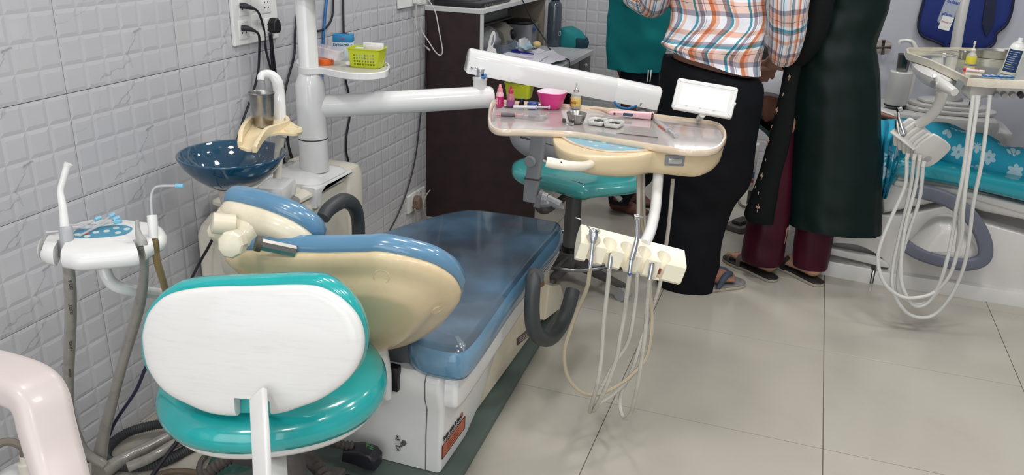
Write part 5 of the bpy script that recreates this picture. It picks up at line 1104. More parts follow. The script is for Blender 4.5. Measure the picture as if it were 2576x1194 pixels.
# ------------------------------------------------------------------ second dental chair (teal) on the right
Y2 = 1.95
XZ = lambda y: fr((0, y, 0), (1, 0, 0), (0, 0, 1))     # third axis = -Y
def xz(u, v, y): q = at(u, v, 1, y); return (q.x, q.z)
offw = mat('off white chair shell', rgb(206, 204, 200), .25, coat=.35)
c2 = thing('dental_chair', 'teal upholstered dental chair with white base and grey armrest at the right', 'dental chair', (2.6, 2.2, 0))
obj('base_plate', pad(fr((0, 0, 0)), [(2.0, 1.95), (4.0, 1.935), (4.0, 2.55), (2.0, 2.55)], [(-.0, 0), (0, .050), (-.004, .056), (-.03, .06)]), offw, c2)
obj('base_step', pad(fr((0, 0, 0)), [(1.70, 1.975), (1.985, 1.945), (1.985, 2.4), (1.70, 2.4)], [(0, 0), (0, .058), (-.005, .064), (-.035, .068)]), offw, c2)
obj('step_clip', box((1.992, 1.947, .035), (.006, .012, .05), .001), chrome, c2)
rail = [xz(*p, 1.97) for p in [(2068, 618), (2140, 632), (2200, 645), (2233, 662), (2232, 672), (2195, 664), (2130, 648), (2066, 632)]]
obj('foot_rail', pad(XZ(1.99), sm2(rail, 3), rnd(.03, .006)), offw, c2)
body = [xz(*p, 1.98) for p in [(2020, 572), (2100, 560), (2180, 540), (2260, 543), (2330, 530), (2400, 520), (2470, 560), (2520, 575), (2640, 620), (2700, 740), (2576, 752), (2400, 728), (2240, 690), (2236, 668), (2205, 640), (2160, 618), (2110, 612), (2060, 612), (2010, 600), (1985, 590)]]
obj('base_shell', pad(XZ(2.30), sm2(body, 3), rnd(.32, .006)), offw, c2, 50)
obj('fore_shell', tube([at(2010, 590, 1, 2.02), at(2060, 590, 1, 2.02), at(2120, 575, 1, 2.04)], [.05, .055, .045], 18), offw, c2)
bul = [xz(*p, 1.97) for p in [(2275, 632), (2300, 595), (2345, 548), (2372, 540), (2402, 545), (2440, 590), (2460, 625), (2450, 648), (2420, 658), (2340, 646)]]
obj('pivot_cover', pad(XZ(1.975), sm2(bul, 4), [(.0, 0), (-.004, .03), (-.012, .055, .97), (-.02, .07, .86), (-.02, .078, .6)]), offw, c2, 50)
obj('link_arm', pad(XZ(2.2), [xz(*p, 2.0) for p in [(2210, 430), (2280, 440), (2400, 462), (2600, 520), (2620, 560), (2470, 530), (2390, 500), (2220, 535)]], rnd(.22, .02)), offw, c2, 50)
dkp = mat('even grey boot', rgb(120, 118, 114), .5)  # one even grey for the bellows
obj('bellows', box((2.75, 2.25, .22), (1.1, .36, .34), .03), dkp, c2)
obj('recess_shade_panel', pad(XZ(2.05), [xz(*p, 2.0) for p in [(2060, 612), (2150, 612), (2205, 640), (2240, 668), (2240, 700), (2060, 660)]], [(0, 0), (0, .02)]), mat('recess shade grey', rgb(150, 148, 144), .4), c2)  # grey sheet standing for the shade in the recess under the rail
# armrest hairpin
agr = mat('slate grey armrest', rgb(98, 102, 116), .45)
apx = [(2292, 478), (2330, 484), (2380, 500), (2425, 528), (2460, 570), (2478, 615), (2474, 650), (2440, 664), (2400, 662), (2340, 648), (2300, 632), (2278, 616)]
obj('armrest', rtube([at(u, v, 1, 1.90) for u, v in apx], (.03, .03), (.056, .046), flat=(0, 0, 1)), agr, c2, 50)
# seat
se = [xz(*p, 1.93) for p in [(2240, 434), (2252, 400), (2330, 412), (2450, 436), (2700, 484), (2900, 530), (2900, 570), (2700, 532), (2576, 508), (2400, 468), (2260, 446)]]
obj('seat_cushion', pad(XZ(2.48), sm2(se, 3), rnd(.55, .02)), mat('teal vinyl', rgb(20, 140, 156), .15, coat=.8), c2, 50)
su = [(x, z-.004) for x, z in [xz(*p, 1.95) for p in [(2250, 452), (2400, 474), (2576, 516), (2900, 580), (2900, 610), (2576, 540), (2400, 490), (2250, 470)]]]
obj('seat_pan', pad(XZ(2.45), su, rnd(.48, .01)), offw, c2, 50)
obj('backrest', pad(XZ(2.45), sm2([xz(*p, 2.0) for p in [(1960, 330), (1990, 300), (2230, 400), (2260, 440), (2200, 470), (2000, 400)]], 3), rnd(.50, .03)), MATS['teal vinyl'], c2, 50)
obj('back_pan', pad(XZ(2.44), [xz(*p, 2.02) for p in [(1880, 300), (1880, 260), (2000, 400), (2230, 470), (2230, 500), (2100, 470)]], rnd(.44, .02)), mat('dark teal pan', rgb(24, 74, 80), .3), c2, 50)
# ------------------------------------------------------------------ unit 2: cabinet, post, spittoon
u2 = thing('dental_unit', 'white dental unit cabinet with oval top and post behind the teal chair', 'dental unit', (2.25, 2.85, 0))
obj('cabinet', bx(1.92, 2.48, 2.74, 3.10, .02, .555, .03), offw, u2)
obj('side_wing', bx(2.44, 2.56, 2.80, 3.10, .02, .50, .03), offw, u2)
c = at(2375, 275, 2, .575); c.y = 2.88
for k, (r, z, h) in enumerate(((.20, .556, .018), (.165, .574, .018), (.13, .592, .016))):
    obj('top_step', pad(fr((2.27, 2.90, z)), ell(r*1.05, r*.66, 40), rnd(h, .006)), offw, u2)
pb_, pt_ = at(2400, 255, 1, 2.9), at(2455, -90, 1, 2.9)
obj('post', tube([at(2392, 262, 1, 2.90), at(2399, 205, 1, 2.9)], .040, 28, 1), offw, u2)
obj('post_upper', tube([at(2404, 120, 1, 2.90), at(2412, 70, 1, 2.9), at(2429, -20, 1, 2.90), at(2438, -90, 1, 2.9)], .024, 24, 1), offw, u2)
obj('post_lower', tube([at(2392, 265, 1, 2.90), at(2404, 120, 1, 2.9)], .028, 24, 1), offw, u2)
obj('post_ring', tube([at(2395, 258, 1, 2.90), at(2395, 250, 1, 2.9)], .046, 28, 1), grey, u2)
s2 = thing('spittoon', 'white cylindrical cup stand of the far dental unit', 'spittoon', at(2252, 265, 1, 2.86))
q0, q1 = at(2252, 262, 1, 2.84), at(2258, 178, 1, 2.84)
r_ = .049
obj('drum', lathe(fr((q0.x, q0.y, 0)), [(r_*.96, q0.z), (r_*1.02, q0.z+.01), (r_*1.04, q1.z-.004), (r_*.98, q1.z), (r_*.8, q1.z)], 32), offw, s2)
obj('seal', lathe(fr((q0.x, q0.y, 0)), [(r_*1.04, q0.z-.006), (r_*1.04, q0.z)], 32), black, s2)
obj('filler', tube([at(2283, 235, 1, 2.92), at(2300, 170, 1, 2.92), at(2303, 130, 1, 2.92), at(2297, 108, 1, 2.92), at(2282, 102, 1, 2.92), at(2265, 104, 1, 2.92), at(2262, 112, 1, 2.92)], [.02, .018, .015, .010, .0085, .0085, .008], 16), offw, s2)
c = V((q0.x, q0.y, q1.z+.001))
tag(obj('steel_cup', lathe(fr(c), [(.024, 0), (.026, .004), (.030, .074), (.032, .078), (.030, .079), (.027, .07), (.023, .006), (.0, .005)], 28), mat('dark steel', (.20, .20, .21), .25, 1), smooth=50), 'dark steel tumbler on the far white cup stand', 'cup')
# wall tap, apron
t = thing('wall_tap', 'dark cross-handled tap on the painted wall left of the blue apron', 'tap', at(2222, 120, 1, 3.2))
bz_ = mat('tarnished tap', rgb(72, 62, 58), .4, .6); q = at(2222, 119, 1, 3.17)
for a in (.1, 1.67): d = V((math.cos(a), 0, math.sin(a)))*.036; obj('cross_bar', tube([q-d, q-d*.3, q+d*.3, q+d], [.009, .006, .006, .009], 10, 3), bz_, t)
obj('spindle', tube([q, V((q.x, 3.205, q.z))], .008, 12, 1), bz_, t)
obj('stain', pad((V((q.x, 3.2055, q.z)), V((1, 0, 0)), V((0, 0, 1)), V((0, -1, 0))), ell(.045, .035, 20), [(0, 0), (0, .0006)]), mat('stained plaster', rgb(176, 166, 160), .7), t, 0)
ao_ = [xz(*p, 3.18) for p in [(2350, -120), (2330, -20), (2313, 45), (2312, 75), (2324, 92), (2350, 102), (2372, 112), (2378, 122), (2440, 124), (2478, 122), (2500, 108), (2506, 84), (2530, 62), (2545, 20), (2552, -60), (2550, -120)]]
ap_b = mat('royal blue apron cloth', rgb(24, 46, 120), .7, noise=.3, nscale=6, bump=.4, bscale=18)
t = thing('lead_apron', 'royal blue x-ray apron with dark piping hung on the painted wall', 'apron', at(2420, 60, 1, 3.18))
apn = pad(XZ(3.198), sm2(ao_, 4), [(0, 0), (.0, .02), (-.008, .026), (-.03, .03)])
for p in apn.v:
    if p.y < 3.19: p.y -= .012*(1+math.sin(p.x*38+p.z*6))*.5
obj('cloth', apn, ap_b, t, 60)
pl_ = cr([V((x, 3.182, z)) for x, z in ao_], 4, True)
obj('piping', tube([V((p.x, p.y-.004-.012*(1+math.sin(p.x*38+p.z*6))*.5, p.z)) for p in pl_], .0075, 8, 0, True), mat('navy piping', rgb(14, 22, 52), .6), t)
q = [xz(*p, 3.16) for p in [(2488, -60), (2512, -60), (2500, 60), (2480, 90), (2470, 60)]]
obj('dark_strap', pad(XZ(3.165), q, [(0, 0), (0, .012)]), MATS['navy piping'], t)
# clear bag with print on the post
t = thing('hanging_bag', 'clear hanging sleeve with blue print and white slip fixed to the far post', 'bag', at(2390, 40, 1, 2.85))
Fbg = (at(2390, 20, 1, 2.84), V((.985, 0, -.17)), V((.17, 0, .985)), V((0, -1, 0)))
obj('sleeve', pad(Fbg, rrect(.062, .145, .012), [(-.004, -.012), (0, -.008), (0, .008), (-.004, .012)]), mat('clear sleeve', rgb(196, 204, 216), .1, alpha=.5, coat=1), t)
bpm = mat('sleeve blue print', rgb(30, 70, 150), .4)
obj('print', cat(text_mb('oclaau', .021, (P(Fbg, .003, .028, .013),)+Fbg[1:], True), text_mb('oFlam', .019, (P(Fbg, -.004, -.030, .013),)+Fbg[1:], True)), bpm, t, 0, kind='stuff')
sl = obj('white_slip', pad((P(Fbg, .006, -.066, .0135),)+Fbg[1:], rrect(.048, .060, .002), [(0, 0), (0, .001)]), white, t, 0)
obj('slip_print', text_mb('DNA-C m', .010, (P(Fbg, .006, -.062, .0148),)+Fbg[1:], True, .0003), mat('red print', rgb(170, 60, 80), .5), sl, 0, kind='stuff')
# ------------------------------------------------------------------ unit 2: console
K = .885
def K2(pts, z=K): return [(p.x, p.y) for p in (at(u, v, 2, z) for u, v in pts)]
t2 = thing('instrument_console', 'cream framed instrument console with worn glass top above the teal chair', 'dental console', at(2440, 200, 2, .8))
ko2 = K2([(2279, 122), (2286, 119), (2400, 119), (2576, 122), (2800, 126), (2800, 218), (2576, 203), (2500, 200), (2436, 196), (2400, 178), (2340, 150), (2283, 132)])
fr2 = pad(fr((0, 0, K-.03)), ko2, [(-.012, 0), (0, .002), (0, .028), (-.002, .030), (-.008, .030), (-.010, .028), (-.010, .012), (-.03, .0115)])
obj('frame', fr2, mat('aged cream frame', rgb(212, 206, 190), .3, coat=.3, dirt=rgb(170, 140, 100), dscale=10, damt=.5), t2, 40)
obj('glass_top', pad(fr((0, 0, K-.03)), ko2, [(-.0105, .012), (-.011, .014), (-.03, .0142)]), mat('worn greenish glass', rgb(176, 176, 152), .12, coat=.8, noise=.25, nscale=9), t2)
bd = [(2292, 160), (2310, 150), (2400, 175), (2450, 200), (2440, 225), (2400, 222), (2350, 210), (2302, 185)]
kb_ = sm2(K2([(2292, 155), (2300, 145), (2350, 140), (2450, 150), (2470, 180), (2420, 200), (2370, 205), (2310, 180)], K-.04), 4)
obj('swivel_housing', pad(fr((0, 0, K-.031)), kb_, [(-.01, 0), (0, -.006), (-.002, -.030), (-.014, -.048, .95), (-.03, -.055, .8)]), offw, t2, 50)
fo2 = K2([(2425, 205), (2480, 205), (2480, 230), (2470, 240), (2440, 240), (2424, 226)], K-.045)
obj('corner_box', pad(fr((0, 0, K-.031)), sm2(K2([(2424, 195), (2500, 198), (2520, 206), (2480, 215), (2436, 214)], K-.03), 4), [(0, 0), (.001, -.03), (-.008, -.045), (-.02, -.05)]), offw, t2, 50)
pk_ = at(2440, 208, 2, K-.035)
obj('front_panel', box((0, 0, 0), (.5, .02, .030), .004, fr(at(2480, 222, 2, K-.05)+V((.25, .012, -.004)), (1, 0, 0))), offw, t2)
for u in (2504, 2524, 2545, 2566):
    q = at(u, 236, 1, at(2480, 222, 2, K-.05).y+.0)
    o_ = obj('regulator_knob', tube([q, q+V((.002, -.020, -.004))], [.0105, .0095], 14, 1), mat('knob dark', rgb(52, 52, 56), .35) if u == 2566 else mat('knob grey', rgb(168, 170, 172), .3), t2)
q = at(2444, 262, 2, K-.09); obj('drop_knob', tube([q+V((0, 0, .018)), q+V((0, 0, .010)), q-V((0, 0, .004))], [.003, .0085, .0085], 10, 1), mat('navy knob', rgb(30, 36, 60), .4), t2)
q = dp(2350, 213, 2.62); obj('joint_lever', tube([dp(2358, 205, 2.66), dp(2378, 218, 2.6), dp(2402, 232, 2.55)], [.020, .018, .012], 16), offw, t2)
obj('joint_cap', tube([dp(2346, 212, 2.63), dp(2360, 210, 2.64)], [.0115, .013], 14, 1), chrome, t2)
obj('bolt', tube([dp(2350, 190, 2.66), dp(2351, 190, 2.62)], .006, 10, 1), chrome, t2)
obj('data_plate', pad((dp(2413, 214, 2.60), V((.9, .1, -.4)).normalized(), V((.2, .1, 1)).normalized(), V((0, -1, .1)).normalized()), rrect(.022, .03, .001), [(0, 0), (0, .001)]), mat('data plate', rgb(120, 126, 128), .4), t2)
obj('support_tube', tube([dp(2368, 225, 2.66), dp(2368, 245, 2.68), dp(2355, 275, 2.72), dp(2335, 297, 2.76), dp(2312, 312, 2.8)], .0175, 18), offw, t2)
# holder 2: six fanned plates
h2 = thing('instrument_holder', 'white fan of six holder plates on a curved tube beside the floral cloth', 'holder', dp(2320, 360, 2.84))
n0 = (dp(2362, 372, 2.80)-dp(2290, 318, 2.84)).normalized()
for k in range(6):
    c = dp(2279+11.2*k, 333+9.4*k, 2.85-.008*k); w = 1.42 if k == 5 else 1.2
    Fq = fr(c, V((-.55, .1, -.75)), V((.75, .3, -.35))); nn = Fq[3]
    if nn.dot(CAM-c) < 0: Fq = (Fq[0], -Fq[1], Fq[2], -Fq[3]) 
    o_ = obj('plate', pad(Fq, sm2([(a*w, b*w) for a, b in [(-.042, -.025), (-.03, -.034), (.012, -.034), (.044, -.004), (.046, .01), (.02, .034), (-.025, .034), (-.042, .022)]], 3), rnd(.012, .004)), offw, h2, 50)
    if k == 5: obj('grey_disc', lathe((P(Fq, .018, .015, .012), Fq[1], Fq[2], Fq[3]), [(.012, 0), (.012, .001), (0, .001)], 20), mat('pale grey disc', rgb(170, 170, 168), .4), o_)
obj('back_plate', box((0, 0, 0), (.10, .045, .006), .002, fr(dp(2275, 350, 2.82), n0, (0, 1, .3))), offw, h2)
t = thing('air_motor', 'chrome handpiece standing in the far fan-shaped holder', 'dental handpiece', dp(2265, 300, 2.82))
obj('body', tube([dp(2261, 282, 2.82), dp(2262, 296, 2.82), dp(2268, 316, 2.82), dp(2275, 337, 2.82)], [.004, .006, .009, .009], 14), chrome, t)
obj('head', tube([dp(2257, 277, 2.82), dp(2268, 274, 2.82)], .0085, 14, 1), chrome, t)
obj('second_grip', tube([dp(2257, 302, 2.83), dp(2260, 328, 2.83), dp(2270, 352, 2.83)], [.007, .009, .008], 12), steel, t)
wh = mat('white hose', rgb(202, 202, 198), .4, dirt=rgb(150, 145, 135), dscale=5, damt=.3)
HS = [('outermost white hose of the far holder, hanging lowest to the floor', [(2298, 402), (2292, 460), (2278, 530), (2261, 601), (2247, 667), (2246, 730), (2276, 781), (2313, 798), (2353, 789), (2394, 741), (2423, 675), (2438, 601), (2449, 509), (2471, 398), (2490, 240)], 2.96),
      ('leftmost white hose of the far holder, looping shallow', [(2281, 400), (2277, 465), (2246, 538), (2217, 608), (2208, 656), (2224, 711), (2261, 743), (2298, 749), (2346, 737), (2386, 697), (2408, 638), (2420, 586), (2423, 527), (2436, 417), (2462, 240)], 2.92),
      ('middle white hose of the far holder with narrow loop', [(2312, 404), (2303, 470), (2280, 557), (2268, 638), (2268, 711), (2290, 759), (2313, 770), (2342, 752), (2371, 693), (2394, 601), (2405, 527), (2423, 435), (2448, 240)], 2.94),
      ('right-hand white hose of the far holder behind the narrow loop', [(2322, 420), (2313, 501), (2285, 586), (2262, 670), (2262, 735), (2300, 764), (2340, 755), (2382, 700), (2401, 660), (2412, 590), (2418, 500), (2436, 400), (2458, 240)], 2.98)]
for l, pts, d in HS:
    n_ = len(pts); pp = []
    for i, (u, v) in enumerate(pts):
        k = i/(n_-1); dd_ = 2.80+(d-2.80)*math.sin(math.pi*min(1, k*1.1)) if k < .55 else d+(2.68-d)*(k-.55)/.45
        q = dp(u, v, dd_)
        if q.z < .012: q = at(u, v, 2, .012)
        pp.append(q)
    t = thing('handpiece_hose', l, 'hose', pp[0]); obj('hose', tube(pp, .0065, 10, 6), wh, t); obj('end_fitting', tube([pp[0]+V((0, 0, .02)), pp[0]], .007, 12, 1), offw, t)
# things on console 2
Z2 = K-.0155
def T2(u, v): return at(u, v, 2, Z2)
c = T2(2440, 163); F = fr(c)
t = thing('glass_bottle', 'clear glass vial with plain yellow label on the far console', 'bottle', c)
obj('body', lathe(F, [(.015, 0), (.0185, .002), (.0185, .034), (.014, .043), (.008, .048), (.008, .054)], 26), MATS['vial glass'], t, 50)
obj('label', lathe(F, [(.0188, .006), (.0190, .007), (.0190, .032), (.0188, .033)], 26), mat('bright yellow label', rgb(222, 208, 70), .4, noise=.1), t)
obj('stopper', lathe(F, [(.009, .053), (.0095, .058), (.006, .062), (.003, .065), (.003, .078), (.005, .08), (.004, .090)], 18), mat('teat beige', rgb(206, 200, 190), .4), t)
c = T2(2424, 148); tag(obj('steel_cup', lathe(fr(c), [(.016, 0), (.018, .002), (.023, .030), (.0245, .031), (.022, .03), (.016, .004), (0, .003)], 28), steel, smooth=50), 'small steel cup behind the far yellow-labelled vial', 'cup')
c = T2(2497, 146); F = yawed(c, -.03)
tag(obj('kidney_tray', pad(F, sm2([(-.062, .02), (-.02, .035), (.04, .035), (.068, .01), (.06, -.028), (.02, -.036), (-.04, -.03), (-.062, -.012)], 4), [(-.006, 0), (-.003, .001), (.002, .032), (.005, .033), (.002, .034), (-.004, .004), (-.02, .003)]), steel, smooth=50), 'steel instrument tray behind the vial on the far console', 'tray')
c = T2(2536, 186); F = fr(c, (1, 0, 0), (0, 1, 0)); tl = V((.10, 0, 1)).normalized(); F = (c, V((1, 0, -.1)).normalized(), V((0, 1, 0)), tl)
t = thing('spray_can', 'white spray can with dark blue printed label on the far console', 'spray can', c)
obj('can', lathe(F, [(.024, 0), (.026, .003), (.026, .094), (.022, .106), (.018, .112), (.0185, .114)], 32), white, t, 50)
obj('nozzle', lathe(F, [(.0125, .113), (.0125, .117), (.008, .118), (.008, .130), (.006, .131)], 18), white, t)
obj('label', loft([[P(F, .0263*math.cos(a), .0263*math.sin(a), z) for a in [math.radians(200+8*k) for k in range(15)]] for z in (.010, .050, .090)], closed=False), mat('dark blue label', rgb(26, 52, 96), .35), t)
for k in range(9):
    w = (.9, .7, .85, .6, .8, .9, .5, .75, .85)[k]; a0 = 212
    obj('label_line', loft([[P(F, .0266*math.cos(a), .0266*math.sin(a), z) for a in [math.radians(a0+11*w*q_) for q_ in range(9)]] for z in (.081-.0075*k, .0828-.0075*k)], closed=False), mat('label print', rgb(150, 165, 190), .5) if k != 6 else mat('label yellow print', rgb(200, 190, 90), .5), t)
a, b = T2(2425, 178)+up*.005, T2(2476, 184)+up*.005
t = thing('ointment_tube', 'white tube with red end band lying before the far vial', 'tube', a)
obj('tube', tube([a, b], [.007, .0055], 14, 1), mat('tube white pink', rgb(222, 206, 206), .35), t); obj('band', tube([a-(b-a)*.03, a+(b-a)*.1], .0073, 14, 1), mat('red band', rgb(190, 50, 60), .4), t)
q = a*.5+b*.5; d = (b-a).normalized(); obj('print', text_mb('Lignocaine', .007, (q+V((0, -.003, .0058)), d, V((0, .6, .8)), V((0, -.8, .6))), True, .0003), mat('red tube print', rgb(170, 60, 80), .5), t, 0, kind='stuff')
for k, (u, v, l) in enumerate(((2492, 192, 'blue and white foil strip at the front left of the far console'), (2530, 194, 'blue and white foil strip below the spray can'))):
    F = yawed(T2(u, v), .35); t = thing('foil_strip', l, 'packet', F[0])
    obj('strip', box((0, 0, .002), (.055, .022, .004), .001, F), mat('foil blue', rgb(30, 110, 180), .3), t, 0)
    for j in (-.012, .008): obj('white_band', box((j, 0, .0044), (.010, .021, .0008), 0, F), white, t, 0)
tag(obj('tweezers', tube([T2(2330, 135)+up*.003, T2(2375, 137)+up*.005, T2(2412, 142)+up*.003], [.001, .0022, .0022], 6), chrome), 'long chrome tweezers lying at the back of the far console', 'tweezers')
tag(obj('tweezers', tube([T2(2345, 132)+up*.003, T2(2395, 130)+up*.005, T2(2420, 138)+up*.003], [.001, .0022, .0022], 6), chrome), 'second chrome instrument lying behind the tweezers on the far console', 'instrument')
# oxygen-like bottle and clutter under the chair seen between the two people
c = at(1888, 480, 2, 0); c = at(1886, 478, 1, 2.7)
t = thing('trolley_unit', 'narrow white device with blue and red stickers on the floor between two people', 'device', V((at(1888, 480, 1, 2.7).x, 2.7, 0)))
q0, q1 = at(1886, 478, 1, 2.7), at(1893, 400, 1, 2.7)
obj('body', box(((q0.x+q1.x)/2+.004, 2.71, q0.z+.12), (.032, .05, .24), .006), offw, t)
obj('blue_sticker', box(((q0.x+q1.x)/2+.004, 2.6835, q0.z+.085), (.024, .002, .03), 0), mat('blue sticker', rgb(50, 80, 130), .4), t)
obj('red_sticker', box(((q0.x+q1.x)/2+.004, 2.6835, q0.z+.052), (.024, .002, .014), 0), mat('red sticker', rgb(170, 50, 60), .4), t)
for s_ in (-1, 1): obj('foot', lathe(fr((t.location.x+.004+.008*s_, 2.71, 0)), [(.008, 0), (.008, max(.01, q0.z))], 12), dgrey, t)
tag(obj('floor_cable', tube([at(1858, 500, 2, .006), at(1862, 512, 2, .006), at(1875, 520, 2, .006), at(1900, 524, 2, .006)], .006, 8), mat('pale cable', rgb(130, 124, 112), .5)), 'pale cable lying on the floor between the man and the woman in green', 'cable')
t = thing('foot_control', 'dark flat foot control on the floor beside the woman in green', 'foot pedal', at(1862, 578, 2, 0))
Fq = yawed(at(1862, 575, 2, 0), -.5); obj('plate', pad(Fq, rrect(.10, .14, .02), rnd(.03, .008)), mat('dusty plate', rgb(96, 92, 88), .5), t); obj('pedal', box((0, .0, .04), (.05, .09, .02), .006, Fq), mat('dusty plate dark', rgb(60, 58, 56), .5), t)
# ------------------------------------------------------------------ people
skin = mat('brown skin', rgb(158, 112, 94), .5, noise=.12, nscale=12)
skin2 = mat('light brown skin', rgb(190, 146, 120), .5, noise=.1, nscale=14)
skind = mat('dark brown skin', rgb(108, 66, 54), .5, noise=.15, nscale=12)
def smooth_rows(rows, n=4):
    o = []
    for i in range(len(rows)-1):
        for k in range(n):
            t = k/n; t2_ = t
            a = rows[max(i-1, 0)]; b = rows[i]; c = rows[i+1]; d = rows[min(i+2, len(rows)-1)]
            o.append([.5*((2*b[j])+(c[j]-a[j])*t+(2*a[j]-5*b[j]+4*c[j]-d[j])*t*t+(3*b[j]-a[j]-3*c[j]+d[j])*t**3) for j in range(len(b))])
    o.append(list(rows[-1])); return o
def cloth(rows, Y, ratio=.62, n=64, fold=0, k=9, dx=0, tilt=0, yaw=0, wob=0, p=2.0, cap=(True, True), shrink=0):
    """garment from silhouette rows (v, uL, uR) seen on the plane y = Y"""
    rs = []; R_ = smooth_rows([list(r)+[0]*(4-len(r)) for r in rows])
    for i, (v, a, b, e_) in enumerate(R_):
        A_, B_ = at(a, v, 1, Y), at(b, v, 1, Y); c = (A_+B_)/2; rx = (B_-A_).length/2-shrink
        fd = fold*(.4+.6*i/len(R_)) if fold > 0 else abs(fold)
        rs.append(ring(c+V((0, e_, 0)), rx, rx*ratio if ratio < 5 else ratio-10, yaw, n, fd, k, .35*math.sin(i*.35)+dx, (tilt+.0, 0), p))
    if rs[0][0].z > rs[-1][0].z: rs = rs[::-1]
    m = loft(rs, cap)
    if wob:
        for q in m.v: q.y += wob*math.sin(q.z*55+q.x*18)*math.sin(q.x*30+1.3); q.z += wob*.4*math.sin(q.x*40)
    return m
def limb(pts, r, n=14): return tube(pts, r, n, 6)
def foot(heel, toe, side=1, w=.042, ankle=None, h=.07):
    """bare foot from heel to toe on the sole plane, toes separate, side +1 = big toe to the left of travel"""
    d = (toe-heel); Lf = d.length; d.normalize(); s = V((-d.y, d.x, 0))*side; z = V((0, 0, 1)); g = MB()
    def ad(m): g.add(m.v, m.f)
    ad(sph(heel+d*.032+z*.032, 1, 14, (.033, .033, .032)))
    ad(tube([heel+d*.03+z*.034, heel+d*Lf*.38+z*.034+s*.004, heel+d*Lf*.62+z*.026, heel+d*Lf*.76+z*.018], [.034, .032, .030, .018], 14))
    ad(sph(heel+d*Lf*.70+z*.018+s*.006, 1, 14, (.040, .040, .018)))
    ad(sph(heel+d*Lf*.55+z*.02, 1, 14, (.036, .036, .02)))
    for k, (o_, l_, r_) in enumerate(((.028, 1.0, .0125), (.010, .985, .009), (-.006, .95, .0085), (-.020, .91, .008), (-.033, .86, .0078))):
        b_ = heel+d*Lf*.70+s*o_*.9+z*.016; ad(tube([b_, heel+d*(Lf*(l_-.08))+s*o_+z*.017, heel+d*(Lf*l_-.008)+s*o_+z*.011], [r_, r_*.95, r_*.8], 10)); ad(sph(heel+d*(Lf*l_-.010)+s*o_+z*.011, r_*.95, 10))
    an = ankle or heel+d*.045+z*.12
    ad(tube([heel+d*.045+z*.03, heel+d*.045+z*.07, an, an+z*.10], [.036, .033, .034, .042], 14)); ad(sph(heel+d*.05+z*.072, 1, 12, (.040, .040, .012)))
    return g
def head(c, face, hairm, sk, owner, long=False):
    g = MB(); f = V(face).normalized(); s = V((0, 0, 1)).cross(f).normalized(); z = V((0, 0, 1))
    def ad(m): g.add(m.v, m.f)
    ad(sph(c, 1, 24, (.078, .09, .112))); ad(sph(c-z*.05+f*.025, 1, 18, (.056, .056, .055)))
    ad(tube([c+f*.088+z*.02, c+f*.108-z*.018, c+f*.092-z*.028], [.008, .013, .009], 10)); ad(tube([c+f*.086-z*.055-s*.024, c+f*.096-z*.055, c+f*.086-z*.055+s*.024], .006, 8))
    for q in (-1, 1): ad(sph(c+s*q*.082-z*.005, 1, 10, (.012, .018, .03)))
    ad(tube([c-z*.08, c-z*.17], [.05, .058], 14)); return g
def eyes(c, face, o):
    f = V(face).normalized(); s = V((0, 0, 1)).cross(f).normalized()
    for q in (-1, 1):
        e_ = obj('eye', sph(c+f*.082+s*q*.03+V((0, 0, .008)), .012, 12), mat('eye white', rgb(225, 222, 216), .2), o)
def hair(c, face, m, o, long=0):
    f = V(face).normalized(); g = sph(c-f*.018+V((0, 0, .022)), 1, 22, (.088, .098, .112))
    if long: mm = tube([c-f*.06, c-f*.10-V((0, 0, .2)), c-f*.10-V((0, 0, long))], [.07, .05, .02], 14); g.add(mm.v, mm.f)
    obj('hair', g, m, o)
hb = mat('black hair', rgb(24, 20, 20), .5, bump=.6, bscale=300)
def hand(wrist, dirn, palm_n, sc=1, curl=.5):
    """palm, four unequal bent fingers and a thumb from the side of the palm"""
    d = V(dirn).normalized(); n = V(palm_n); n = (n-d*n.dot(d)).normalized(); s = d.cross(n); g = MB()
    def ad(m): g.add(m.v, m.f)
    ad(loft([[wrist+d*x*sc+s*w*math.cos(a)*sc+n*t_*math.sin(a)*sc for a in [i*math.pi/8 for i in range(16)]] for x, w, t_ in ((-.02, .024, .018), (.02, .032, .016), (.06, .042, .014), (.088, .040, .011))]))
    for o_, l_ in ((.029, .072), (.010, .082), (-.010, .076), (-.028, .060)):
        b_ = wrist+d*.082*sc+s*o_*sc; p = [b_-d*.02*sc, b_]; a_ = 0; q = b_
        for seg in (.45, .32, .23):
            a_ += curl*.8; q = q+(d*math.cos(a_)+n*math.sin(a_))*l_*seg*sc; p.append(q)
        ad(tube(p, [.009*sc, .009*sc, .0085*sc, .008*sc, .0068*sc], 10)); ad(sph(q, .0068*sc, 8))
    b_ = wrist+d*.025*sc+s*.028*sc; p = [b_, b_+(s*.022+d*.024)*sc, b_+(s*.030+d*.052+n*.012)*sc, b_+(s*.026+d*.074+n*.022)*sc]; ad(tube(p, [.012*sc, .0105*sc, .0095*sc, .008*sc], 10)); ad(sph(p[-1], .008*sc, 8))
    return g
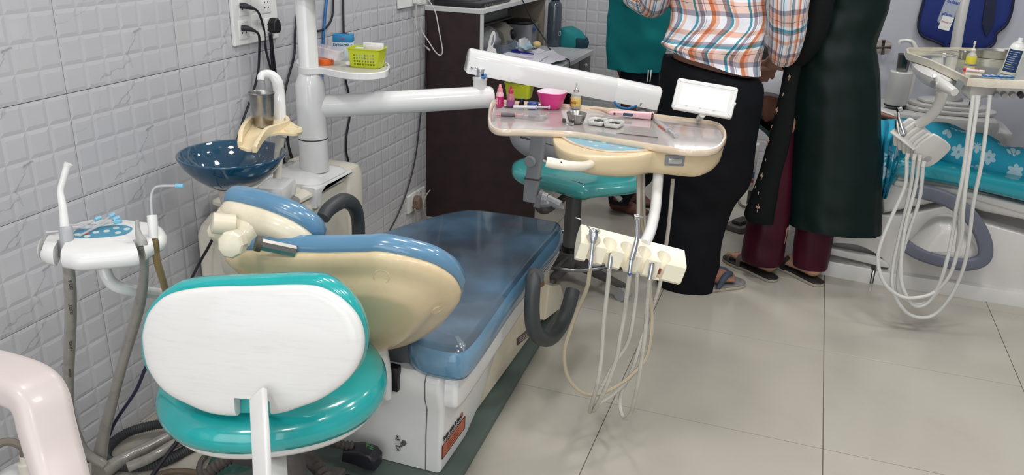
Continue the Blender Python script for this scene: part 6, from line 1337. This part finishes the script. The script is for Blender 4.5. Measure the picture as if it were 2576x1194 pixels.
# --- plaid cloth
def plaid():
    m = bpy.data.materials.new('plaid shirt cotton'); m.use_nodes = True; nt = m.node_tree; b = nt.nodes['Principled BSDF']; N = nt.nodes.new; Lk = nt.links.new
    b.inputs['Roughness'].default_value = .8
    uv = N('ShaderNodeUVMap'); uv.uv_map = 'UVMap'; no = N('ShaderNodeTexNoise'); no.inputs['Scale'].default_value = 5; Lk(uv.outputs[0], no.inputs['Vector'])
    sc = N('ShaderNodeVectorMath'); sc.operation = 'SCALE'; sc.inputs['Scale'].default_value = .05; Lk(no.outputs['Color'], sc.inputs[0])
    ad = N('ShaderNodeVectorMath'); Lk(uv.outputs[0], ad.inputs[0]); Lk(sc.outputs[0], ad.inputs[1]); sp = N('ShaderNodeSeparateXYZ'); Lk(ad.outputs[0], sp.inputs[0])
    def band(out, per, stops, off=0):
        k = N('ShaderNodeMath'); k.operation = 'MULTIPLY_ADD'; Lk(out, k.inputs[0]); k.inputs[1].default_value = 1/per; k.inputs[2].default_value = off
        f = N('ShaderNodeMath'); f.operation = 'FRACT'; Lk(k.outputs[0], f.inputs[0]); r = N('ShaderNodeValToRGB'); r.color_ramp.interpolation = 'CONSTANT'; e_ = r.color_ramp.elements
        while len(e_) > 1: e_.remove(e_[-1])
        e_[0].position = 0; e_[0].color = (*rgb(*stops[0][1]), 1)
        for p_, c_ in stops[1:]: q = e_.new(p_); q.color = (*rgb(*c_), 1)
        Lk(f.outputs[0], r.inputs[0]); return r.outputs[0]
    Wt, O_, Pp, G_, T_, Dk = (248, 248, 252), (222, 140, 96), (240, 204, 188), (166, 158, 170), (70, 160, 180), (120, 110, 120)
    a = band(sp.outputs[0], .185, [(0, Wt), (.20, T_), (.25, Wt), (.29, G_), (.37, Wt), (.40, Dk), (.41, Wt), (.50, O_), (.58, Pp), (.66, Wt), (.78, G_), (.86, T_), (.90, Wt), (.93, Pp)])
    c = band(sp.outputs[1], .165, [(0, Wt), (.26, G_), (.36, Pp), (.50, Dk), (.51, Pp), (.58, Wt), (.64, T_), (.71, G_), (.76, Wt), (.90, (236, 190, 170))])
    mx = N('ShaderNodeMix'); mx.data_type = 'RGBA'; mx.blend_type = 'MULTIPLY'; mx.inputs[0].default_value = .92; Lk(a, mx.inputs[6]); Lk(c, mx.inputs[7]); Lk(mx.outputs[2], b.inputs['Base Color'])
    n2 = N('ShaderNodeTexNoise'); n2.inputs['Scale'].default_value = 14; bp = N('ShaderNodeBump'); bp.inputs['Strength'].default_value = .5; bp.inputs['Distance'].default_value = .01; Lk(uv.outputs[0], n2.inputs['Vector']); Lk(n2.outputs[0], bp.inputs['Height']); Lk(bp.outputs[0], b.inputs['Normal'])
    return m
def fabric(name, col, bs=16, st=.5, noise=.25, ns=7, rough=.75, sheen=0): return mat(name, col, rough, spec=.25, noise=noise, nscale=ns, bump=st, bscale=bs, sheen=sheen)
PL_ = plaid()
# --- man in plaid shirt
YM = 1.64
man = thing('person', 'person in orange and teal plaid shirt and black trousers seen from behind', 'person', (1.42, YM, 0))
tr = fabric('black trouser cloth', rgb(9, 11, 18), 12, .6, .3, 6)
trows = [(178, 1666, 1912), (200, 1660, 1922), (250, 1655, 1920), (300, 1650, 1912), (360, 1648, 1902), (420, 1648, 1894), (460, 1648, 1882), (500, 1646, 1852), (540, 1643, 1834), (600, 1642, 1816, -.02), (650, 1644, 1812, -.03), (680, 1648, 1802, -.035), (705, 1656, 1798, -.035), (722, 1662, 1795, -.035), (730, 1668, 1792, -.035)]
tm_ = cloth(trows, YM, .62, 64, .025, 5, wob=.004)
for q in tm_.v:
    if q.z > .78: q.z -= (q.x-1.36)*.20*min(1, (q.z-.78)/.08)
obj('trousers', tm_, tr, man, 80)
srows = [(-330, 1730, 1930), (-260, 1690, 1975), (-180, 1670, 1985), (-90, 1682, 1950), (0, 1684, 1928), (50, 1690, 1930), (90, 1676, 1926), (120, 1664, 1920), (140, 1660, 1916), (166, 1663, 1916)]
sm_ = cloth(srows, YM-.02, .60, 72, .022, 7, wob=.006, cap=(False, False))
for q in sm_.v:
    if q.z < .95: q.z -= (q.x-1.36)*.24*max(0, min(1, (.95-q.z)/.08))
obj('shirt', sm_, PL_, man, 80)
sh0 = at(1985, -230, 1, YM-.02)
obj('sleeve', tube([at(1950, -250, 1, YM), at(1978, -150, 1, YM-.03), at(1988, -60, 1, YM-.05), at(1984, 30, 1, YM-.02), at(1980, 85, 1, YM+.02), at(1972, 130, 1, YM+.06), at(1968, 143, 1, YM+.08)], [.075, .070, .068, .064, .062, .055, .042], 28), PL_, man, 80)
obj('sleeve', tube([at(1700, -240, 1, YM), at(1670, -120, 1, YM), at(1655, -30, 1, YM+.05), at(1640, 8, 1, YM+.12), at(1600, -8, 1, YM+.22)], [.075, .065, .060, .055, .045], 28), PL_, man, 80)
hc_ = at(1830, -470, 1, YM+.04)
g = MB()
for rows in ([(-330, 1760, 1900), (-200, 1700, 1960), (0, 1700, 1915), (130, 1686, 1900), (240, 1680, 1900)],):
    m = cloth(rows, YM, .52, 32, 0, shrink=.012); g.add(m.v, m.f)
m = head(hc_, (.3, .95, -.3), hb, skin, man); g.add(m.v, m.f)
for pth, rr in (([at(1950, -250, 1, YM), at(1988, -60, 1, YM-.05), at(1980, 85, 1, YM+.02), at(1958, 140, 1, YM+.10), at(1940, 160, 1, YM+.16)], [.055, .048, .040, .032, .028]), ([at(1700, -240, 1, YM), at(1655, -30, 1, YM+.05), at(1590, -8, 1, YM+.24)], [.055, .045, .03]),
                ([at(1800, 260, 1, YM), at(1760, 470, 1, YM), at(1725, 640, 1, YM-.01), at(1716, 690, 1, YM-.03)], [.065, .052, .036, .032]), ([at(1740, 260, 1, YM), at(1715, 470, 1, YM), at(1690, 640, 1, YM+.01), at(1686, 690, 1, YM+.02)], [.065, .052, .036, .032])): m = tube(pth, rr, 14); g.add(m.v, m.f)
hd_ = hand(at(1945, 158, 1, YM+.14), (-.2, .9, -.3), (0, -.3, -1), 1, .5); g.add(hd_.v, hd_.f)
hl, tl_ = V((1.322, 1.585, .022)), V((1.478, 1.712, .022))
m = foot(hl, tl_, 1); g.add(m.v, m.f)
hl2, tl2 = V((1.20, 1.70, .022)), V((1.33, 1.86, .022)); m = foot(hl2, tl2, -1); g.add(m.v, m.f)
body = fuse(g, .0055); obj('body', body, skin, man, 80)
hair(hc_, (.3, .95, -.3), hb, man); eyes(hc_, (.3, .95, -.3), man)
# slippers
def slipper(heel, toe, lbl, sole_m, edge_m, strap_m, w=.047, side=1, style='v', th=.020):
    d = (toe-heel); Lf = d.length; d.normalize(); s = V((-d.y, d.x, 0)); c = V(((heel.x+toe.x)/2, (heel.y+toe.y)/2, 0)); t = thing('slipper', lbl, 'slipper', c)
    F = fr(c, d, s); h = Lf/2
    o = sm2([(-h, 0), (-h*.9, .028), (-h*.5, .034), (0, w*.74), (h*.5, w), (h*.85, w*.8), (h, .008), (h*.96, -.022), (h*.7, -w*.82), (h*.2, -w*.8), (-h*.5, -.034), (-h*.9, -.026)], 4)
    obj('sole', pad(F, o, [(-.003, 0), (0, .003), (0, th*.62), (-.001, th*.65)]), edge_m, t, 50); obj('footbed', pad(F, o, [(-.001, th*.65), (.0005, th*.8), (-.001, th-.002), (-.004, th)]), sole_m, t, 50)
    f_ = V((0, 0, 1))
    def strap(a, b, hh, wd):
        pts = [P(F, a[0], a[1], th-.006), P(F, a[0]+(b[0]-a[0])*.12, a[1]*.98, th+hh*.62), P(F, (a[0]+b[0])/2, (a[1]+b[1])/2, th+hh), P(F, b[0]-(b[0]-a[0])*.12, b[1]*.98, th+hh*.62), P(F, b[0], b[1], th-.006)]
        c_ = cr(pts, 5); return loft([[p+F[1]*q[0]+V((0, 0, q[1])) for q in rrect(wd, .006, .002, 2)] for p in c_])
    if style == 'v':
        for sg in (1, -1):
            pts = [P(F, h*.52, .006, th+.004), P(F, h*.40, .014*sg, th+.040), P(F, h*.10, .038*sg, th+.042), P(F, -h*.14, .047*sg, th)]
            obj('strap', tube(pts, [.006, .012, .013, .009], 10), strap_m, t)
    else: obj('strap', strap((h*.12, -w*.9), (h*.22, w*.9), .050, .024), strap_m, t, 50); obj('toe_band', strap((h*.58, -w*.85), (h*.62, w*.85), .026, .012), strap_m, t, 50)
    return t
slipper(V((1.296, 1.562, 0)), V((1.502, 1.735, 0)), 'blue-strapped slipper under the black trouser hem, toes to the right', mat('grey footbed', rgb(130, 128, 130), .7, noise=.3, nscale=60), mat('cream sole', rgb(190, 178, 160), .6), mat('denim strap', rgb(62, 74, 92), .7, noise=.2), w=.052)
slipper(V((1.180, 1.678, 0)), V((1.35, 1.882, 0)), 'second blue-strapped slipper hidden behind the black trousers', MATS['grey footbed'], MATS['cream sole'], MATS['denim strap'], w=.052)
# --- woman in dark green
YG = 1.88
wg = thing('person', 'person in long dark green tunic and maroon trousers seen from behind', 'person', (1.85, YG, 0))
gr = fabric('dark green satin', rgb(6, 28, 25), 9, .8, .35, 5, .45)
gk = fabric('black gauze', rgb(9, 12, 14), 20, .5, .2, 8)
krows = [(-330, 2040, 2200), (-250, 2015, 2250), (-120, 2035, 2252), (0, 2040, 2241), (50, 2032, 2226), (105, 2012, 2206), (140, 2002, 2210), (200, 1998, 2216), (300, 1993, 2218), (420, 1988, 2219), (520, 1984, 2219), (575, 1982, 2218)]
km = cloth(krows, YG, .52, 72, .030, 6, wob=.004, cap=(True, False))
obj('tunic', km, gr, wg, 80)
obj('sleeve', tube([at(2050, -230, 1, YG-.05), at(2058, -100, 1, YG-.10), at(2062, 0, 1, YG-.12), at(2045, 90, 1, YG-.12), at(2012, 140, 1, YG-.10), at(1980, 160, 1, YG-.06)], [.060, .056, .050, .044, .038, .032], 24), gk, wg, 80)
# front panel of the tunic with gold motifs
pr_ = [(140, 1972, 2020), (170, 1972, 2015), (230, 1962, 2004), (300, 1946, 1998), (370, 1928, 1985), (440, 1908, 1965), (500, 1886, 1955), (540, 1872, 1948), (560, 1880, 1946)]
pr2 = [(v, a, b) for v, a, b in pr_]
fp_ = obj('front_panel', cloth(pr2, YG-.11, .45, 40, .02, 4, cap=(True, True)), gk, wg, 80)
gold = mat('gold embroidery', rgb(196, 168, 140), .4, .3)
def motif(u, v, s, big):
    h = hit(fp_, u, v); g = MB()
    if big:
        for a, r_, l_ in ((90, .0, 1), (50, .0, .7), (130, .0, .7), (20, .0, .5), (160, .0, .5), (-90, 0, .8)):
            q = math.radians(a); p0 = P(h, math.cos(q)*s*.3, math.sin(q)*s*.3, .001); p1 = P(h, math.cos(q)*s*l_, math.sin(q)*s*l_*1.3, .001); m = tube([p0, p1], [s*.16, s*.07], 6, 2); g.add(m.v, m.f)
        m = sph(P(h, 0, 0, .001), s*.16, 8); g.add(m.v, m.f)
    else:
        m = tube([P(h, 0, -s, .001), P(h, 0, s, .001)], [s*.25, s*.15], 6, 2); g.add(m.v, m.f); m = tube([P(h, 0, 0, .001), P(h, s*.5, s*.5, .001)], s*.15, 6, 2); g.add(m.v, m.f)
    obj('gold_motif', g, gold, wg, kind='stuff')
for u, v, s, b_ in ((1985, 195, .011, 1), (1970, 237, .006, 0), (1954, 280, .012, 1), (1942, 318, .006, 0), (1932, 358, .014, 1), (1926, 402, .006, 0), (1916, 445, .013, 1), (1908, 485, .006, 0), (1906, 524, .015, 1), (1879, 515, .006, 0), (1900, 470, .005, 0)): motif(u, v, s, b_)
mr = fabric('maroon satin', rgb(66, 16, 34), 14, .6, .35, 8, .45)
obj('trouser_leg', cloth([(330, 1935, 2000), (420, 1925, 1994), (520, 1892, 1990), (560, 1880, 1985), (600, 1872, 1978), (640, 1866, 1972), (658, 1868, 1966)], YG-.02, .85, 40, .04, 6, wob=.003), mr, wg, 80)
obj('trouser_leg', cloth([(450, 2010, 2110), (540, 2006, 2104), (600, 1998, 2096), (640, 1994, 2088), (670, 1996, 2082)], YG+.015, .85, 40, .04, 6, wob=.003), mr, wg, 80)
hg = at(2110, -470, 1, YG)
g = MB(); m = cloth([(-330, 2060, 2180), (-200, 2040, 2235), (0, 2052, 2228), (105, 2022, 2196), (300, 2010, 2200)], YG, .48, 32, 0, shrink=.01); g.add(m.v, m.f)
m = head(hg, (-.6, .8, -.3), hb, skin2, wg); g.add(m.v, m.f)
for pth, rr in (([at(2050, -230, 1, YG-.05), at(2062, 0, 1, YG-.12), at(2012, 140, 1, YG-.10), at(1965, 165, 1, YG-.04)], [.045, .038, .028, .024]), ([at(2085, 240, 1, YG), at(1972, 340, 1, YG), at(1957, 440, 1, YG-.01), at(1938, 540, 1, YG-.01), at(1918, 650, 1, YG-.02)], [.05, .03, .03, .030, .030]), ([at(2100, 300, 1, YG), at(2055, 500, 1, YG+.03), at(2045, 600, 1, YG+.03), at(2040, 650, 1, YG+.02)], [.06, .034, .030, .030])): m = tube(pth, rr, 14); g.add(m.v, m.f)
hd_ = hand(at(1958, 166, 1, YG-.04), (-.9, .2, -.2), (0, -.2, -1), .9, .5); g.add(hd_.v, hd_.f)
A1, A2_ = V((1.615, 1.835, .022)), V((1.425, 1.975, .022)); m = foot(A1, A2_, 1, ankle=V((1.60, YG-.025, .13))); g.add(m.v, m.f)
B1, B2_ = V((1.785, 1.855, .022)), V((1.605, 2.02, .022)); m = foot(B1, B2_, 1, ankle=V((1.757, YG+.01, .13))); g.add(m.v, m.f)
obj('body', fuse(g, .0055), skin2, wg, 80); hair(hg, (-.6, .8, -.3), hb, wg, .45); eyes(hg, (-.6, .8, -.3), wg)
bsl = mat('black slipper', rgb(30, 27, 28), .6); cse = mat('pale sole edge', rgb(170, 162, 148), .6)
slipper(V((1.625, 1.800, 0)), V((1.405, 1.985, 0)), 'black slipper with broad grey strap, left foot of the woman in green', bsl, cse, mat('taupe strap', rgb(96, 84, 78), .6), style='b')
slipper(V((1.80, 1.828, 0)), V((1.59, 2.035, 0)), 'black slipper with dark strap, right foot of the woman in green', bsl, cse, mat('dark strap', rgb(40, 34, 38), .6), style='b')
# --- person in teal scrubs
YT = 2.32
wt = thing('person', 'person in teal scrub tunic and navy trousers behind the console', 'person', (.93, YT, 0))
ts = fabric('teal scrub cloth', rgb(14, 122, 126), 12, .5, .12, 6)
tm = cloth([(-340, 1560, 1650), (-260, 1540, 1690), (-100, 1532, 1700), (0, 1533, 1690), (60, 1528, 1684), (110, 1526, 1678), (150, 1527, 1668), (176, 1530, 1664)], YT, .62, 64, .016, 6, wob=.004, cap=(True, False))
obj('tunic', tm, ts, wt, 80)
obj('sleeve', tube([at(1560, -220, 1, YT-.08), at(1562, -100, 1, YT-.14), at(1575, -30, 1, YT-.20), at(1590, -4, 1, YT-.24)], [.06, .056, .052, .050], 24), ts, wt, 80)
sg_ = obj('striped_cuff', tube([at(1585, -12, 1, YT-.24), at(1600, 2, 1, YT-.26), at(1614, 0, 1, YT-.26)], [.040, .038, .034], 20), mat('white knit', rgb(214, 212, 212), .8), wt)
for k in range(3): obj('stripe', tube([at(1588+8*k, -9+5*k, 1, YT-.24), at(1590.5+8*k, -7+5*k, 1, YT-.241)], .0405, 20, 1, cap=False), black, sg_)
nv = fabric('navy trouser cloth', rgb(10, 18, 28), 12, .5, .2, 6)
obj('trousers', cloth([(150, 1552, 1660), (200, 1558, 1658), (260, 1562, 1652), (340, 1556, 1650), (440, 1545, 1645), (480, 1532, 1600), (500, 1530, 1585), (512, 1532, 1580)], YT, .6, 48, .02, 5, wob=.003), nv, wt, 80)
for u in (1629, 1636): obj('drawstring', tube([at(u+2, 176, 1, YT-.15), at(u+1, 192, 1, YT-.16), at(u-1, 205, 1, YT-.155)], .0022, 6), white, wt)
ht = at(1605, -440, 1, YT); g = MB()
m = cloth([(-340, 1570, 1640), (-200, 1548, 1690), (0, 1545, 1680), (150, 1540, 1655), (240, 1570, 1645)], YT, .55, 28, 0, shrink=.01); g.add(m.v, m.f)
m = head(ht, (.7, -.5, -.3), hb, skin, wt); g.add(m.v, m.f)
for pth, rr in (([at(1560, -220, 1, YT-.08), at(1575, -30, 1, YT-.20), at(1620, 0, 1, YT-.26)], [.045, .035, .026]), ([at(1600, 230, 1, YT), at(1585, 380, 1, YT), at(1565, 470, 1, YT), at(1555, 505, 1, YT-.01)], [.07, .045, .034, .032]), ([at(1625, 230, 1, YT), at(1615, 380, 1, YT), at(1590, 470, 1, YT+.02), at(1580, 500, 1, YT+.03)], [.07, .045, .034, .032])): m = tube(pth, rr, 14); g.add(m.v, m.f)
hd_ = hand(at(1618, -2, 1, YT-.26), (.9, -.1, .1), (0, 0, -1), .95, .5); g.add(hd_.v, hd_.f)
f1, f2_ = at(1530, 528, 2, 0), at(1625, 548, 2, 0); m = foot(f1+V((0, .02, 0)), f2_+V((.0, .02, 0)), 1, ankle=f1+V((.05, .02, .12))); g.add(m.v, m.f)
f1, f2_ = at(1560, 508, 2, 0), at(1650, 520, 2, 0); m = foot(f1, f2_, -1, ankle=f1+V((.05, 0, .12))); g.add(m.v, m.f)
obj('body', fuse(g, .0055), skind, wt, 80); hair(ht, (.7, -.5, -.3), hb, wt, .3); eyes(ht, (.7, -.5, -.3), wt)
# --- patient
def floral():
    m = bpy.data.materials.new('turquoise floral cloth'); m.use_nodes = True; nt = m.node_tree; b = nt.nodes['Principled BSDF']; N = nt.nodes.new; Lk = nt.links.new; b.inputs['Roughness'].default_value = .8
    tc = N('ShaderNodeTexCoord'); no = N('ShaderNodeTexNoise'); no.inputs['Scale'].default_value = 26; no.inputs['Detail'].default_value = 3; Lk(tc.outputs['Object'], no.inputs['Vector'])
    vo = N('ShaderNodeTexVoronoi'); vo.inputs['Scale'].default_value = 13; vo.inputs['Randomness'].default_value = .75; Lk(tc.outputs['Object'], vo.inputs['Vector'])
    # petals: angle around each flower centre
    sb = N('ShaderNodeVectorMath'); sb.operation = 'SUBTRACT'; mp = N('ShaderNodeVectorMath'); mp.operation = 'SCALE'; mp.inputs['Scale'].default_value = 1; Lk(tc.outputs['Object'], mp.inputs[0]); Lk(mp.outputs[0], sb.inputs[0]); Lk(vo.outputs['Position'], sb.inputs[1])
    sp = N('ShaderNodeSeparateXYZ'); Lk(sb.outputs[0], sp.inputs[0])
    def M_(op, a, c=None):
        n = N('ShaderNodeMath'); n.operation = op
        for i, x in ((0, a), (1, c)):
            if x is None: continue
            if isinstance(x, (int, float)): n.inputs[i].default_value = x
            else: Lk(x, n.inputs[i])
        return n.outputs[0]
    an = M_('ARCTAN2', sp.outputs[2], sp.outputs[0]); pet = M_('ABSOLUTE', M_('SINE', M_('MULTIPLY', an, 3)))
    rad = M_('ADD', .26, M_('MULTIPLY', pet, .16)); ins = M_('LESS_THAN', M_('ADD', vo.outputs['Distance'], M_('MULTIPLY', no.outputs[0], .06)), rad); core = M_('LESS_THAN', vo.outputs['Distance'], .07)
    x1 = N('ShaderNodeMix'); x1.data_type = 'RGBA'; Lk(M_('MULTIPLY', ins, .62), x1.inputs[0]); x1.inputs[6].default_value = (*rgb(28, 148, 176), 1); x1.inputs[7].default_value = (*rgb(206, 222, 226), 1)
    x2 = N('ShaderNodeMix'); x2.data_type = 'RGBA'; Lk(core, x2.inputs[0]); Lk(x1.outputs[2], x2.inputs[6]); x2.inputs[7].default_value = (*rgb(110, 150, 170), 1); Lk(x2.outputs[2], b.inputs['Base Color'])
    bp = N('ShaderNodeBump'); bp.inputs['Strength'].default_value = .5; bp.inputs['Distance'].default_value = .02; n3 = N('ShaderNodeTexNoise'); n3.inputs['Scale'].default_value = 12; Lk(tc.outputs['Object'], n3.inputs['Vector']); Lk(n3.outputs[0], bp.inputs['Height']); Lk(bp.outputs[0], b.inputs['Normal'])
    return m
FL_ = floral()
YP = 2.2
pt = thing('person', 'person lying on the teal dental chair in white top and turquoise floral trousers', 'person', (2.3, YP, .46))
fc = fabric('white cotton top', rgb(206, 208, 214), 14, .5, .06, 6)
obj('top', tube([at(1945, 215, 1, YP), at(1985, 240, 1, YP), at(2060, 285, 1, YP), at(2150, 330, 1, YP), at(2215, 355, 1, YP)], [.09, .13, .13, .12, .12], 28), fc, pt, 80)
obj('sleeve', tube([at(1965, 200, 1, YP-.10), at(1955, 225, 1, YP-.15), at(1945, 252, 1, YP-.18)], [.075, .072, .068], 24), fc, pt, 80)
def leg(y, zo, nm='trouser_leg'):
    ps = [at(2215, 350, 1, y), at(2300, 350, 1, y), at(2380, 362, 1, y), at(2450, 380, 1, y), at(2520, 406, 1, y), at(2610, 424, 1, y)]
    m = tube([p+V((0, 0, zo)) for p in ps], [.085, .082, .078, .074, .070, .066], 32)
    for q in m.v: q.z += .006*math.sin(q.x*40+q.y*20); q.y += .005*math.sin(q.x*55+q.z*30)
    return obj(nm, m, FL_, pt, 80)
leg(2.10, -.01); leg(2.28, .0)
g = MB()
for pth, rr in (([at(1945, 215, 1, YP), at(2060, 285, 1, YP), at(2215, 355, 1, YP)], [.08, .11, .10]), ([at(1965, 200, 1, YP-.10), at(1942, 262, 1, YP-.18), at(1950, 300, 1, YP-.2)], [.05, .045, .042]), ([at(1950, 296, 1, YP-.2), at(2080, 300, 1, YP-.12), at(2200, 285, 1, YP-.06)], [.040, .034, .026]),
                ([at(2300, 350, 1, 2.10), at(2450, 380, 1, 2.10), at(2600, 424, 1, 2.10), at(2760, 455, 1, 2.10)], [.055, .05, .045, .042]), ([at(2300, 350, 1, 2.28), at(2450, 380, 1, 2.28), at(2600, 428, 1, 2.28), at(2760, 455, 1, 2.28)], [.055, .05, .045, .042])): m = tube(pth, rr, 16); g.add(m.v, m.f)
hd_ = hand(at(2204, 286, 1, YP-.06), (.95, 0, -.22), (0, -.3, -1), .95, .45); g.add(hd_.v, hd_.f)
hp_ = at(1890, 165, 1, YP+.02); m = head(hp_, (.5, -.1, .9), hb, skin, pt); g.add(m.v, m.f)
for y in (2.10, 2.28): 
    q = at(2760, 455, 1, y); m = foot(q+V((0, 0, -.02)), q+V((.2, 0, -.02)), 1, ankle=q+V((.03, 0, .06))); g.add(m.v, m.f)
obj('body', fuse(g, .007), mat('patient skin', rgb(132, 88, 70), .5, noise=.1), pt, 80); hair(hp_, (.3, 0, 1), hb, pt)
# floral cloth hanging over the near edge
n = 22; g = MB(); vs = []; rowsC = [(302, 2208, 2300), (330, 2208, 2296), (360, 2207, 2272), (400, 2206, 2262), (440, 2206, 2252), (470, 2206, 2240), (500, 2206, 2230)]
R_ = smooth_rows([list(r) for r in rowsC], 4)
for i, (v, a, b_) in enumerate(R_):
    for j in range(n+1):
        u = a+(b_-a)*j/n; q = at(u, v, 1, 1.925-.018*math.sin(j*.9+.3*i*.2)-.01*math.sin(j*2.1)+.10*max(0, 1-i/6)); vs.append(q)
M0 = len(R_); fs = [[i*(n+1)+j, i*(n+1)+j+1, (i+1)*(n+1)+j+1, (i+1)*(n+1)+j] for i in range(M0-1) for j in range(n)]
g.add(vs, fs); g.add([q+V((0, .004, 0)) for q in vs], [f[::-1] for f in fs])
tag(obj('floral_stole', g, FL_, smooth=80), 'turquoise floral cloth hanging over the near edge of the teal chair', 'cloth')
